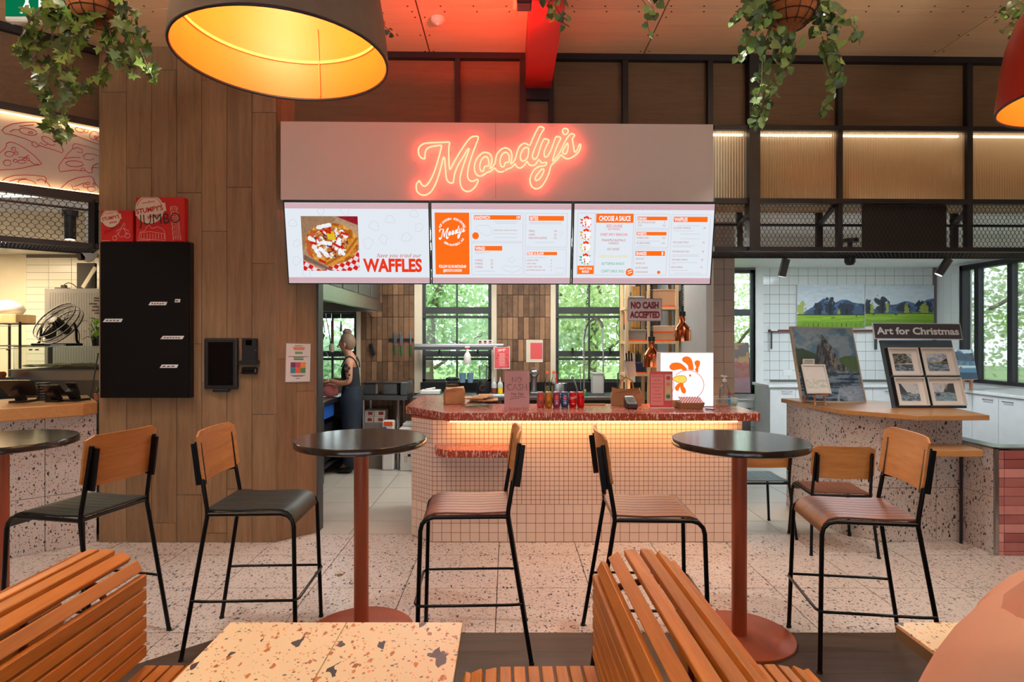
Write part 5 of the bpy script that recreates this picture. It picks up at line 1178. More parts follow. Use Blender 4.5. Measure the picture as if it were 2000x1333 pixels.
MB().lathe([(0,0),(.085,0),(.085,.02),(.07,.13),(.055,.17),(0,.17)], (x,Y+.1,ZB), 24).build('base', m_dark, t, smooth=40); MB().lathe([(.045,.17),(.05,.2),(.06,.36),(.062,.365)], (x,Y+.1,ZB), 20).build('jug', m_clear, t); MB().cyl((x-.005,Y+.012,ZB+.08), (x-.005,Y+.03,ZB+.08), .034, n=20).build('dial', m_dark, t); MB().tube([(x+.062,Y+.1,ZB+.34),(x+.10,Y+.1,ZB+.3),(x+.095,Y+.1,ZB+.22),(x+.055,Y+.1,ZB+.2)], .01, 6).build('handle', m_dark, t, smooth=60)
R = MB().tube([(x-.005+.036*math.cos(2*PI*k/20),Y+.011,ZB+.08+.036*math.sin(2*PI*k/20)) for k in range(20)], .004, 5, closed=True); R.build('dial_ring', m_chrome, t)
sq = [(0,0),(.03,0),(.032,.01),(.032,.12),(.03,.14),(.012,.165)]
for x, lab, mc in ((965, 'squeeze bottle of brown sauce beside the blender', mat('bbq_sauce', (120,62,40), .4)), (977, 'squeeze bottle of yellow mustard behind the handwritten sign', m_yellow)): lathe_thing('squeeze_bottle', lab, 'bottle', WX(x,7.5), 7.5, ZB, [('contents', [(0,0),(.032,0),(.0325,.09),(0,.09)], mc), ('bottle', [(.0325,.09),(.033,.13),(.03,.15),(.014,.165)], m_frost), ('nozzle', [(.014,.165),(.008,.2),(.004,.225),(0,.225)], m_frost)], 'squeeze bottles')
MB().box(WX(950,7.3), WX(1000,7.3), 7.31, 7.45, ZB, ZB+.02).build('cutting_board', mat('pale_blue', (190,216,236), .4), bevel=.004, label='pale blue cutting board lying on the back bench edge', cat='board')
t = thing('stand_mixer', 'silver stand mixer behind the handwritten sign', 'mixer', (WX(1044,Y), Y+.1, ZB)); x = WX(1044, Y)
MB().box(x-.055, x+.055, Y, Y+.28, ZB, ZB+.03).build('foot', m_steel, t, bevel=.01); MB().lathe([(.045,.03),(.038,.12),(.045,.22)], (x,Y+.2,ZB), 20).build('column', m_steel, t, smooth=60); MB().tube([(x,Y-.03,ZB+.26),(x,Y+.0,ZB+.265),(x,Y+.12,ZB+.27),(x,Y+.26,ZB+.265),(x,Y+.29,ZB+.26)], .06, 16, rs=[.03,.056,.066,.058,.03]).build('head', m_steel, t, smooth=60)
for x, lab in ((1069, 'clear oil bottle with orange cap in front of the timber-coloured tiles'), (1081.5, 'clear oil bottle with orange cap beside the steel bowl')): lathe_thing('oil_bottle', lab, 'bottle', WX(x,7.8), 7.8, ZB, [('bottle', [(0,0),(.036,0),(.038,.02),(.038,.15),(.014,.21),(.013,.255)], m_clear), ('oil', [(0,.003),(.034,.003),(.034,.09),(0,.09)], mat('oil', (214,190,110), .3)), ('cap', [(0,.25),(.017,.25),(.019,.275),(.012,.285),(0,.285)], m_orange)], 'oil bottles')
t = lathe_thing('mixing_bowl', 'shiny steel mixing bowl with a red handled whisk in it', 'bowl', WX(1094,7.45), 7.5, ZB, [('bowl', [(0,0),(.06,0),(.085,.05),(.09,.145),(.095,.15),(.087,.145),(.08,.05),(.056,.006),(0,.006)], m_chrome)]); MB().tube([(WX(1094,7.45)-.03,7.5,ZB+.02),(WX(1088,7.45),7.48,ZB+.26)], .009, 8).build('whisk_handle', m_redpl, t)
# pre-rinse tap
t = thing('prerinse_tap', 'tall chrome pre-rinse tap with coiled spring hose', 'tap', (WX(1140,7.75), 7.8, ZB)); Y = 7.78; x = WX(1140.5, Y)
MB().cyl((x,Y,ZB), (x,Y,HZ(697,Y)), .011, n=12).build('riser', m_chrome, t, smooth=60); MB().cyl((x,Y,ZB), (x,Y,ZB+.05), .025, n=16).build('base', m_chrome, t, smooth=60)
path = smoothpts([(x,Y,HZ(697,Y)), (x+.0,Y,HZ(660,Y)), (WX(1146,Y),Y,HZ(636,Y)), (WX(1160,Y),Y,HZ(623.5,Y)), (WX(1172,Y),Y,HZ(628,Y)), (WX(1177,Y),Y,HZ(640,Y))], 14)
MB().tube(path, .007, 8).build('hose', m_dark, t, smooth=60); co = []
for i, p in enumerate(path):
    d = (path[min(i+1, len(path)-1)]-path[max(i-1, 0)]).normalized(); s_ = d.cross(Vector((0,1,0))).normalized()
    for k in range(4): a = 2*PI*k/4; q_ = path[min(i+1, len(path)-1)]; pp = p.lerp(q_, k/4); co.append(pp+(s_*math.cos(a)+Vector((0,1,0))*math.sin(a))*.016)
MB().tube(co, .0035, 5).build('spring', m_chrome, t, smooth=60); MB().tube([(WX(1177,Y),Y,HZ(640,Y)),(WX(1178,Y),Y,HZ(690,Y)),(WX(1178,Y),Y,HZ(728,Y))], .010, 8).build('drop_hose', m_chrome, t, smooth=60); MB().lathe([(.0,0),(.02,.0),(.024,.02),(.012,.05)], (WX(1178,Y),Y,HZ(742,Y)), 16).build('spray_head', m_dark, t, smooth=60); MB().cyl((x-.02,Y,HZ(713,Y)), (x+.07,Y,HZ(713,Y)), .005, n=6).build('hose_guide', m_dark, t)
t = thing('faucet', 'short angled chrome faucet left of the pre-rinse tap', 'tap', (WX(1127,7.7), 7.7, ZB)); Y = 7.7; MB().tube([(WX(1127,Y),Y,ZB),(WX(1127,Y),Y,ZB+.06),(WX(1119,Y),Y-.03,HZ(738,Y)),(WX(1114.5,Y),Y-.05,HZ(735,Y)),(WX(1113.5,Y),Y-.06,HZ(741,Y))], .012, 10).build('spout', m_chrome, t, smooth=60); MB().cyl((WX(1127,Y),Y,ZB), (WX(1127,Y),Y,ZB+.03), .026, n=14).build('base', m_chrome, t); MB().tube([(WX(1134,Y),Y,ZB+.05),(WX(1133,Y),Y,HZ(716,Y))], .006, 6).build('lever', m_chrome, t)
t = thing('faucet', 'slim steel faucet by the right window frame', 'tap', (WX(1208,7.7), 7.7, ZB)); MB().tube([(WX(1207,Y),Y,ZB),(WX(1207,Y),Y,HZ(730,Y)),(WX(1211,Y),Y-.02,HZ(727,Y)),(WX(1214,Y),Y-.03,HZ(730,Y))], .011, 10).build('spout', m_steeld, t, smooth=60); MB().cyl((WX(1207,Y),Y,ZB), (WX(1207,Y),Y,ZB+.05), .022, n=12).build('base', m_steeld, t)
t = thing('plastic_tub', 'tall translucent plastic tub beside the sink', 'tub', (WX(1168,7.5), 7.6, ZB)); MB().box(WX(1158,7.55), WX(1180,7.55), 7.55, 7.75, ZB+.006, HZ(730,7.55)).build('tub', m_frost, t, bevel=.015, bseg=2); MB().box(WX(1156.5,7.55), WX(1181.5,7.55), 7.54, 7.76, HZ(731,7.55), HZ(729,7.55)).build('rim', m_frost, t)
lathe_thing('soap_bottle', 'small green soap bottle with yellow cap at the sink', 'bottle', WX(1143,7.35), 7.35, ZB, [('bottle', [(0,0),(.025,0),(.025,.05),(.01,.07)], mat('soap_green', (30,130,90), .4)), ('cap', [(.011,.07),(.011,.085),(0,.085)], m_yellow)])
# ================================================================ things on the service counter
ZC = 1.051
def paper_bag(label, x, y, z, w_, d_, h_, rot, m=m_kraft, open_=True, handles=False):
    t = thing('paper_bag', label, 'paper bag', (x, y, z), rot, 'paper bags'); b = MB(); lo = [(-w_/2,-d_/2),(w_/2,-d_/2),(w_/2,d_/2),(-w_/2,d_/2)]; rs = random.Random(int(x*1000))
    ring = lambda k, zz, j: [(p[0]*k+rs.uniform(-j,j), p[1]*k*1.0+rs.uniform(-j,j), zz+rs.uniform(-j,j)) for p in sum([[lo[i], ((lo[i][0]+lo[(i+1) % 4][0])/2, (lo[i][1]+lo[(i+1) % 4][1])/2)] for i in range(4)], [])]
    rg = [ring(1, .001, 0), ring(1.03, h_*.45, .006), ring(.95, h_*.8, .008), ring(.9, h_, .012)]
    for q in rg: q[0:0] = []
    vs_ = sum(rg, []); fs_ = [tuple(range(7, -1, -1))]
    for i in range(3):
        for k in range(8): fs_.append((i*8+k, i*8+(k+1) % 8, (i+1)*8+(k+1) % 8, (i+1)*8+k))
    if not open_: fs_.append(tuple(range(24, 32)))
    M_ = wmat(t); o = MB().add([M_@Vector(v) for v in vs_], fs_).build('bag', m, t)
    if handles:
        for s in (-1, 1): MB().tube([M_@Vector(v) for v in ((-.06,s*d_*.3,h_-.01),(-.045,s*d_*.3,h_+.07),(.0,s*d_*.3,h_+.10),(.05,s*d_*.3,h_+.07),(.065,s*d_*.3,h_-.01))], .004, 5).build('handle', m, t)
    return t
p = at(888, 0, 5.4); paper_bag('folded kraft paper bag standing on the left end of the marble counter', p.x, 5.35, ZC, .17, .12, .135, .25, open_=False)
t = thing('napkin_pile', 'loose pile of brown paper napkins beside the handwritten sign', 'napkins', (WX(940,5.25), 5.2, ZC), .1)
for k in range(9):
    R = Matrix.Rotation(random.uniform(-.5,.5), 3, 'Z')@Matrix.Rotation(random.uniform(-.12,.12), 3, 'X'); MB().obox((WX(922+9*(k % 5),5.25), 5.15+.05*(k % 3), ZC+.016+.008*k), .13, .10, .008, R).build('napkin', m_kraft, t)
t, fr = poster('handwritten_sign', 'pale mauve card with handwritten NO CASH standing by the drink cans', 985, 1034, 725, 797, 5.02, mat('mauve_card', (196,160,166), .6, 0, .02), .004, 'sign')
q = MB()
for s_, a, b, h_, wf in (('NO', .5, .30, .13, .38), ('CASH', .5, .52, .17, .78)):
    q.ftext(fr, s_, a, b, h_, wf, 'c', .0012, 0)
m_ink = mat('ink', (60,46,54), .7); q.build('lettering', m_ink, t, kind='stuff'); q = MB()
for s_, a, b, h_, wf in (('NO', .5, .295, .115, .345), ('CASH', .5, .512, .15, .74)): q.ftext(fr, s_, a, b, h_, wf, 'c', .0018, -.018)
q.build('letter_fill', bpy.data.materials['mauve_card'], t, kind='stuff'); q = MB()
q.ftext(fr, 'Yet Yet', .52, .66, .07, .5, 'c', .0015, 0, .3).fline(fr, [(.25,.72),(.5,.70),(.85,.71)], .003).fline(fr, [(.2,.78),(.4,.745),(.6,.74)], .003); q.build('scribble', m_ink, t, kind='stuff')
MB().box(WX(995,5.03), WX(1024,5.03), 5.023, 5.09, ZC, ZC+.006).build('stand_foot', m_clear, t)
MB().bar(at(1010,745,5.03), at(1010,797,5.075), .03, .004, (0,1,0)).build('stand_strut', m_clear, t)
cans = [(1056, (196,92,84), 'coral and silver drink can at the end nearest the handwritten sign'), (1071.5, (188,140,40), 'gold and brown drink can in the row'), (1087, (146,60,110), 'purple and pink drink can in the row'), (1103, (40,92,160), 'blue drink can with orange mark in the row'), (1118.5, (214,20,28), 'bright red cola can with white script lettering'), (1134, (220,14,22), 'plain red cola can with dark lettering at the end of the row')]
m_can = mat('can_metal', (200,200,204), .25, 1, 0)
for i, (x, c, lab) in enumerate(cans):
    Y = 5.04; X = WX(x, Y); t = thing('drink_can', lab, 'drink can', (X, Y, ZC), 0, 'drink cans on the counter'); mc = mat('can_paint', c, .28, .35, .05)
    MB().lathe([(.024,0),(.0295,.008),(.031,.014),(.031,.110),(.026,.122)], (X,Y,ZC), 24).build('body', mc, t, smooth=40); MB().lathe([(.026,.122),(.0265,.126),(.024,.125),(.022,.122),(0,.122)], (X,Y,ZC), 24, caps=False).build('lid', m_can, t)
    if i < 4:
        q = MB(); mo = mat('can_mark', (232,120,50) if i else (226,70,50), .4); cv = lambda a, z, r=.0314: (X+r*math.sin(a), Y-r*math.cos(a), ZC+z)
        q.add([cv(.0,.085)]+[cv(.55*math.cos(2*PI*k/14), .085+.017*math.sin(2*PI*k/14)) for k in range(14)], [(0,1+k,1+(k+1) % 14) for k in range(14)]); q.build('roundel', mo, t)
        for z, a in ((.055,.5), (.04,.35), (.028,.42)): MB().add([cv(-a,z), cv(0,z), cv(a,z), cv(a,z+.007), cv(0,z+.007), cv(-a,z+.007)], [(0,1,4,5),(1,2,3,4)]).build('print_line', mat('can_ink', (236,220,214) if i in (2,3) else (90,40,40), .5), t)
    else:
        vs_, fs_ = text_geo('Coca-Cola', .01, .4); x1 = max(v.x for v in vs_); q = MB(); sc = .060/x1
        q.add([Vector((X+.0315*math.sin(a_), Y-.0315*math.cos(a_), ZC+.072+v.y*.034+(v.x/x1-.5)*.012)) for v in vs_ for a_ in [(v.x/x1-.5)*2.0]], fs_); q.build('script_lettering', m_paper if i == 4 else m_blackm, t, kind='stuff')
        if i == 4: MB().add([(X-.012,Y-.0315,ZC+.03),(X+.012,Y-.0315,ZC+.03),(X+.012,Y-.0315,ZC+.034),(X-.012,Y-.0315,ZC+.034)], [(0,1,2,3)]).build('print_line', m_paper, t)
p = at(1221, 0, 5.24); paper_bag('brown kraft carry bag with paper handles standing behind the card terminal', p.x, 5.2, ZC, .25, .10, .14, -.08, m_card, True, True)
t = thing('card_terminal', 'dark brown card payment terminal on the marble counter', 'card terminal', (WX(1231,4.98), 4.98, ZC), -.15); X = WX(1231, 4.98)
b = MB().add([(X-.04,4.90,ZC),(X+.045,4.90,ZC),(X+.045,5.06,ZC),(X-.04,5.06,ZC),(X-.04,4.90,ZC+.045),(X+.045,4.90,ZC+.045),(X+.045,5.06,ZC+.095),(X-.04,5.06,ZC+.095)], [(0,3,2,1),(4,5,6,7),(0,1,5,4),(1,2,6,5),(2,3,7,6),(3,0,4,7)]).build('body', mat('terminal', (52,34,36), .25), t, bevel=.008)
MB().add([(X-.03,4.915,ZC+.0515),(X+.035,4.915,ZC+.0515),(X+.035,5.03,ZC+.0875),(X-.03,5.03,ZC+.0875)], [(0,1,2,3)]).build('display', m_blackm, t)
t, fr = poster('menu_card', 'reddish plastic menu card headed CHOOSE A SAUCE in a counter stand', 1269, 1313.5, 726, 797, 4.97, mat('menu_red', (200,84,84), .3, 0, .03), .004, 'menu card')
MB().frect(fr, .04, .08, .60, .93, .001).build('list_panel', mat('menu_pink', (226,140,138), .4, 0, .02), t); MB().frect(fr, .66, .08, .96, .80, .001).build('side_panel', mat('menu_grey', (204,176,172), .4, 0, .02), t)
q = MB().ftext(fr, 'CHOOSE A SAUCE', .32, .15, .045, .5, 'c', .002)
for k, (s_, wf) in enumerate((('JEEZ LOUISSE', .3), ('SWEET SPICY SRIRACHA', .46), ('PINEAPPLE BUFFALO', .42), ('HOT HONEY', .22), ('CHIPOTLE BBQ', .4), ('BUTTERMILK RANCH', .4), ('CONFIT GARLIC AIOLI', .42))): q.ftext(fr, s_, .32, .26+.095*k, .03, wf, 'c', .002)
q.build('lettering', mat('menu_ink', (150,40,44), .5), t, kind='stuff')
for k, c in enumerate(((214,60,40), (226,140,50), (222,190,80), (60,120,60))): MB().fell(fr, .81, .18+.17*k, .10, .06, .002, 12).build('sauce_mark', mat('mark', c, .5), t)
MB().prism([(WX(1270,4.97),4.95),(WX(1316,4.97),4.95),(WX(1316,4.97),5.03),(WX(1270,4.97),5.03)], ZC, ZC+.005).build('stand_base', m_white, t)
# light box with the chicken emblem
t = thing('light_box', 'white illuminated light box with an orange crested chicken emblem', 'light box', (WX(1340,5.08), 5.1, ZC)); Y = 5.08
x0, x1 = WX(1286.5, Y), WX(1394, Y); z1 = HZ(689, Y); MB().box(x0, x1, Y, Y+.08, ZC, z1).build('case', m_white, t, bevel=.004)
fr = Frame((x0,Y-.0005,z1), (x1,Y-.0005,z1), (x0,Y-.0005,ZC)); MB().frect(fr, .035, .01, .99, .99, .001).build('lit_face', emis('lightbox_white', (250,252,255), 1.05), t)
m_eor = emis('emblem_orange', (255,118,34), 1.0); m_eln = emis('emblem_line', (236,92,50), .95); m_eye = emis('emblem_yellow', (252,222,96), 1.0)
def ec(pts): return [((x-838)/(1645-838), (y-72)/(915-72)) for x, y in pts]
def esm(pts, c=True): return [(v.x, v.y) for v in smoothpts([(x, y, 0) for x, y in ec(pts)], 4, c)]
MB().fpoly(fr, esm([(1185,350),(1175,330),(1130,335),(1050,350),(1005,325),(995,285),(1030,240),(1090,228),(1160,240),(1220,290),(1250,340)]), .002).build('crest_lobe', m_eor, t)
MB().fpoly(fr, esm([(1275,335),(1270,290),(1240,245),(1195,215),(1180,175),(1210,140),(1265,135),(1310,165),(1335,230),(1345,300),(1345,345)]), .002).build('crest_lobe', m_eor, t)
MB().fpoly(fr, esm([(1370,345),(1385,300),(1365,250),(1365,215),(1400,192),(1440,210),(1440,260),(1420,310),(1412,385)]), .002).build('crest_lobe', m_eor, t)
MB().fline(fr, esm([(1085,430),(1130,390),(1190,360),(1270,348),(1350,365),(1420,410),(1475,480),(1500,560),(1490,640),(1455,710),(1400,765)], False), .0042, .002).build('head_outline', m_eln, t)
MB().fline(fr, esm([(1050,530),(1060,590),(1050,650),(1025,695)], False), .0042, .002).build('neck_line', m_eln, t)
bk = esm([(1035,490),(1090,445),(1160,432),(1220,440),(1245,485),(1225,530),(1180,548),(1110,535)]); MB().fpoly(fr, bk, .002).build('beak', m_eye, t); MB().fline(fr, bk, .004, .003, True).build('beak_outline', m_eln, t)
MB().fpoly(fr, esm([(1120,555),(1195,552),(1200,590),(1230,640),(1235,690),(1210,712),(1175,690),(1155,630),(1145,590)]), .002).build('wattle', m_eor, t); MB().fpoly(fr, esm([(1125,560),(1150,585),(1135,640),(1120,672),(1085,655),(1075,620),(1095,585)]), .0022).build('wattle', m_eor, t)
a_, b_ = ec([(1297,430)])[0]; MB().fell(fr, a_, b_, .021, .021, .002).build('eye', m_eor, t)
# burger tray
t = thing('food_tray', 'kraft cardboard food tray lined with red checked paper', 'food tray', (WX(1350,4.9), 4.95, ZC)); xa_, xb_ = WX(1327,4.9), WX(1376,4.9)
b = MB().add([(xa_+.012,4.905,ZC),(xb_-.012,4.905,ZC),(xb_-.012,5.0,ZC),(xa_+.012,5.0,ZC),(xa_,4.89,ZC+.05),(xb_,4.89,ZC+.05),(xb_,5.02,ZC+.06),(xa_,5.02,ZC+.06)], [(0,3,2,1),(0,1,5,4),(1,2,6,5),(2,3,7,6),(3,0,4,7),(4,5,6,7)]); b.build('tray', m_card, t)
fr2 = Frame((xa_+.015,4.99,ZC+.088), (xb_-.012,4.99,ZC+.088), (xa_+.015,4.888,ZC+.051)); MB().frect(fr2, 0, 0, 1, 1, .002, .002).build('paper_liner', m_paper, t); q = MB()
for i in range(16):
    for j in range(6):
        if (i+j) % 2 == 0: q.frect(fr2, i/16, j/6, (i+1)/16, (j+1)/6, .003)
q.build('red_checks', mat('check_red', (190,30,48), .6), t, kind='stuff')
MB().box(WX(1300,5.05), WX(1352,5.05), 5.03, 5.065, ZC, HZ(782,5.05)).build('kraft_box', m_kraft, label='open kraft box behind the food tray against the light box', cat='box', bevel=.003)
MB().cyl((WX(1378,4.87),4.87,ZC+.004), (WX(1394,4.83),4.82,ZC+.004), .004, n=8).build('pen', m_blackm, label='black pen lying on the marble counter', cat='pen')
t = thing('storage_tub', 'clear shallow plastic tub at the end of the counter', 'tub', (WX(1420,5.1), 5.12, ZC)); xa_, xb_ = WX(1397,5.06), WX(1440,5.06); MB().add([(xa_+.01,5.06,ZC),(xb_-.01,5.06,ZC),(xb_-.01,5.2,ZC),(xa_+.01,5.2,ZC),(xa_,5.04,ZC+.07),(xb_,5.04,ZC+.07),(xb_,5.22,ZC+.07),(xa_,5.22,ZC+.07)], [(0,3,2,1),(0,1,5,4),(1,2,6,5),(2,3,7,6),(3,0,4,7)]).build('tub', m_clear, t); MB().tube([(xa_,5.04,ZC+.07),(xb_,5.04,ZC+.07),(xb_,5.22,ZC+.07),(xa_,5.22,ZC+.07)], .003, 5, closed=True).build('rim', m_frost, t)
X = WX(1416, 5.12); t = thing('pump_bottle', 'clear pump bottle of sanitiser with a blue label in the tub', 'bottle', (X, 5.13, ZC+.004)); MB().lathe([(0,0),(.042,0),(.045,.01),(.045,.135),(.03,.17),(.016,.185),(.016,.20)], (X,5.13,ZC+.004), 24).build('bottle', m_clear, t, smooth=50)
MB().lathe([(.018,.2),(.018,.22),(.005,.225),(.005,.245)], (X,5.13,ZC+.004), 14).build('collar', m_frost, t); MB().bar((X-.03,5.13,ZC+.255), (X+.02,5.13,ZC+.25), .014, .012).build('pump_head', m_frost, t); MB().box(X+.012, X+.034, 5.082, 5.088, ZC+.03, ZC+.095).build('label', mat('label_blue', (30,140,190), .4), t); MB().box(X+.012, X+.034, 5.082, 5.088, ZC+.096, ZC+.12).build('label_top', mat('label_red', (170,50,50), .4), t)
MB().box(WX(1142,5.2), WX(1182,5.2), 5.18, 5.21, ZC, ZC+.012).build('wooden_strip', m_timber, label='thin wooden strip lying behind the cola cans', cat='strip')
# ---------------------------------------------------------------- hanging sign, heat lamps
t, fr = poster('no_cash_sign', 'hanging grey sign reading NO CASH ACCEPTED in maroon capitals', 1226, 1292.5, 583.5, 627.5, 5.0, mat('sign_grey', (206,200,208), .35, 0, .04), .004, 'sign')
MB().ftext(fr, 'NO CASH', .5, .43, .27, .82, 'c', .002, .055).ftext(fr, 'ACCEPTED', .5, .85, .27, .88, 'c', .002, .055).build('lettering', mat('maroon', (120,22,36), .5), t, kind='stuff'); MB().frame_rect(fr, .005, .01, .995, .99, .005, .0015).build('edge', m_steeld, t, kind='stuff')
for a in (.06, .94): P = fr.P(a, .02, 0); MB().cyl(P, (P.x, P.y, 2.74), .0015, n=5).build('cord', m_white, t)
def heat_lamp(label, px_, ytop, ybot, Y, pw):
    x = WX(px_, Y); zb, zt_ = HZ(ybot, Y), HZ(ytop, Y); h = zt_-zb; r = .075
    t = thing('heat_lamp', label, 'heat lamp', (x, Y, zb), 0, 'copper heat lamps')
    MB().lathe([(r,0),(r,h*.42),(r*.9,h*.52),(r*.5,h*.68),(r*.36,h*.74),(r*.34,h)], (x,Y,zb), 32, caps=False).build('shade', m_copper, t, smooth=50); MB().lathe([(r*.94,0.002),(r*.94,h*.42),(r*.45,h*.66),(0,h*.7)], (x,Y,zb), 32, caps=False).build('lining', m_copper, t, smooth=50)
    MB().lathe([(r*.40,h),(r*.40,h+.04),(.01,h+.042)], (x,Y,zb), 20).build('cap', m_dark, t, smooth=40); MB().lathe([(0,h*.2),(.03,h*.24),(.035,h*.36),(.015,h*.6)], (x,Y,zb), 16).build('bulb', emis('heat_bulb', (255,150,60), 6), t)
    z0 = zb+h+.04; MB().cyl((x,Y,z0), (x,Y,z0+.05), .014, n=10).build('strain_relief', m_dark, t); n = int((2.74-z0-.05)/.0022); co = [(x+.013*math.cos(k*.9), Y+.013*math.sin(k*.9), z0+.05+k*.0022) for k in range(n)]
    MB().tube(co, .0036, 5).build('coiled_cord', m_blackm, t, smooth=60)
    l = bpy.data.lights.new('heat_light', 'SPOT'); l.energy = pw; l.color = (1,.5,.18); l.spot_size = 2.2; l.spot_blend = .5; l.shadow_soft_size = .03; lo = bpy.data.objects.new('heat_light', l); COL.objects.link(lo); lo.location = (0,0,.03); lo.parent = t
heat_lamp('copper heat lamp on a coiled cord hanging before the timber shelf', 1332.5, 618, 666.5, 5.4, 14)
heat_lamp('copper heat lamp hanging lower, half behind the chicken light box', 1272.5, 667, 717, 5.35, 14)
# ---------------------------------------------------------------- shelf unit with tubs
t = thing('timber_shelf', 'pale timber shelf unit of storage tubs against the corrugated wall', 'shelf', (1.72, 7.0, 0)); sx0, sx1 = 1.34, 1.955; Y0, Y1 = 6.95, 7.25
for x in (sx0+.02, sx1-.02, 1.615):
    for y in (Y0, Y1): MB().box(x-.018, x+.018, y-.015, y+.015, 0, 2.45).build('post', m_pine, t)
szs = [HZ(600, 6.95), HZ(667, 6.95), HZ(730, 6.95), 2.35, .5]
for z in szs: MB().box(sx0, sx1, Y0-.02, Y1+.02, z-.03, z).build('shelf_board', m_pine, t)
def tub(label, x0, x1, z, h, c=(224,190,150)):
    u = thing('storage_box', label, 'storage tub', ((x0+x1)/2, 7.08, z+.001), 0, 'tubs on the timber shelf'); m = mat('tub_plastic', c, .35)
    MB().add([(x0+.008,6.97,z+.001),(x1-.008,6.97,z+.001),(x1-.008,7.21,z+.001),(x0+.008,7.21,z+.001),(x0,6.96,z+h),(x1,6.96,z+h),(x1,7.22,z+h),(x0,7.22,z+h)], [(0,3,2,1),(0,1,5,4),(1,2,6,5),(2,3,7,6),(3,0,4,7),(4,5,6,7)]).build('tub', m, u, bevel=.006)
    MB().box(x0-.004, x1+.004, 6.955, 7.225, z+h-.012, z+h+.004).build('lid', m, u, bevel=.003); MB().box(x0-.006, x1+.006, 6.95, 6.956, z-.001, z+.018).build('orange_strip', m_orange, u)
z = szs[0]; tub('tall tan storage tub on the upper shelf', 1.64, 1.93, z, .2, (206,160,120)); tub('small grey tub on the upper shelf', 1.38, 1.56, z, .12, (170,170,166))
z = szs[1]; tub('tan storage tub on the middle shelf behind the copper lamp', 1.64, 1.93, z, .09); tub('tan tub stacked on the middle shelf', 1.65, 1.92, z+.096, .08, (232,206,176)); tub('grey tub on the middle shelf beside the straw broom', 1.36, 1.59, z, .13, (150,146,136))
z = szs[2]; tub('shallow tan tub on the lower shelf', 1.64, 1.93, z, .07, (214,168,120)); tub('navy blue bag box on the lower shelf', 1.38, 1.58, z, .12, (30,50,90))
lathe_thing('glass_jar', 'dark glass jar with clamp lid on the middle shelf', 'jar', 1.72, 7.05, szs[1]+.18, [('jar', [(0,0),(.05,0),(.052,.01),(.05,.07),(.035,.1)], mat('jar_dark', (80,74,62), .2)), ('lid', [(.04,.1),(.04,.13),(0,.135)], m_steeld)])
# straw broom
t = thing('straw_broom', 'upside-down straw broom hanging by the window frame', 'broom', (WX(1240,7.9), 7.9, HZ(692,7.9))); Y = 7.9; rs = random.Random(4)
for k in range(46):
    a = rs.uniform(-1,1); b_ = rs.uniform(-.03,.03); MB().tube([(WX(1241,Y)+a*.05,Y+b_,HZ(560,Y)), (WX(1241,Y)+a*.055,Y+b_,HZ(640,Y)), (WX(1240,Y)+a*.085,Y+b_*1.4,HZ(690+rs.uniform(-4,3),Y))], .005, 4).build('straw', bpy.data.materials.get('straw') or mat('straw', (190,140,76), .8, 0, .2, 20), t)
MB().box(WX(1241,Y)-.05, WX(1241,Y)+.05, Y, 8.045, HZ(575,Y), HZ(570,Y)).build('wall_clip', m_steeld, t)
MB().tube([(WX(1241,Y)-.06,Y-.035,HZ(640,Y)),(WX(1241,Y)+.06,Y-.035,HZ(640,Y))], .004, 5).build('binding', m_card, t)
# gas torch / gun on the frame
t = thing('hand_tool', 'dark hand tool with orange handle and looped cable by the window', 'tool', (WX(1215,7.85), 7.85, HZ(655,7.85))); Y = 7.85
MB().bar(at(1221,612,Y), at(1219,634,Y), .04, .03, (0,1,0)).build('handle', mat('orange_handle', (180,80,40), .5), t, bevel=.006); MB().bar(at(1218,634,Y), at(1214,653,Y), .08, .05, (0,1,0)).build('body', mat('tool_purple', (60,56,80), .4), t, bevel=.012); MB().tube(smoothpts([at(1219,616,Y), at(1208,626,Y), at(1204,642,Y), at(1210,658,Y), at(1221,664,Y)], 5), .005, 5).build('cable', m_dark, t)
MB().box(WX(1222,Y), WX(1225,Y), Y, 8.04, HZ(640,Y), HZ(610,Y)).build('wall_hook', m_dark, t)
# timber post with grey utensil pouch
t = thing('utensil_pouch', 'grey pouch of utensils fixed on a timber stick behind the counter', 'utensil holder', (WX(1228,5.6), 5.6, 0)); Y = 5.6
MB().box(WX(1226,Y), WX(1231,Y), Y, Y+.02, 0, HZ(720,Y)).build('stick', m_pine, t); fr = Frame(at(1219,704,Y-.02), at(1240,702,Y-.02), at(1224,737,Y-.02)); MB().fpoly(fr, [(0,0),(1,.0),(1.0,1),(.25,1)], 0, .04).build('pouch', mat('grey_cloth', (186,188,188), .8), t)
for x, y1 in ((1224,690), (1229,686), (1234,690)): MB().tube([at(x,706,Y-.03), at(x-1,y1,Y-.03)], .008, 6).build('tool_handle', m_blackm, t)
# ceiling light panels added out of view to brighten kitchens and art room
def panel(label, x, y, sx, sy, e, col=(255,250,240)):
    t = thing('added_ceiling_light', label, 'ceiling light', (x, y, 2.70), 0, 'added ceiling light panels'); MB().box(x-sx/2, x+sx/2, y-sy/2, y+sy/2, 2.715, 2.74).build('frame', m_white, t)
    MB().box(x-sx/2+.02, x+sx/2-.02, y-sy/2+.02, y+sy/2-.02, 2.712, 2.716).build('diffuser', emis('added_panel_light', col, e), t)
panel('added ceiling light panel over the chicken kitchen pass', -.3, 6.4, 1.2, .6, 16); panel('added ceiling light panel over the kitchen sink', 1.1, 6.9, 1.2, .6, 16)
panel('added ceiling light panel over the tray bench', -1.0, 7.2, .6, .6, 14)
panel('added ceiling light panel over the art room', 4.4, 7.6, 1.2, .6, 30, (236,246,255)); panel('added ceiling light panel over the pizza kitchen', -6.3, 6.6, 1.2, .8, 40, (255,228,186))
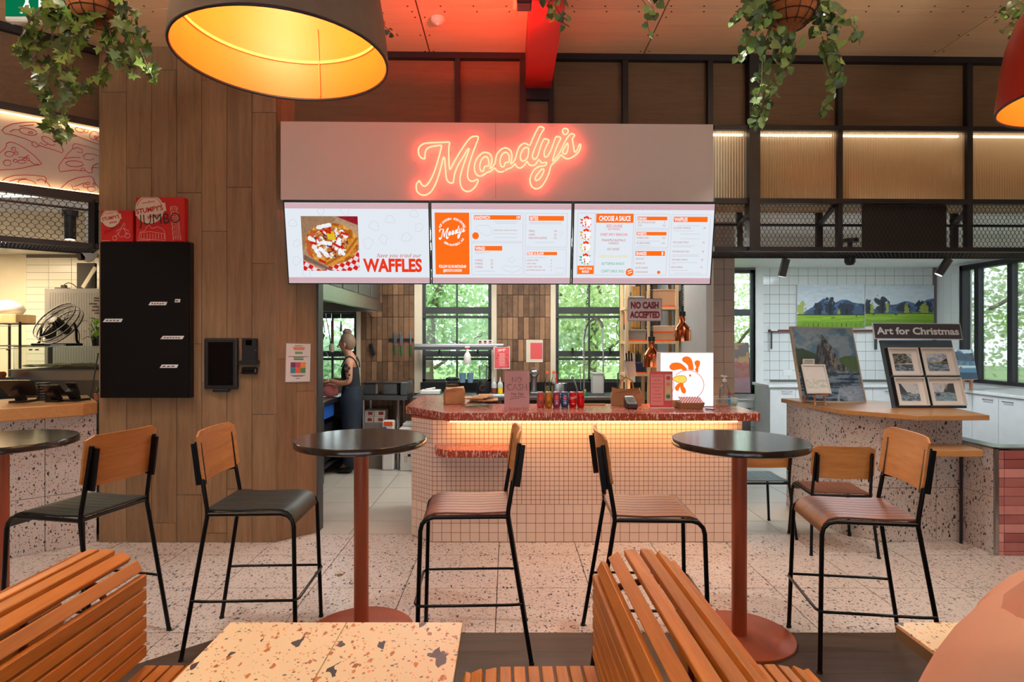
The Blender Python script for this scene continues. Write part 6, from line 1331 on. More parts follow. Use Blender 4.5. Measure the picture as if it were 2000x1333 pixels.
# ================================================================ things fixed on the timber column
t = thing('wall_cabinet', 'flat black cabinet with taped paper notes on the timber column', 'cabinet', (WX(283,4.77), 4.79, HZ(778,4.76)))
Y = 4.755; x0, x1, z0, z1 = WX(195,Y), WX(370.5,Y), HZ(778,Y), HZ(473,Y); MB().box(x0, x1, Y+.012, 4.819, z0, z1).build('case', m_blackm, t); MB().box(x0+.002, x1-.004, Y, Y+.011, z0+.002, z1-.002).build('door', mat('black_door', (8,8,10), .75, spec=.15), t, bevel=.002)
for a, b, c, d, s_ in ((290,327,590,596.5,5), (341,352.5,584.5,591,1), (201,240,623,629.5,4), (313,360,656.5,663,6), (312,348.5,712.5,719,3)):
    fr = Frame(at(a,c,Y), at(b,c,Y), at(a,d,Y)); MB().fpoly(fr, [(.12,0),(1,0),(.92,1),(0,1)], .0015, .001).build('paper_note', m_paper, t); q = MB(); [q.fline(fr, [(.16+.7*k/s_,.55+.1*(k % 2)),(.16+.7*(k+.7)/s_,.5)], .008, .002) for k in range(s_)]; q.build('note_marks', m_ink, t, kind='stuff')
m_pzr = mat('pizza_red', (196,22,26), .5, 0, .06, 10); m_pzw = mat('pizza_cream', (226,206,186), .6)
def pizza_box(label, x0, x1, y0, word, big):
    Y = 4.762; z0 = HZ(472.5, 4.755); xa_, xb_ = WX(x0,Y), WX(x1,Y); z1 = HZ(y0, Y); t = thing('pizza_box', label, 'pizza box', ((xa_+xb_)/2, Y+.02, z0), 0, 'red pizza boxes')
    MB().box(xa_, xb_, Y, Y+.05, z0, z1).build('box', m_pzr, t, bevel=.004); MB().box(xb_-.035 if big else xb_-.02, xb_+.004, Y+.006, Y+.052, z0, z1-.006).build('side_flap', m_pzr, t)
    fr = Frame((xa_,Y-.0005,z1), (xb_,Y-.0005,z1), (xa_,Y-.0005,z0)); hw = fr.h/fr.w; a, b, r = (.29,.27,.30) if big else (.32,.24,.30)
    def rotp(p, an=.16): return (a+(p[0]*math.cos(an)+p[1]*math.sin(an)*1.0), b+(p[1]*math.cos(an)-p[0]*math.sin(an))/hw)
    cl = [(min(max(u, .0), 1), max(v, 0.0)) for u, v in [(a+r*math.cos(2*PI*k/36), b+r/hw*math.sin(2*PI*k/36)) for k in range(36)]]; MB().fpoly(fr, cl, .001).build('round_logo', m_pzw, t)
    MB().fpoly(fr, [(max(u, 0), max(v, 0)) for u, v in [rotp((-.34,-.085)), rotp((.34,-.085)), rotp((.34,.085)), rotp((-.34,.085))]], .0016).build('logo_band', m_pzw, t)
    ring = [(a+r*.88*math.cos(q), b+r*.88/hw*math.sin(q)) for q in [PI*1.08+k*.085 for k in range(32)]]; q = MB(); q.fline(fr, [p for p in ring if p[1] > .01], .004, .002)
    u, v = rotp((0,.055)); q.ftext(fr, "STUMPY'S", u, v, .105, .56, 'c', .0024, .03, 0, .16); u, v = rotp((0,-.13)); q.ftext(fr, 'woodfired', u, v, .05, .26, 'c', .0024, .01, 0, .16); u, v = rotp((.06,.18)); q.ftext(fr, 'pizza', u, v, .075, .24, 'c', .0024, .02, 0, .16); q.build('logo_lettering', m_pzr, t, kind='stuff')
    q = MB()
    if big: q.ftext(fr, word, .5, .60, .24, .86, 'c', .003, -.01, 0, .06)
    else: q.ftext(fr, word, .40, .62, .11, .58, 'c', .003, -.01, .2, .55)
    q.build('marker_lettering', m_blackm, t, kind='stuff'); q = MB()
    L = lambda *p: q.fline(fr, list(p), .0026, .002)
    if big:
        for k in range(7): w_ = .10-.004*k; u = .86-.012*k; v = .97-.11*k; L((u-w_/1.2,v),(u-w_/1.3,v-.10),(u+w_/1.3,v-.11),(u+w_/1.2,v-.01)); [L((u-w_/1.5+j*.035,v-.02),(u-w_/1.5+j*.035,v-.09)) for j in range(5)]
        L((.07,.92),(.1,.78),(.2,.75),(.22,.68),(.28,.62),(.34,.70),(.45,.66),(.55,.70),(.6,.76),(.62,.95)); L((.1,.80),(.3,.77),(.6,.82)); [L((.12+.06*j,.82),(.12+.06*j,.94)) for j in range(9)]; L((.07,.93),(.62,.97))
    else:
        for cx_, cy_, r_ in ((.45,.88,.07), (.86,.80,.08)): L(*[(cx_+r_*math.cos(k*.5), cy_+r_/hw*math.sin(k*.5)) for k in range(14)])
        L((.45,.85),(.6,.70),(.66,.55),(.72,.45),(.75,.40),(.78,.46),(.74,.55),(.80,.70),(.86,.78)); L((.55,.72),(.62,.85),(.78,.82)); L((.62,.6),(.55,.62),(.5,.7)); L((.66,.58),(.8,.6),(.9,.66))
    L((.04,.965),(.3,.965)); q.build('line_drawing', m_pzw, t, kind='stuff')
pizza_box('small red pizza box marked Piccolo on top of the black cabinet', 197, 258, 411, 'Piccolo', False)
pizza_box('large red pizza box marked JUMBO on top of the black cabinet', 265, 359, 385.5, 'JUMBO', True)
t = thing('wall_tablet', 'black order tablet in a wall mount on the timber column', 'tablet', (WX(430,4.8), 4.8, HZ(767,4.8))); Y = 4.785
MB().box(WX(397.5,Y), WX(463.5,Y), Y, 4.819, HZ(761,Y), HZ(660.5,Y)).build('case', m_dark, t, bevel=.014, bseg=3); MB().box(WX(406.5,Y), WX(455,Y), Y-.001, Y, HZ(753,Y), HZ(668.5,Y)).build('display', mat('dark_glass', (12,12,14), .08), t)
MB().prism([(WX(414,Y),Y),(WX(446,Y),Y),(WX(446,Y),4.819),(WX(414,Y),4.819)], HZ(766.5,Y), HZ(760,Y)).build('foot', m_dark, t, bevel=.005); MB().box(WX(462,Y), WX(473,Y), Y+.01, 4.819, HZ(712.5,Y), HZ(709,Y)).build('side_arm', m_dark, t)
t = thing('printer_dock', 'black receipt dock beside the order tablet', 'dock', (WX(485,4.8), 4.8, HZ(713,4.8))); MB().box(WX(471.5,Y), WX(501,Y), Y, 4.819, HZ(706,Y), HZ(661,Y)).build('case', m_dark, t, bevel=.008); MB().box(WX(469,Y), WX(504,Y), Y-.02, 4.819, HZ(712.5,Y), HZ(704.5,Y)).build('tray', m_dark, t, bevel=.003); MB().box(WX(480,Y), WX(492,Y), Y-.001, Y, HZ(675,Y), HZ(664.5,Y)).build('window', mat('gloss_black', (6,6,8), .08), t)
for x in (472.6, 499.4): MB().cyl((WX(x,Y),Y-.002,HZ(684.5,Y)), (WX(x,Y),Y,HZ(684.5,Y)), .004, n=10).build('screw', m_steel, t)
t = thing('card_reader', 'small rounded black card reader below the receipt dock', 'card reader', (WX(485,4.8), 4.8, HZ(732,4.8))); MB().box(WX(470.5,Y), WX(501,Y), Y, 4.819, HZ(732,Y), HZ(718,Y)).build('body', mat('reader', (14,14,18), .2), t, bevel=.014, bseg=3)
MB().tube([(WX(470,Y),4.80,HZ(729,Y)),(WX(466,Y),4.805,HZ(729.5,Y))], .004, 6).build('plug', m_dark, t)
# poster on the chamfer
def onch(px_, py_, d=.002):
    C = Vector((0,0,EYE)); D = Vector(((px_-VX)/F_PX,1,-(py_-VY)/F_PX)); Pp = A_+nn*d; return C+D*((Pp-C).dot(nn)/D.dot(nn))
fr = Frame(onch(558,670), onch(607.5,671), onch(557,748)); t = thing('menu_sheet', 'white sheet with a grid of six coloured squares on the angled column face', 'poster', fr.P(.5,1)); MB().frect(fr, 0, 0, 1, 1, .003, .003).build('sheet', m_paper, t); MB().frame_rect(fr, .01, .01, .99, .99, .004, .0035).build('sleeve', m_steeld, t, kind='stuff')
for k, c in enumerate(((120,70,120), (206,90,100), (240,160,80), (70,150,180), (236,110,70), (80,150,90))): MB().frect(fr, .2+.2*(k % 3), .49+.14*(k//3), .395+.2*(k % 3), .625+.14*(k//3), .004).build('colour_square', mat('square', c, .6), t)
MB().fpoly(fr, [(.27,.1),(.75,.1),(.72,.18),(.32,.18)], .004).build('heading_mark', mat('head_or', (226,150,120), .6), t); MB().frect(fr, .36, .22, .66, .28, .004).build('heading_mark', mat('head_gr', (120,180,140), .6), t); MB().frect(fr, .32, .39, .70, .43, .004).build('heading_mark', mat('head_gr2', (70,150,110), .6), t); q = MB()
for k, (a, b) in enumerate(((.35,.07), (.1,.345), (.3,.365), (.22,.82), (.3,.845), (.42,.9))): q.fline(fr, [(a,b),(1-a,b)], .004, .004)
q.build('small_print', m_ink, t, kind='stuff')
# ================================================================ art room
def cabinet(label, o, u, w_, dep, h, nrm, grp):
    """o = floor corner at the front, u along the front, nrm out of the front"""
    o, u, nrm = Vector(o), Vector(u), Vector(nrm); t = thing('base_cabinet', label, 'cabinet', o+u*w_/2, 0, grp)
    c = o+u*w_/2-nrm*dep/2; ax = Matrix((u, -nrm, Vector((0,0,1)))).transposed()
    MB().obox(c+Vector((0,0,.05+(h-.05)/2)), w_-.002, dep-.02, h-.05, ax).build('carcass', m_white, t); MB().obox(c+nrm*-.03+Vector((0,0,.025)), w_, dep-.08, .05, ax).build('plinth', m_steeld, t)
    for s in (0, 1):
        d = MB().obox(o+u*(w_*(.25+.5*s))+nrm*.0+Vector((0,0,.06+(h-.07)/2)), w_/2-.005, .018, h-.075, ax).build('door', m_whiteg, t, bevel=.002)
        hx = o+u*(w_*(.25+.5*s)+(.06 if s == 0 else -.06)); MB().tube([hx-u*.07+Vector((0,0,h-.06))+nrm*.01, hx-u*.07+Vector((0,0,h-.06))+nrm*.035, hx+u*.07+Vector((0,0,h-.06))+nrm*.035, hx+u*.07+Vector((0,0,h-.06))+nrm*.01], .006, 6).build('handle', m_steeld, d)
XB0 = 3.87
for k in range(3): cabinet(['white base cabinet below the narrow window, first on the tiled wall', 'white base cabinet behind the big rock painting', 'white base cabinet behind the Christmas art stand'][k], (XB0+.76*k, 8.97, 0), (1,0,0), .76, .56, .90, (0,-1,0), 'white base cabinets')
for k in range(4): cabinet(['white base cabinet in the corner under the big window', 'white base cabinet second from the corner under the big window', 'white base cabinet third from the corner under the big window', 'white base cabinet at the far end under the big window'][k], (6.16, 8.9-.86*k, 0), (0,-1,0), .86, .58, .90, (-1,0,0), 'white base cabinets')
MB().box(XB0-.03, 6.12, 8.93, 9.54, .90, .94).build('worktop', m_whiteg, label='white worktop along the square tiled wall', cat='worktop', bevel=.003)
MB().box(6.12, 6.74, 5.4, 9.54, .90, .94).build('worktop', m_whiteg, label='white worktop under the big dark window', cat='worktop', bevel=.003)
MB().box(6.45, 6.55, 7.0, 7.5, .941, .955).build('wooden_tray', m_timber, label='thin wooden tray lying on the worktop under the window', cat='tray')
MB().box(WX(1528,YA), WX(1546.5,YA), YA-.02, YA-.008, HZ(734,YA), HZ(722.5,YA)).build('power_outlet', m_white, label='white double power outlet on the square tiles', cat='outlet', bevel=.003)
# picture rail and strips
t = thing('picture_rail', 'thin red-brown picture rail along the square tiled wall', 'rail', (WX(1600,YA), YA-.04, HZ(650,YA))); MB().box(WX(1500,YA), WX(1730,YA), YA-.07, YA-.008, HZ(648.5,YA), HZ(644.5,YA)).build('rail', mat('rail_brown', (110,56,44), .5), t)
t = thing('hanging_strip', 'dark vertical strip with white tag hanging from the picture rail', 'strip', (WX(1502.5,YA), YA-.08, HZ(682,YA))); MB().box(WX(1501,YA), WX(1504,YA), YA-.085, YA-.072, HZ(682,YA), HZ(647,YA)).build('strip', m_alu, t); MB().box(WX(1502,YA), WX(1514,YA), YA-.09, YA-.072, HZ(647,YA), HZ(643,YA)).build('tag', m_white, t)
MB().box(WX(1707,YA), WX(1710.5,YA), YA-.04, YA-.008, HZ(683,YA), HZ(650,YA)).build('hanging_strip', m_alu, label='short dark strip on the tiles under the rail by the art stand', cat='strip')
m_pic = vcolmat('painted_canvas', 0, .45); m_pale = wood('pale_frame', (196,176,150), (220,204,182), 'z', 1, .5, .05, 1)
# two landscape canvases
def landscape(A, B, seed, off):
    G = A*.5+off; nz = vnoise(G, B, 30, 30, 2); img = solid(A, (206,216,224))
    ridge = .42-.10*np.sin(G*7+.4)-.05*np.sin(G*19)-.03*np.sin(G*41)+.02*(vnoise(G, B*0, 40, 1, 5)-.5); ridge = np.where(G < .2, ridge+(.2-G)*2.4, ridge)
    mt = B > ridge; img = put(img, mt, (84,110,150)); img = img*(1-.25*(mt*(vnoise(G,B,18,12,9) > .5))[..., None]); img = put(img, mt & (B > .5), (74,96,124), .5)
    for (c, w_, t_, h_) in ((.16,.035,.46,.28), (.24,.04,.36,.34), (.36,.055,.46,.28), (.52,.03,.42,.3), (.62,.05,.30,.38), (.78,.045,.48,.24), (.93,.06,.40,.34)):
        cr_ = ((G-c)/w_)**2+((B-t_-h_*.42)/(h_*.55))**2+2.6*(vnoise(G,B,46,16,int(c*90))-.5) < 1; img = put(img, cr_ & (B < .74), (44,54,68)); img = put(img, (np.abs(G-c-.006) < .008) & (B > t_+.1) & (B < .76), (28,32,40))
    for (c, w_, t_) in ((.03,.03,.45), (.55,.014,.5), (.66,.012,.48), (.80,.02,.52), (.93,.035,.5), (.31,.01,.62)):
        cr_ = ((G-c)/w_)**2+((B-t_-.12)/.17)**2+2.2*(vnoise(G,B,60,24,int(c*90)+3)-.5) < 1; img = put(img, cr_, (164,172,72), .85)
    gr_ = B > .70+.02*np.sin(G*5); img = put(img, gr_, (128,170,40)); g2 = vnoise(G, B, 8, 30, 21); img = put(img, gr_ & (g2 > .52), (156,190,60), .7); img = put(img, gr_ & (B > .86), (96,140,34), .5); img = put(img, (B > .69) & (B < .715), (52,64,50), .8)
    for c in np.arange(.05, .5, .035): img = put(img, (np.abs(G-c) < .002) & (B > .9-.03*off) & (B < .985), (50,60,30))
    for c, v in ((.26,.78), (.275,.77), (.44,.74), (.56,.73), (.72,.73), (.73,.735)): img = put(img, ((G-c)/.006)**2+((B-v)/.012)**2 < 1, (20,24,24))
    return img*(.94+.12*nz[..., None])
for k, (a, b, y0, y1, lab) in enumerate(((1557,1688.5,556.5,640,'landscape canvas of dark trees below a blue mountain, beside the window end'), (1690,1824,557.5,636,'landscape canvas of a bushy green field with rounded blue hills, near the room corner'))):
    Yp = YA-.05; t = thing('landscape_painting', lab, 'painting', (WX((a+b)/2,Yp), Yp, HZ(y1,Yp)), 0, 'landscape canvases on the tiled wall'); fr = Frame(at(a,y0,Yp), at(b,y0,Yp), at(a,y1,Yp)); MB().frect(fr, 0, 0, 1, 1, 0, .035).build('canvas_block', m_paper, t); canvas(fr, 170, 105, lambda A, B, k=k: landscape(A, B, k, .5*k), 'painted_face', m_pic, t, .001)
# curved terrazzo art counter
ac = thing('art_counter', 'terrazzo panelled counter holding the paintings', 'counter', (3.1, 5.3, 0))
MB().prism([(2.705,5.85),(2.777,5.04),(2.975,4.842),(3.625,4.86),(3.625,5.28),(3.2,5.86)], 0, 1.0).build('body', m_blackm, ac)
def tpanel(p, q, z0, z1, parent): 
    p, q = Vector((*p,0)), Vector((*q,0)); d = (q-p).normalized(); p, q = p+d*.002, q-d*.002; n_ = Vector((d.y,-d.x,0)); MB().bar((p.x-n_.x*.006,p.y-n_.y*.006,(z0+z1)/2), (q.x-n_.x*.006,q.y-n_.y*.006,(z0+z1)/2), .012, z1-z0-.004).build('terrazzo_panel', m_terrw, parent)
PA, PB, PC, PD = (2.69,5.86), (2.767,5.03), (2.967,4.83), (3.634,4.85)
pm = (2.725,5.48); pd = (3.42,4.844)
for p, q in ((PA,pm), (pm,PB), (PB,PC), (PC,pd), (pd,PD)):
    for z0, z1 in ((0,.43), (.43,1.0)): tpanel(p, q, z0, z1, ac)
MB().prism([(2.655,5.9),(2.715,4.98),(2.80,4.88),(3.09,4.58),(3.65,4.595),(3.72,4.95),(3.72,5.32),(3.25,5.95)], 1.001, 1.04).build('timber_ledge', m_timber, label='oak ledge on top of the terrazzo art counter', cat='ledge', bevel=.004)
t = thing('timber_shelf', 'small oak shelf between the art counter and the pink tiled wall', 'shelf', (3.4, 4.68, .72)); MB().prism([(3.02,4.53),(3.56,4.54),(3.60,4.68),(3.60,4.815),(3.05,4.815)], .735, .785).build('board', m_timber, t, bevel=.006); MB().cyl((3.585,4.80,0), (3.585,4.80,.735), .012, n=10).build('leg', m_black, t)
# wing wall with pink tiles
wg = st('wall_wing', MB().box(3.655, 5.6, 4.545, 4.66, 0, .795).box(3.655, 3.76, 4.545, 5.4, 0, .795), m_grout); wg['label'] = 'low wall faced in glossy pink tiles'
for y0, y1 in ((4.53,4.95), (4.95,5.4)):
    for z0, z1 in ((0,.43), (.43,.795)): MB().box(3.643, 3.655, y0+.002, y1-.002, z0+.002, z1-.002).build('terrazzo_panel', m_terrw, wg)
MB().box(3.64, 3.665, 4.53, 4.55, 0, .806).build('corner_trim', m_steel, wg); MB().box(3.64, 5.6, 4.53, 4.67, .795, .806).build('cap_trim', m_steel, wg); MB().box(3.64, 3.77, 4.67, 5.41, .795, .806).build('cap_trim', m_steel, wg)
xz = [3.667, 3.708]+[3.708+.205*k for k in range(1, 10)]
for r in range(12):
    z1 = .785-.0688*r
    for a, b in zip(xz[:-1], xz[1:]):
        if z1 > .02: MB().box(a+.0015, b-.0015, 4.532-random.random()*.002, 4.546, max(z1-.067, .002), z1-.0015).build('pink_tile', m_pink, wg, bevel=.002)
MB().box(3.105, 3.16, 4.822, 4.832, .80, .835).build('power_plate', m_dark, label='small dark power plate on the terrazzo art counter', cat='outlet', bevel=.002)
# rock painting
def rock(A, B):
    n1, n2 = vnoise(A, B, 6, 6, 31), vnoise(A, B, 24, 30, 32); img = solid(A, (126,168,200)); img = put(img, n1 > .52, (176,200,216), .6); img = put(img, (n1 < .42), (84,136,180), .6)
    img = put(img, inpoly(A, B, [(0,.30),(.12,.29),(.35,.37),(.35,.60),(0,.60)]), (62,98,92)); img = put(img, inpoly(A, B, [(.7,.42),(.8,.39),(.92,.38),(1,.40),(1,.60),(.7,.60)]), (98,136,98))
    rk = inpoly(A, B, [(.33,.62),(.33,.40),(.37,.28),(.40,.20),(.43,.24),(.45,.11),(.49,.10),(.54,.16),(.60,.22),(.66,.36),(.70,.46),(.80,.54),(.86,.59),(.9,.62)]); img = put(img, rk, (106,122,138)); s_ = vnoise(A*1.0+B*.5, B*.3-A, 30, 10, 33); img = put(img, rk & (s_ > .55), (64,78,94)); img = put(img, rk & (s_ < .36), (146,158,166)); img = put(img, rk & (n2 > .66) & (A > .5), (190,180,130), .6)
    sea = B > .60; w_ = vnoise(A, B, 7, 44, 34); img = put(img, sea, (70,96,124)); img = put(img, sea & (w_ > .5), (126,152,178)); img = put(img, sea & (w_ < .36), (38,56,80)); img = put(img, inpoly(A, B, [(.55,1),(.62,.82),(1,.78),(1,1)]) & (n1 > .35), (176,198,224), .8)
    return img*(.92+.16*n2[..., None])
def leaning(name, label, tl, tr, bl, Yt, Yb, fn, res, thick, mframe, cat, grp=None, fw=.012):
    T_, R_, B_2 = at(*tl, Yt), at(*tr, Yt), at(*bl, Yb); fr = Frame(T_, R_, B_2); t = thing(name, label, cat, fr.P(.5,1), 0, grp); MB().frect(fr, 0, 0, 1, 1, 0, thick).build('backing', mframe, t); q = MB(); w2 = fw/fr.w; h2 = fw/fr.h
    for a0, b0, a1, b1 in ((0,0,1,h2), (0,1-h2,1,1), (0,h2,w2,1-h2), (1-w2,h2,1,1-h2)): q = MB().frect(fr, a0, b0, a1, b1, .006, .006).build('frame_edge', mframe, t)
    canvas(fr.sub(w2,h2,1-w2,1-h2), *res, fn, 'painted_face', m_pic, t, .002); return t, fr
leaning('rock_painting', 'large painting of a sea rock in a pale timber frame, leaning on the oak ledge', (1543,638), (1664,640.5), (1567,785.5), 5.78, 5.52, rock, (120,150), .03, m_pale, 'painting')
# small easel with white framed picture
t = thing('table_easel', 'small copper-toned timber easel on the oak ledge', 'easel', (WX(1600,5.25), 5.25, 1.041)); Y = 5.22; m_eas = wood('easel_wood', (170,110,76), (206,150,112), 'z', 1, .5, .05, 1)
for a, b, c, d, yb in ((1590,770,1593,787,5.2), (1608,770,1613,786,5.2), (1578,745,1570,783,5.42)): P = at(a,b,5.28); Q = at(c,d,yb); Q.z = 1.042; MB().tube([P, Q], .007, 6).build('leg', m_eas, t)
MB().bar(at(1591,772.5,5.21), at(1617,772,5.21), .03, .012).build('ledge_bar', m_eas, t)
t = thing('framed_picture', 'small white mounted picture in a dark sided box frame on the easel', 'framed picture', at(1605,771,5.22)); fr = Frame(at(1564,714,5.33), at(1610,714,5.33), at(1585.5,770,5.22)); fr.tl = fr.tl+Vector((0,0,.004)); MB().frect(fr, 0, 0, 1, 1, 0, .035).build('box_frame', m_dark, t)
for a0, b0, a1, b1 in ((0,0,1,.05), (0,.95,1,1), (0,.05,.06,.95), (.94,.05,1,.95)): MB().frect(fr, a0, b0, a1, b1, .012, .012).build('frame_edge', m_white, t)
def faint(A, B): img = solid(A, (236,238,238)); n_ = vnoise(A, B, 10, 14, 41); return put(img, (n_ > .45) & (B > .5) & (B < .85), (188,204,192), .7)
canvas(fr.sub(.06,.05,.94,.95), 50, 60, faint, 'picture', m_pic, t, .002)
fr = Frame(at(1568,701.5,5.34), at(1591,701.5,5.34), at(1568,713,5.34)); t = thing('price_card', 'small white price card tucked behind the framed picture', 'card', fr.P(.5,1)); MB().frect(fr, 0, 0, 1, 1, 0, .002).build('card', m_paper, t); q = MB()
for k in range(3): q.fline(fr, [(.12,.25+.22*k),(.88,.25+.22*k)], .004, .001)
q.build('print', m_ink, t, kind='stuff')
# Christmas art stand
T_, R_, B_2 = at(1718,665,5.27), at(1858,665,5.27), at(1735,797,5.09); fr = Frame(T_, R_, B_2); t = thing('art_stand', 'grey leaning display board under the Art for Christmas header', 'display stand', fr.P(.5,1)); MB().frect(fr, 0, 0, 1, 1, 0, .012).build('board', mat('slate_board', (62,78,92), .5), t)
fh = Frame(at(1700.5,632.5,5.28), at(1871,634,5.28), at(1703,663.5,5.245)); hd2 = MB().frect(fh, 0, 0, 1, 1, .025, .012).build('header', mat('header_white', (222,228,236), .5), t); MB().frect(fh, .008, .04, .992, .96, .026).build('header_face', mat('header_slate', (56,60,76), .5), t)
MB().ftext(fh, 'Art for Christmas', .5, .70, .42, .935, 'c', .0275, .03).build('header_lettering', mat('header_text', (226,236,248), .5), t, kind='stuff')
MB().bar(fr.P(.5,.1,-.02), (fr.P(.5,1).x, fr.P(.5,1).y+.32, 1.045), .04, .012).build('rear_strut', m_dark, t)
def sea(kind):
    def f(A, B):
        n1, n2 = vnoise(A, B, 6, 7, 50+kind), vnoise(A, B, 8, 40, 60+kind); img = solid(A, (206,214,222)); img = put(img, n1 > .55, (120,160,206), .7 if kind == 1 else .35); hz = (.62,.55,.60,.5)[kind]; sea_ = B > hz
        img = put(img, sea_, (70,96,120)); img = put(img, sea_ & (n2 > .5), (150,176,198))
        if kind == 0: img = put(img, inpoly(A, B, [(0,0),(.7,0),(.95,.3),(.98,.55),(0,.6)]), (120,128,126)); img = put(img, inpoly(A, B, [(0,0),(.7,0),(.95,.3),(.98,.55),(0,.6)]) & (vnoise(A+B*.4, B, 10, 12, 70) > .52), (60,66,66)); img = put(img, sea_ & (B < .95) & (n1 < .5), (60,64,66), .7)
        if kind == 1: img = put(img, inpoly(A, B, [(.55,.55),(.8,.38),(1,.24),(1,.62)]), (44,48,60)); img = put(img, (B > .46) & (B < .55), (150,150,110), .7)
        if kind == 2: img = put(img, inpoly(A, B, [(0,0),(.12,.05),(.3,.4),(.4,.6),(0,.62)]), (62,72,88)); img = put(img, (B > .52) & (B < .6) & (n1 > .4), (80,90,104), .8)
        if kind == 3: img = put(img, sea_, (150,190,206), .5); img = put(img, inpoly(A, B, [(.45,.5),(.6,.12),(.8,.0),(1,.02),(1,.55)]), (66,74,86)); img = put(img, inpoly(A, B, [(.05,.6),(.25,.55),(.3,.68),(.1,.75)]), (60,74,84)); img = put(img, inpoly(A, B, [(.55,.2),(.66,.05),(.7,.1),(.58,.4)]), (206,186,150), .7)
        return img*(.92+.14*vnoise(A, B, 30, 30, 80)[..., None])
    return f
slots = [(.055,.13,.47,.54), (.505,.13,.965,.54), (.06,.57,.475,.975), (.51,.57,.975,.975)]
labs = ['small framed print of a pale cave rock on the art stand', 'small framed print of a dark headland under blue sky on the art stand', 'small framed print of a steep dark cliff over rippled water on the art stand', 'small framed print of a cliff over turquoise water on the art stand']
for k, (a0, b0, a1, b1) in enumerate(slots):
    s_ = fr.sub(a0, b0, a1, b1, .001); u = thing('framed_print', labs[k], 'framed print', s_.P(.5,1), 0, 'framed prints on the art stand'); MB().frect(s_, 0, 0, 1, 1, .006, .006).build('mount', m_paper, u)
    for c0, d0, c1_2, d1 in ((0,0,1,.035), (0,.965,1,1), (0,.035,.03,.965), (.97,.035,1,.965)): MB().frect(s_, c0, d0, c1_2, d1, .036, .036).build('frame_edge', m_white, u)
    MB().frect(s_, -.035, 0, -.001, 1, .034, .034).build('frame_side', m_dark, u); canvas(s_.sub(.18,.19,.80,.82), 60, 50, sea(k), 'picture', m_pic, u, .007)
# small canvas on easel on the right worktop
def storm(A, B): n1 = vnoise(A, B, 5, 7, 91); img = solid(A, (96,130,152)); img = put(img, B < .12, (186,206,216)); img = put(img, inpoly(A, B, [(0,.08),(.3,.06),(.6,.16),(1,.1),(1,.4),(0,.35)]), (44,60,76)); img = put(img, (n1 > .5) & (B < .6), (64,88,106), .7); img = put(img, (B > .55) & (B < .62), (190,210,218)); img = put(img, B > .66, (70,120,146)); img = put(img, (B > .78), (36,62,86)); return img
T_, R_, B_2 = at(1858,683.5,8.1), at(1899,683.5,8.1), at(1864,741,8.0); fr = Frame(T_, R_, B_2); t = thing('storm_painting', 'small canvas of a storm over blue water on the worktop', 'painting', fr.P(.5,1)); MB().frect(fr, 0, 0, 1, 1, 0, .02).build('canvas_block', m_white, t); canvas(fr, 60, 70, storm, 'painted_face', m_pic, t, .001)
t = thing('table_easel', 'little timber easel holding the storm canvas on the worktop', 'easel', (WX(1888,8.02), 8.05, .941)); MB().bar((WX(1877,8.0),7.99,HZ(742.5,8.0)), (WX(1899,8.0),7.99,HZ(742.5,8.0)), .04, .012).build('ledge_bar', m_eas, t)
for x in (1880, 1896): MB().box(WX(x,8.0)-.014, WX(x,8.0)+.014, 7.98, 8.01, .941, HZ(743,8.0)).build('leg', m_eas, t)
MB().bar((WX(1880,8.0),8.16,.945), (WX(1880,8.0),8.03,1.25), .02, .012).build('rear_leg', m_eas, t)
# painting leaning at the narrow window
def sunset(A, B): n1 = vnoise(A, B, 4, 9, 95); n2 = vnoise(A, B, 10, 30, 96); img = solid(A, (150,110,100)); img = put(img, B < .3, (110,96,90)); img = put(img, (n1 > .5) & (B < .5), (190,150,90), .7); img = put(img, (B > .4) & (n2 > .5), (166,80,70), .7); img = put(img, B > .7, (150,128,140), .7); return img
t, _ = leaning('sunset_painting', 'reddish sunset painting leaning in the narrow window', (1405,670), (1462,670), (1409,768.5), 9.52, 9.42, sunset, (60,70), .03, m_dark, 'painting', None, .006)
# spot heads under the canopy
def headspot(label, px_, lean, y0=506):
    Y = 5.36; x = WX(px_, Y); t = thing('track_spot', label, 'spotlight', (x, Y, 2.2), 0, 'spot heads under the mesh canopy'); z = 2.335
    MB().cyl((x,Y,z), (x,Y,z-.03), .012, n=10).build('stem', m_black, t); d = Vector((lean,.25,-1)).normalized(); P = Vector((x,Y,z-.02)); MB().cyl(P-d*.01, P+d*.145, .035, n=24).build('head', m_alu, t, smooth=40); MB().cyl(P+d*.144, P+d*.147, .03, n=20).build('lens', emis('head_lens', (255,250,240), 3), t)
headspot('black spot head under the canopy by the narrow window', 1535, -.15); headspot('black spot head under the canopy by the big window, tilted sideways', 1852, -.5)
t = thing('dome_detector', 'dark dome detector under the mesh canopy above the paintings', 'detector', (WX(1660,5.4), 5.38, 2.27)); x = WX(1660,5.38); MB().lathe([(0,-.03),(.03,-.025),(.045,0),(.045,.035),(0,.035)], (x,5.38,2.30), 24).build('dome', m_dark, t, smooth=50)
t = thing('junction_light', 'dark surface fitting standing inside the mesh canopy', 'fitting', (WX(1660,5.2), 5.2, 2.345)); x = WX(1660,5.2); MB().lathe([(0,0),(.05,0),(.05,.05),(.02,.06),(.02,.10),(.07,.10),(.07,.13),(0,.13)], (x,5.2,2.345), 24).build('body', m_dark, t, smooth=30)
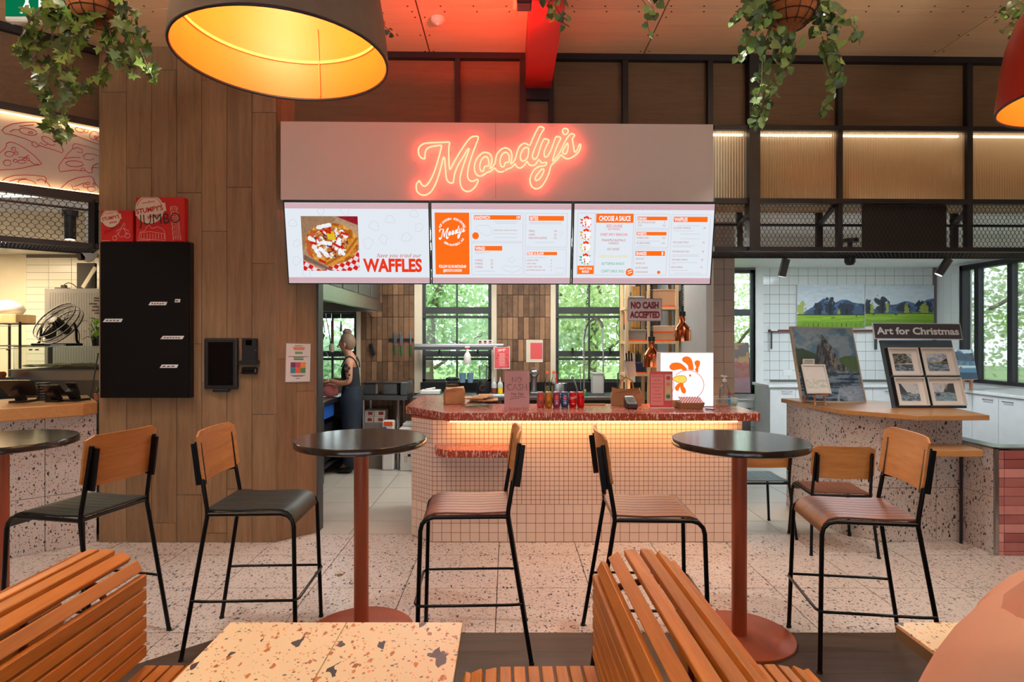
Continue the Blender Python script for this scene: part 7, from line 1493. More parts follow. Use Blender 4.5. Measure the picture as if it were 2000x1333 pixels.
# ================================================================ pizza shop at the left
pc = thing('pizza_counter', 'curved pizza counter faced in terrazzo panels with an oak top', 'counter', (-3.7, 4.6, 0))
IN = -NL                                     # into the shop
def along(s, d=0): return P0-UL*s+IN*d      # s metres from the column, d behind the front
fr_pts = [along(.02), along(.35, -.015), along(.75, -.02), along(1.15, -.0), along(1.5, .05)]
bk_pts = [along(1.5, .7), along(.02, .7)]
MB().prism([(p.x+IN.x*.014, p.y+IN.y*.014) for p in fr_pts]+[(p.x, p.y) for p in bk_pts], 0, 1.02).build('body', m_blackm, pc)
for p, q in zip(fr_pts[1:], fr_pts[:-1]):
    for z0, z1 in ((0,.42), (.42,1.02)): tpanel((p.x,p.y), (q.x,q.y), z0, z1, pc)
tp = [along(-.0, -.03), along(.12, -.09), along(.35, -.125), along(.75, -.135), along(1.15, -.11), along(1.5, -.05), along(1.5, .72), along(.0, .72)]
MB().prism([(min(p.x, -3.262) if i in (0, 7) else p.x, p.y) for i, p in enumerate(tp)], 1.021, 1.12).build('counter_top', m_timber, label='thick rounded oak top of the pizza counter', cat='countertop', bevel=.008)
ZP = 1.121
def pos(label, px0, px1, ytop, Y, lean, name='pos_terminal'):
    x0, x1 = WX(px0,Y), WX(px1,Y); t = thing(name, label, 'terminal', ((x0+x1)/2, Y, ZP), 0, 'sales terminals on the pizza counter'); zt_ = HZ(ytop,Y)
    MB().add([(x0+.02,Y+.06,ZP+.05),(x1-.02,Y+.06,ZP+.05),(x1-.02,Y+.075,ZP+.05),(x0+.02,Y+.075,ZP+.05),(x0,Y-lean,zt_),(x1,Y-lean,zt_),(x1,Y-lean+.02,zt_+.004),(x0,Y-lean+.02,zt_+.004)], [(0,3,2,1),(4,5,6,7),(0,1,5,4),(1,2,6,5),(2,3,7,6),(3,0,4,7)]).build('screen_back', m_dark, t, bevel=.004)
    MB().box((x0+x1)/2-.05, (x0+x1)/2+.05, Y-.02, Y+.14, ZP, ZP+.015).build('foot', m_dark, t); MB().bar(((x0+x1)/2,Y+.05,ZP+.01), ((x0+x1)/2,Y-lean*.4,(ZP+zt_)/2+.02), .06, .04, (0,1,0)).build('stand', m_dark, t); return t
pos('large black monitor back at the outer end of the pizza counter', -2, 69, 743, 4.72, .05, 'pos_monitor'); pos('slanted black sales terminal in the middle of the pizza counter', 84, 124, 752, 4.78, .06); pos('narrow upright black card stand beside the column', 129, 150, 748.5, 4.82, .02)
t = thing('pager_stack', 'stack of black table pagers on the pizza counter', 'pagers', (WX(79,4.88), 4.88, ZP))
for k in range(7): MB().lathe([(.045,0),(.048,.008),(.048,.014),(.045,.02)], (WX(81,4.9),4.92,ZP+.0205*k), 18).build('pager', m_dark, t)
MB().prism([(along(1.15,-.02).x,along(1.15,-.02).y),(along(.62,.02).x,along(.62,.02).y),(along(.62,.06).x,along(.62,.06).y),(along(1.15,.02).x,along(1.15,.02).y)], ZP, ZP+.004).build('label_strip', m_paper, label='long white paper strip lying on the oak counter top', cat='strip')
MB().tube([(WX(175.5,4.9),4.9,ZP),(WX(192,4.95),4.95,HZ(690,4.95))], .005, 6).build('wire_stand', m_black, label='thin black rod standing against the column edge', cat='rod')
lathe_thing('plant_pot', 'tiny terracotta pot with a sprig beside the column', 'plant pot', WX(189.5,4.93), 4.93, ZP, [('pot', [(0,0),(.018,0),(.024,.05),(.026,.055),(.0,.05)], mat('pot', (180,110,90), .7)), ('sprig', [(0,.05),(.012,.06),(.016,.09),(0,.11)], m_leaf)])
# topping station with glass guard
t = thing('topping_station', 'steel pizza topping station with a glass guard', 'food station', (-4.1, 6.0, 0)); Y = 5.6; x0, x1 = WX(16,Y), -3.28; zt_ = HZ(722,Y)
MB().box(x0, x1, Y, 6.25, 0, zt_).build('cabinet', m_steeld, t, bevel=.004); MB().box(x0+.03, x1-.03, Y-.004, Y, HZ(743,Y), HZ(724,Y)).build('front_panel', m_steel, t); q = MB(); n = 26
vs_ = [(x0+.05+(x1-x0-.1)*i/n, Y+.08+.5*j/6, zt_+.012+.03*random.random()) for i in range(n+1) for j in range(7)]; MB().add(vs_, [(i*7+j, (i+1)*7+j, (i+1)*7+j+1, i*7+j+1) for i in range(n) for j in range(6)]).build('toppings', mat('toppings', (176,160,120), .8, 0, .3, 20), t, kind='stuff')
zg = HZ(678.5,5.66); MB().box(x0+.0, x1-.0, 5.66, 5.668, zt_, zg).build('glass_guard', glassmat('guard_glass', (.86,.93,.92), .1), t); MB().box(x0, x1, 5.66, 6.2, zg, zg+.01).build('glass_shelf', bpy.data.materials['guard_glass'], t)
for x in (WX(23,5.7), WX(67,5.7), WX(79,5.7)): MB().lathe([(.014,0),(.014,.012),(0,.012)], (x,5.655,zg-.03), 12).build('clamp', m_dark, t)
for x in (x0+.02, WX(33,5.7), x1-.03): MB().cyl((x,6.1,zt_), (x,6.1,zg), .012, n=8).build('post', m_black, t)
t.location
# fan
ZF = zg+.0105; fx, fy = WX(117,5.95), 5.93; t = thing('floor_fan', 'black metal floor fan tilted upward on the glass shelf', 'fan', (fx, fy, ZF))
C_ = Vector((fx, fy, HZ(632,5.93))); nrm = Vector((-.28,-.72,.62)).normalized(); ua = nrm.cross(Vector((0,0,1))).normalized()*-1; va = nrm.cross(ua); R0 = .225
def fp(r, a, d): return C_+ua*(r*math.cos(a))+va*(r*math.sin(a))+nrm*d
for d, r in ((-.05,R0*.97), (0,R0), (.05,R0*.97)): MB().tube([fp(r, 2*PI*k/40, d) for k in range(40)], .006, 6, closed=True).build('ring', m_black, t, smooth=60)
q = MB()
for d, dz in ((.055,.03), (-.055,-.03)):
    for k in range(28): a = 2*PI*k/28; q.tube([fp(R0*.97,a,d*.9), fp(R0*.6,a+.12,d+dz*.6), fp(R0*.2,a+.2,d+dz)], .0018, 4)
    for r in (.3,.5,.75): q.tube([fp(R0*r, 2*PI*k/30, d+dz*(1-r)) for k in range(30)], .0018, 4, closed=True)
q.build('grille', m_black, t, kind='stuff'); MB().cyl(fp(0,0,-.12), fp(0,0,.06), .045, n=20).build('motor', m_dark, t, smooth=40)
for k in range(3):
    a = 2*PI*k/3+.5; MB().add([fp(.04,a-.3,.02), fp(.04,a+.3,-.01), fp(.19,a+.55,-.025), fp(.20,a+.15,.0), fp(.17,a-.12,.03)], [(0,1,2,3,4)]).build('blade', m_dark, t)
s1, s2 = fp(R0*1.0,0,0), fp(R0*1.0,PI,0)
for s_ in (s1, s2): sgn = 1 if s_.x > fx else -1; MB().tube(smoothpts([s_, s_+Vector((sgn*.02,0,-.05)), Vector((s_.x-sgn*.03, fy, ZF+.05)), Vector((s_.x-sgn*.0, fy, ZF+.012))], 4), .012, 8).build('yoke', m_black, t, smooth=60)
MB().tube([(min(s1.x,s2.x)-.02,fy-.04,ZF+.012),(max(s1.x,s2.x)+.05,fy-.04,ZF+.012)], .012, 8).build('foot_bar', m_black, t); MB().box(fx-.02, fx+.11, fy-.08, fy-.05, ZF, ZF+.016).build('label_plate', m_white, t)
MB().tube(smoothpts([s2 if s2.x > fx else s1, (s2 if s2.x > fx else s1)+Vector((.05,0,-.1)), Vector((fx+.2,fy,ZF+.02))], 5), .004, 5).build('cable', m_black, t)
# basil
t = thing('basil_plant', 'bright green basil plant at the edge of the column', 'plant', (WX(185,5.9), 5.95, ZF)); rs = random.Random(5); xx, yy = WX(188,5.95), 5.98; MB().lathe([(0,0),(.05,0),(.065,.09),(.0,.085)], (xx,yy,ZF), 20).build('pot', m_dark, t, smooth=40)
m_bas = leafmat('basil_leaf', (70,130,30), (140,196,60)); bm2 = LM['heart'].copy(); bm2.materials.clear(); bm2.materials.append(m_bas); Mi_ = wmat(t).inverted()
for k in range(70):
    a, r, h = rs.uniform(0,2*PI), rs.uniform(.02,.13), rs.uniform(.03,.24); M_ = Matrix.Translation((xx+r*math.cos(a), yy+r*math.sin(a)*.6, ZF+.04+h))@Matrix.Rotation(a-PI/2, 4, 'Z')@Matrix.Rotation(rs.uniform(-.9,.5), 4, 'X')@Matrix.Scale(rs.uniform(.03,.055), 4); inst(bm2, 'leaf', t, Mi_@M_)
for k in range(8): a = k*.8; MB().tube([(xx,yy,ZF+.08),(xx+.07*math.cos(a),yy+.04*math.sin(a),ZF+.2)], .003, 4).build('stem', m_green, t)
# grey roller cabinet
t = thing('roller_cabinet', 'tall grey cabinet with ribbed shutter behind the fan', 'cabinet', (-4.9, 7.2, 0)); Y = 7.0; x0 = WX(84,Y); zt2 = HZ(563.5,Y); mg = mat('grey_cabinet', (160,156,152), .5); MB().box(x0, -3.6, Y+.02, 7.6, 0, zt2).build('carcass', mg, t, bevel=.004)
for k in range(int((-3.62-x0-.05)/.03)): MB().box(x0+.05+.03*k, x0+.05+.03*k+.027, Y+.008, Y+.022, .1, zt2-.05).build('shutter_slat', mg, t)
MB().box(WX(150,7.2), WX(185,7.2), 7.2, 7.24, zt2+.001, HZ(514,7.2)).build('dark_board', mat('dark_board', (46,40,36), .7), label='dark toothed board standing on the grey cabinet', cat='board')
t = thing('scraper', 'long pale paddle leaning on the dark board', 'paddle', (WX(163,7.15), 7.15, zt2)); MB().bar(at(162,562.5,7.16), at(187,522,7.19), .05, .014, (0,1,0)).build('blade', m_cream, t, bevel=.004)
t = thing('power_block', 'black plug block with looped cable on the grey cabinet', 'plug', (WX(122,7.15), 7.15, zt2)); MB().box(WX(109,7.15), WX(132,7.15), 7.13, 7.2, zt2, zt2+.02).build('block', m_dark, t); MB().box(WX(121,7.15), WX(129,7.15), 7.13, 7.17, zt2+.02, zt2+.05).build('plug', m_dark, t); MB().tube(smoothpts([at(125,557,7.15), at(133,553,7.15), at(143,556,7.15), at(150,562,7.15)], 4), .005, 5).build('cable', m_dark, t)
for k, (y, x) in enumerate(((582.5,182.5), (587.5,182.5), (593.5,173.5), (599.5,179.5), (606.5,178), (612,184))):
    t = thing('knife', 'dark handled knife on the shutter rack, %s' % ['topmost', 'second from the top', 'longest of the rack', 'below the longest', 'second from the bottom', 'lowest'][k], 'knife', (WX(x+10,6.97), 6.97, HZ(y+2,6.97)), 0, 'knives on the grey shutter'); MB().box(WX(x,6.97), WX(x+14,6.97), 6.972, 6.992, HZ(y+1.3,6.97), HZ(y-1.3,6.97)).build('handle', mat('knife_handle', (70,40,32), .5), t, bevel=.003); MB().box(WX(x+14,6.97), WX(x+32,6.97), 6.98, 6.984, HZ(y+1.6,6.97), HZ(y-1.6,6.97)).build('blade', m_steel, t)
t = thing('knife_strip', 'magnetic strip for knives on the grey shutter', 'rack', (WX(201,6.99), 6.995, HZ(615,6.99))); MB().box(WX(197,6.99), WX(204,6.99), 6.994, 7.008, HZ(616,6.99), HZ(579,6.99)).build('strip', m_blackm, t)
# dome camera
p = at(172, 497, 5.15); t = thing('dome_camera', 'white dome security camera under the pizza fascia', 'camera', (p.x, p.y, p.z)); MB().lathe([(.06,.05),(.07,.04),(.07,.02),(.06,-.02),(.03,-.06),(0,-.07)], p, 28).build('housing', m_white, t, smooth=60); d = Vector((-.45,-.85,-.15)).normalized(); MB().cyl(p+d*.03+Vector((0,0,-.015)), p+d*.072+Vector((0,0,-.015)), .034, n=24).build('lens', mat('lens_black', (8,8,10), .1), t, smooth=40); MB().cyl(p+Vector((0,0,.045)), (p.x,p.y,2.74), .02, n=10).build('bracket', m_white, t)
p = at(14, 492, 7.0); t = thing('smoke_detector', 'white smoke detector on the pizza kitchen ceiling', 'detector', (p.x, 7.3, 2.70)); MB().lathe([(0,-.04),(.03,-.035),(.05,-.02),(.06,0)], (WX(14,7.55),7.55,2.739), 24).build('body', m_white, t, smooth=50)
p = at(137, 440, 5.3); t = thing('downlight', 'black cylinder downlight behind the left expanded mesh', 'spotlight', (p.x, 5.3, 2.45)); x = p.x; MB().cyl((x,5.3,HZ(468,5.3)), (x,5.3,HZ(423,5.3)), .045, n=24).build('can', m_dark, t, smooth=40); MB().cyl((x,5.3,HZ(423,5.3)), (x,5.3,2.74), .06, n=24).build('ceiling_plate', m_dark, t); MB().cyl((x,5.3,HZ(468.6,5.3)), (x,5.3,HZ(467.8,5.3)), .038, n=20).build('lens', emis('downlight_lens', (255,244,224), 5), t)
# wire shelf with flour
t = thing('wire_shelf', 'black wire shelving at the outer end of the pizza kitchen', 'shelf', (WX(10,6.9), 7.0, 0)); xs_ = (WX(-45,6.9), WX(5.5,6.9), WX(39,6.9))
for x in (xs_[0], xs_[2]):
    for y in (6.9, 7.35): MB().cyl((x,y,0), (x,y,HZ(629,6.9)), .014, n=8).build('post', m_black, t)
for z in (HZ(632,6.9), HZ(676,6.9), .8, .2):
    q = MB(); q.tube([(xs_[0],6.9,z),(xs_[2],6.9,z),(xs_[2],7.35,z),(xs_[0],7.35,z)], .006, 5, closed=True); q.tube([(xs_[0],6.9,z-.03),(xs_[2],6.9,z-.03)], .004, 5)
    for k in range(14): x = xs_[0]+(xs_[2]-xs_[0])*k/13; q.tube([(x,6.9,z),(x,7.35,z)], .003, 4)
    q.build('shelf_grid', m_black, t)
zs_ = HZ(632,6.9)+.007; MB().box(WX(-30,6.95), WX(31,6.95), 6.95, 7.25, zs_, zs_+.10).build('timber_crate', m_pine, label='small pine crate on the wire shelf', cat='crate', bevel=.003)
MB().lathe([(0,0),(.14,.0),(.17,.05),(.14,.12),(.06,.16),(0,.17)], (WX(2,7.0),7.08,zs_+.101), 18, sx=1.2, sy=.8).build('flour_sack', m_white, smooth=70, label='slumped white flour sack on the pine crate', cat='sack')
for k in range(3): MB().lathe([(0,0),(.012,.0),(.016,.03),(.012,.05),(0,.055)], (WX(-1+7*k,5.5),5.45,ZP+.15), 16, sx=1, sy=3).build('bread_roll', mat('bread', (170,90,50), .7), smooth=70, label=['bread roll on the tray beside the topping station, outermost', 'bread roll in the middle of the bread tray', 'bread roll on the tray nearest the topping station'][k], cat='bread', group='bread rolls')
MB().box(WX(-20,5.5), WX(17,5.5), 5.36, 5.56, 0, ZP+.149).build('bread_stand', m_steeld, label='steel stand carrying bread rolls by the topping station', cat='stand', bevel=.004)
# ================================================================ people
m_skin = mat('skin', (206,150,122), .5, 0, .05, 10); m_hair = mat('blonde_hair', (150,126,104), .5, 0, .3, 30, .5, 60); m_tank = mat('charcoal_top', (36,40,48), .8); m_trous = mat('navy_trousers', (30,44,60), .85, 0, .15, 8)
def skinned(name, V, E, mt, parent, sub=2, root=0):
    """V: {key: ((x,y,z), radius or (rx,ry))}"""
    Mi = wmat(parent).inverted(); me = bpy.data.meshes.new(name); ks = list(V); me.from_pydata([tuple(Mi@Vector(V[k][0])) for k in ks], [(ks.index(a), ks.index(b)) for a, b in E], [])
    bm = bmesh.new(); bm.from_mesh(me); ly = bm.verts.layers.skin.verify()
    for v, k in zip(bm.verts, ks):
        r = V[k][1]; v[ly].radius = (r, r) if not isinstance(r, tuple) else r; v[ly].use_root = (k == ks[root])
    bm.to_mesh(me); bm.free(); me.materials.append(mt); o = bpy.data.objects.new(name, me); COL.objects.link(o); o.parent = parent
    s = o.modifiers.new('skin', 'SKIN'); s.use_smooth_shade = True; b = o.modifiers.new('sub', 'SUBSURF'); b.levels = sub; b.render_levels = sub; return o
def hand(V, E, key, wrist, dirv, up, sc=1.0):
    """palm and five unequal bent fingers"""
    d, u = Vector(dirv).normalized(), Vector(up).normalized(); s = d.cross(u).normalized(); w_ = Vector(wrist); p = w_+d*.055*sc; V[key+'p'] = (p, .024*sc); E.append((key, key+'p'))
    for i, (off, L) in enumerate(((-.027,.062), (-.009,.074), (.009,.070), (.026,.055))):
        b = p+d*.028*sc+s*off*sc; m = b+d*L*.5*sc-u*.008*sc; t = b+d*L*.85*sc-u*.034*sc
        V[f'{key}f{i}a'] = (b, .0095*sc); V[f'{key}f{i}b'] = (m, .0088*sc); V[f'{key}f{i}c'] = (t, .0075*sc); E += [(key+'p', f'{key}f{i}a'), (f'{key}f{i}a', f'{key}f{i}b'), (f'{key}f{i}b', f'{key}f{i}c')]
    b = w_+d*.03*sc-s*.032*sc; V[key+'t1'] = (b, .011*sc); V[key+'t2'] = (b+d*.03*sc-s*.018*sc-u*.01*sc, .0095*sc); V[key+'t3'] = (b+d*.055*sc-s*.016*sc-u*.02*sc, .008*sc); E += [(key+'p', key+'t1'), (key+'t1', key+'t2'), (key+'t2', key+'t3')]
# woman at the prep bench, turned to the window, head bowed
X0, Y0 = -1.905, 7.40
wm = thing('person', 'woman with blonde hair bun in charcoal tank top and dark trousers', 'person', (X0, Y0, 0))
def q_(dx, dy, z): return (X0+dx, Y0+dy, z)
V = {'pel': (q_(0,0,.93),.115), 'wai': (q_(-.005,0,1.06),.095), 'che': (q_(-.02,0,1.22),.108), 'sho': (q_(-.01,0,1.335),.085), 'nek': (q_(-.025,0,1.425),.048), 'hdb': (q_(-.065,-.0,1.485),.058), 'hea': (q_(-.085,0,1.555),.092), 'top': (q_(-.07,0,1.63),.07),
     'ls': (q_(.005,-.155,1.345),.052), 'le': (q_(.02,-.185,1.105),.040), 'lf': (q_(-.10,-.175,1.085),.036), 'lw': (q_(-.20,-.15,1.115),.025), 'rs': (q_(-.02,.155,1.345),.052), 're': (q_(-.03,.18,1.10),.040), 'rf': (q_(-.12,.14,1.09),.036), 'rw': (q_(-.21,.06,1.12),.025),
     'lh': (q_(0,-.085,.86),.095), 'lk': (q_(.0,-.09,.50),.062), 'la': (q_(.02,-.09,.09),.040), 'lt': (q_(-.13,-.10,.035),.036), 'rh': (q_(0,.085,.86),.095), 'rk': (q_(-.02,.09,.50),.062), 'ra': (q_(.0,.09,.09),.040), 'rt': (q_(-.15,.10,.035),.036)}
E = [('pel','wai'),('wai','che'),('che','sho'),('sho','nek'),('nek','hdb'),('hdb','hea'),('hea','top'),('sho','ls'),('ls','le'),('le','lf'),('lf','lw'),('sho','rs'),('rs','re'),('re','rf'),('rf','rw'),('pel','lh'),('lh','lk'),('lk','la'),('la','lt'),('pel','rh'),('rh','rk'),('rk','ra'),('ra','rt')]
hand(V, E, 'lw', V['lw'][0], (-1,.15,.0), (0,0,1)); hand(V, E, 'rw', V['rw'][0], (-1,-.1,-.1), (0,0,1))
skinned('body', V, E, m_skin, wm)
VT = {'a0': (q_(0,0,.90),.128), 'a': (q_(0,0,.965),.13), 'b': (q_(-.005,0,1.06),.112), 'c': (q_(-.022,0,1.21),.126), 'd': (q_(-.012,0,1.31),.088), 'l': (q_(-.01,-.08,1.31),.055), 'r': (q_(-.02,.08,1.31),.055)}
skinned('tank_top', VT, [('a0','a'),('a','b'),('b','c'),('c','d'),('d','l'),('d','r')], m_tank, wm)
for s in (-1, 1): MB().tube(smoothpts([q_(.085,s*.05,1.27), q_(.06,s*.085,1.36), q_(.0,s*.095,1.405), q_(-.06,s*.085,1.37), q_(-.11,s*.06,1.28)], 4), .008, 6).build('strap', m_tank, wm, smooth=60)
VL = {'p0': (q_(0,0,1.08),.118), 'p': (q_(0,0,1.0),.132), 'p2': (q_(.005,0,.90),.14), 'l1': (q_(.005,-.085,.80),.118), 'l2': (q_(.01,-.095,.5),.105), 'l3': (q_(.015,-.095,.06),.10), 'r1': (q_(0,.085,.80),.118), 'r2': (q_(-.01,.095,.5),.105), 'r3': (q_(.0,.095,.06),.10)}
skinned('trousers', VL, [('p0','p'),('p','p2'),('p2','l1'),('l1','l2'),('l2','l3'),('p2','r1'),('r1','r2'),('r2','r3')], m_trous, wm)
for dy in (-.1, .1): skinned('shoe', {'a': (q_(.04+(-.02 if dy > 0 else 0),dy,.05),.05), 'b': (q_(-.06,dy,.045),.048), 'c': (q_(-.16,dy,.035),.036)}, [('a','b'),('b','c')], m_blackm, wm, 1)
VH = {'a': (q_(-.02,0,1.47),.05), 'b': (q_(-.035,0,1.53),.092), 'c': (q_(-.05,0,1.60),.108), 'd': (q_(-.055,0,1.67),.075), 'e': (q_(-.055,0,1.70),.03)}; skinned('hair', VH, [('a','b'),('b','c'),('c','d'),('d','e')], m_hair, wm)
bn = MB(); 
for k in range(9): a = k*.7; bn.tube(smoothpts([q_(-.055+.03*math.cos(a), .03*math.sin(a), 1.685+.01*math.sin(2*a)), q_(-.055+.042*math.cos(a+1), .042*math.sin(a+1), 1.70), q_(-.055+.02*math.cos(a+2), .02*math.sin(a+2), 1.73)], 3), .017, 6)
bn.lathe([(0,-.03),(.035,-.02),(.045,.01),(.03,.035),(0,.045)], q_(-.055,0,1.70), 14).build('hair_bun', m_hair, wm, smooth=80, kind='stuff')
MB().tube([q_(-.15,-.012,1.545), q_(-.168,-.012,1.525), q_(-.158,-.012,1.51)], .009, 6, rs=[.006,.012,.006]).build('nose', m_skin, wm, smooth=80); MB().tube([q_(-.07,-.088,1.57), q_(-.06,-.096,1.55), q_(-.07,-.09,1.52)], .01, 6, rs=[.008,.014,.008]).build('ear', m_skin, wm, smooth=80)
for dy in (-.03, .03): MB().lathe([(0,-.006),(.008,0),(0,.006)], q_(-.155,dy,1.555), 8).build('eye', m_dark, wm)
MB().tube([q_(-.15,-.02,1.488), q_(-.155,0,1.487), q_(-.15,.02,1.488)], .005, 5).build('mouth', mat('lips', (176,96,90), .5), wm)
m_tat = mat('tattoo', (70,64,70), .6)
for z, dx, r in ((1.30,-.02,.028), (1.27,.012,.022), (1.235,-.012,.024), (1.19,.014,.016), (1.15,.0,.013)):
    yc = Y0-.155-.03*(1.345-z)/.24; xx = X0+.005+.015*(1.345-z)/.24+dx; n = 8; ctr = (xx, yc-.052+.35*abs(dx), z)
    MB().lathe([(0,-r),(r*.8,-r*.3),(r*.7,r*.4),(0,r)], (ctr[0],ctr[1]+.004,ctr[2]), 10, sx=1, sy=.25).build('tattoo', m_tat, wm, smooth=80)
# person leaning over the right-hand terrazzo table, seen from behind the shoulder
SX, SZ = .085, .02
pp = thing('person', 'seated person in a pale pink shirt leaning over the terrazzo table', 'person', (.95, 1.28, 0)); m_shirt = mat('pink_shirt', (222,176,152), .85, 0, .05, 5, .35, 10); m_jean = mat('jeans', (50,60,80), .9)
V = {'pel': ((.84,1.28,.53),.13), 'wai': ((.90,1.28,.68),.13), 'che': ((1.02,1.28,.86),.14), 'sho': ((1.10,1.28,.99),.12), 'nek': ((1.21,1.28,1.10),.055), 'hea': ((1.30,1.28,1.20),.095), 'top': ((1.335,1.28,1.265),.06), 'jaw': ((1.37,1.28,1.13),.05),
     'rs': ((1.12,1.08,.99),.075), 're': ((1.26,.98,.77),.052), 'rf': ((1.40,1.02,.785),.042), 'rw': ((1.50,1.08,.79),.028), 'ls': ((1.25,1.44,.98),.075), 'le': ((1.36,1.56,.80),.052), 'lf': ((1.40,1.52,.79),.042), 'lw': ((1.50,1.46,.79),.028),
     'rh': ((.90,1.18,.53),.09), 'rk': ((1.30,1.16,.53),.065), 'ra': ((1.27,1.16,.09),.045), 'rt': ((1.40,1.15,.04),.04), 'lh': ((.90,1.38,.53),.09), 'lk': ((1.30,1.40,.53),.065), 'la': ((1.27,1.40,.09),.045), 'lt': ((1.40,1.41,.04),.04)}
E = [('pel','wai'),('wai','che'),('che','sho'),('sho','nek'),('nek','hea'),('hea','top'),('hea','jaw'),('sho','rs'),('rs','re'),('re','rf'),('rf','rw'),('sho','ls'),('ls','le'),('le','lf'),('lf','lw'),('pel','rh'),('rh','rk'),('rk','ra'),('ra','rt'),('pel','lh'),('lh','lk'),('lk','la'),('la','lt')]
hand(V, E, 'rw', V['rw'][0], (1,.2,0), (0,0,1)); hand(V, E, 'lw', V['lw'][0], (1,-.2,0), (0,0,1)); V = {k: ((v[0][0]+SX, v[0][1], v[0][2]+SZ*(v[0][2] > .6)), v[1]) for k, v in V.items()}; skinned('body', V, E, m_skin, pp)
VS = {'a': ((.86,1.28,.56),.16), 'b': ((.915,1.28,.69),.165), 'c': ((1.02,1.28,.86),.18), 'd': ((1.10,1.28,.985),.15), 'r': ((1.12,1.10,.985),.105), 'r2': ((1.20,1.02,.86),.082), 'l': ((1.24,1.42,.975),.105), 'l2': ((1.31,1.50,.87),.082)}
VS = {k: ((v[0][0]+SX, v[0][1], v[0][2]+SZ), v[1]) for k, v in VS.items()}; skinned('shirt', VS, [('a','b'),('b','c'),('c','d'),('d','r'),('r','r2'),('d','l'),('l','l2')], m_shirt, pp)
VJ = {'p': ((.85,1.28,.535),.145), 'r1': ((.93,1.17,.54),.105), 'r2': ((1.30,1.16,.54),.08), 'r3': ((1.27,1.16,.14),.06), 'l1': ((.93,1.39,.54),.105), 'l2': ((1.30,1.40,.54),.08), 'l3': ((1.27,1.40,.14),.06)}
VJ = {k: ((v[0][0]+SX, v[0][1], v[0][2]), v[1]) for k, v in VJ.items()}; skinned('jeans', VJ, [('p','r1'),('r1','r2'),('r2','r3'),('p','l1'),('l1','l2'),('l2','l3')], m_jean, pp)
skinned('hair', {'a': ((1.27+SX,1.28,1.20+SZ),.10), 'b': ((1.32+SX,1.28,1.28+SZ),.085), 'c': ((1.33+SX,1.28,1.31+SZ),.04)}, [('a','b'),('b','c')], mat('brown_hair', (70,50,38), .5), pp)
for dy in (-.03, .03): MB().lathe([(0,-.007),(.009,0),(0,.007)], (1.40+SX,1.28+dy,1.20+SZ), 8).build('eye', m_dark, pp)
MB().tube([(1.392+SX,1.28,1.19+SZ),(1.412+SX,1.28,1.17+SZ),(1.40+SX,1.28,1.16+SZ)], .009, 6, rs=[.006,.012,.006]).build('nose', m_skin, pp); MB().tube([(1.405+SX,1.255,1.125+SZ),(1.412+SX,1.28,1.124+SZ),(1.405+SX,1.305,1.125+SZ)], .005, 5).build('mouth', bpy.data.materials['lips'], pp)
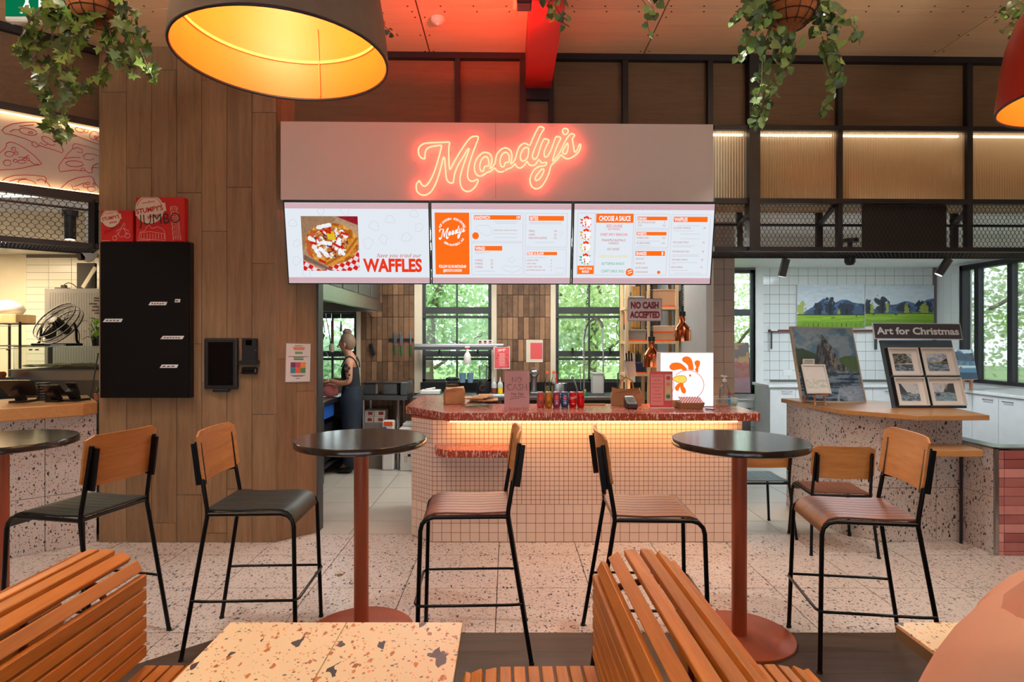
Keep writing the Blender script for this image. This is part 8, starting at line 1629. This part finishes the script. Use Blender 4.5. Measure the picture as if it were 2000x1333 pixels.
# ================================================================ trees outside the windows
def folmat(name, c1, c2):
    m, nt, b = nodemat(name); nv = noise(nt, coords(nt, world=True), 2.2, 4, .7); col = ramp(nt, nv, [(.32, lin(c1)), (.68, lin(c2))]); nt.links.new(col, b.inputs['Base Color']); b.inputs['Roughness'].default_value = .6
    tr = N(nt, 'ShaderNodeBsdfTranslucent'); nt.links.new(col, tr.inputs[0]); mx = N(nt, 'ShaderNodeMixShader'); mx.inputs[0].default_value = .45; nt.links.new(b.outputs[0], mx.inputs[1]); nt.links.new(tr.outputs[0], mx.inputs[2]); nt.links.new(mx.outputs[0], nt.nodes['Material Output'].inputs[0]); return m
m_bark = mat('bark', (120,104,90), .9, 0, .3, 10)
def tree(label, x, y, h, r, n, c1, c2, seed, size=.12, flat=.7):
    rs = np.random.RandomState(seed); t = thing('tree', label, 'tree', (x, y, -.6), 0, 'trees outside the windows'); R_ = random.Random(seed)
    MB().tube(smoothpts([(x,y,-.6),(x+.15*R_.uniform(-1,1),y,h*.3),(x+.3*R_.uniform(-1,1),y,h*.75)], 4), .09, 8).build('trunk', m_bark, t, smooth=60)
    for k in range(5): a = R_.uniform(0,2*PI); z = h*R_.uniform(.2,.6); MB().tube(smoothpts([(x,y,z),(x+r*.4*math.cos(a),y+r*.4*math.sin(a),z+r*.25),(x+r*.85*math.cos(a),y+r*.85*math.sin(a),z+r*R_.uniform(.1,.6))], 4), .035, 6).build('branch', m_bark, t, smooth=60)
    cl = rs.normal(0, 1, (26, 3)); cl /= np.linalg.norm(cl, axis=1)[:, None]; cl *= (rs.rand(26, 1)**.4)*r*.8; cl[:, 2] *= flat*h/(2*r)*.9; c = cl[rs.randint(0, 26, n)]+rs.normal(0, r*.20, (n, 3)); c += np.array([x, y, h*.52])
    c = c[(c[:, 1] > 9.95) | (c[:, 0] > 7.1)]; n = len(c)
    u = rs.normal(0, 1, (n, 3)); u /= np.linalg.norm(u, axis=1)[:, None]; v = np.cross(u, rs.normal(0, 1, (n, 3))); v /= np.linalg.norm(v, axis=1)[:, None]; s = size*(.5+rs.rand(n, 1)); loc = np.array(t.location)
    P = np.stack([c-u*s*.5, c+v*s*.28, c+u*s*.5, c-v*s*.28], 1).reshape(-1, 3)-loc
    me = bpy.data.meshes.new('foliage'); me.vertices.add(4*n); me.vertices.foreach_set('co', P.astype(np.float32).ravel()); me.loops.add(4*n); me.loops.foreach_set('vertex_index', np.arange(4*n, dtype=np.int32)); me.polygons.add(n); me.polygons.foreach_set('loop_start', np.arange(0, 4*n, 4, dtype=np.int32)); me.update(calc_edges=True)
    me.materials.append(folmat('foliage', c1, c2)); o = bpy.data.objects.new('foliage', me); COL.objects.link(o); o.parent = t; o['kind'] = 'stuff'
G1, G2 = (140,186,116), (224,240,196)
tree('tree with loose light green leaves behind the heat bar window', -1.6, 13.2, 4.6, 2.0, 5600, G1, G2, 1)
tree('tree with yellow-green leaves behind the pre-rinse tap window', 1.7, 13.0, 4.6, 2.1, 6200, (156,192,110), (232,242,196), 2)
tree('low leafy tree behind the window over the prep bench', -4.3, 14.5, 2.2, 1.3, 4000, (150,190,150), (226,240,220), 3)
tree('feathery pale tree behind the narrow art room window', 5.0, 13.4, 4.8, 1.7, 5000, (160,194,130), (232,242,206), 4, .09)
tree('branching pine-like tree close outside the big dark window', 10.2, 11.0, 4.4, 2.3, 7000, (146,186,106), (226,240,186), 5, .09)
tree('bushy tree further along outside the big dark window', 10.5, 8.2, 4.2, 2.0, 5500, (140,184,116), (220,238,186), 6)
tree('dense hedge-like tree filling the lower kitchen windows', .1, 14.6, 2.8, 2.6, 7000, (130,176,126), (212,234,190), 7)
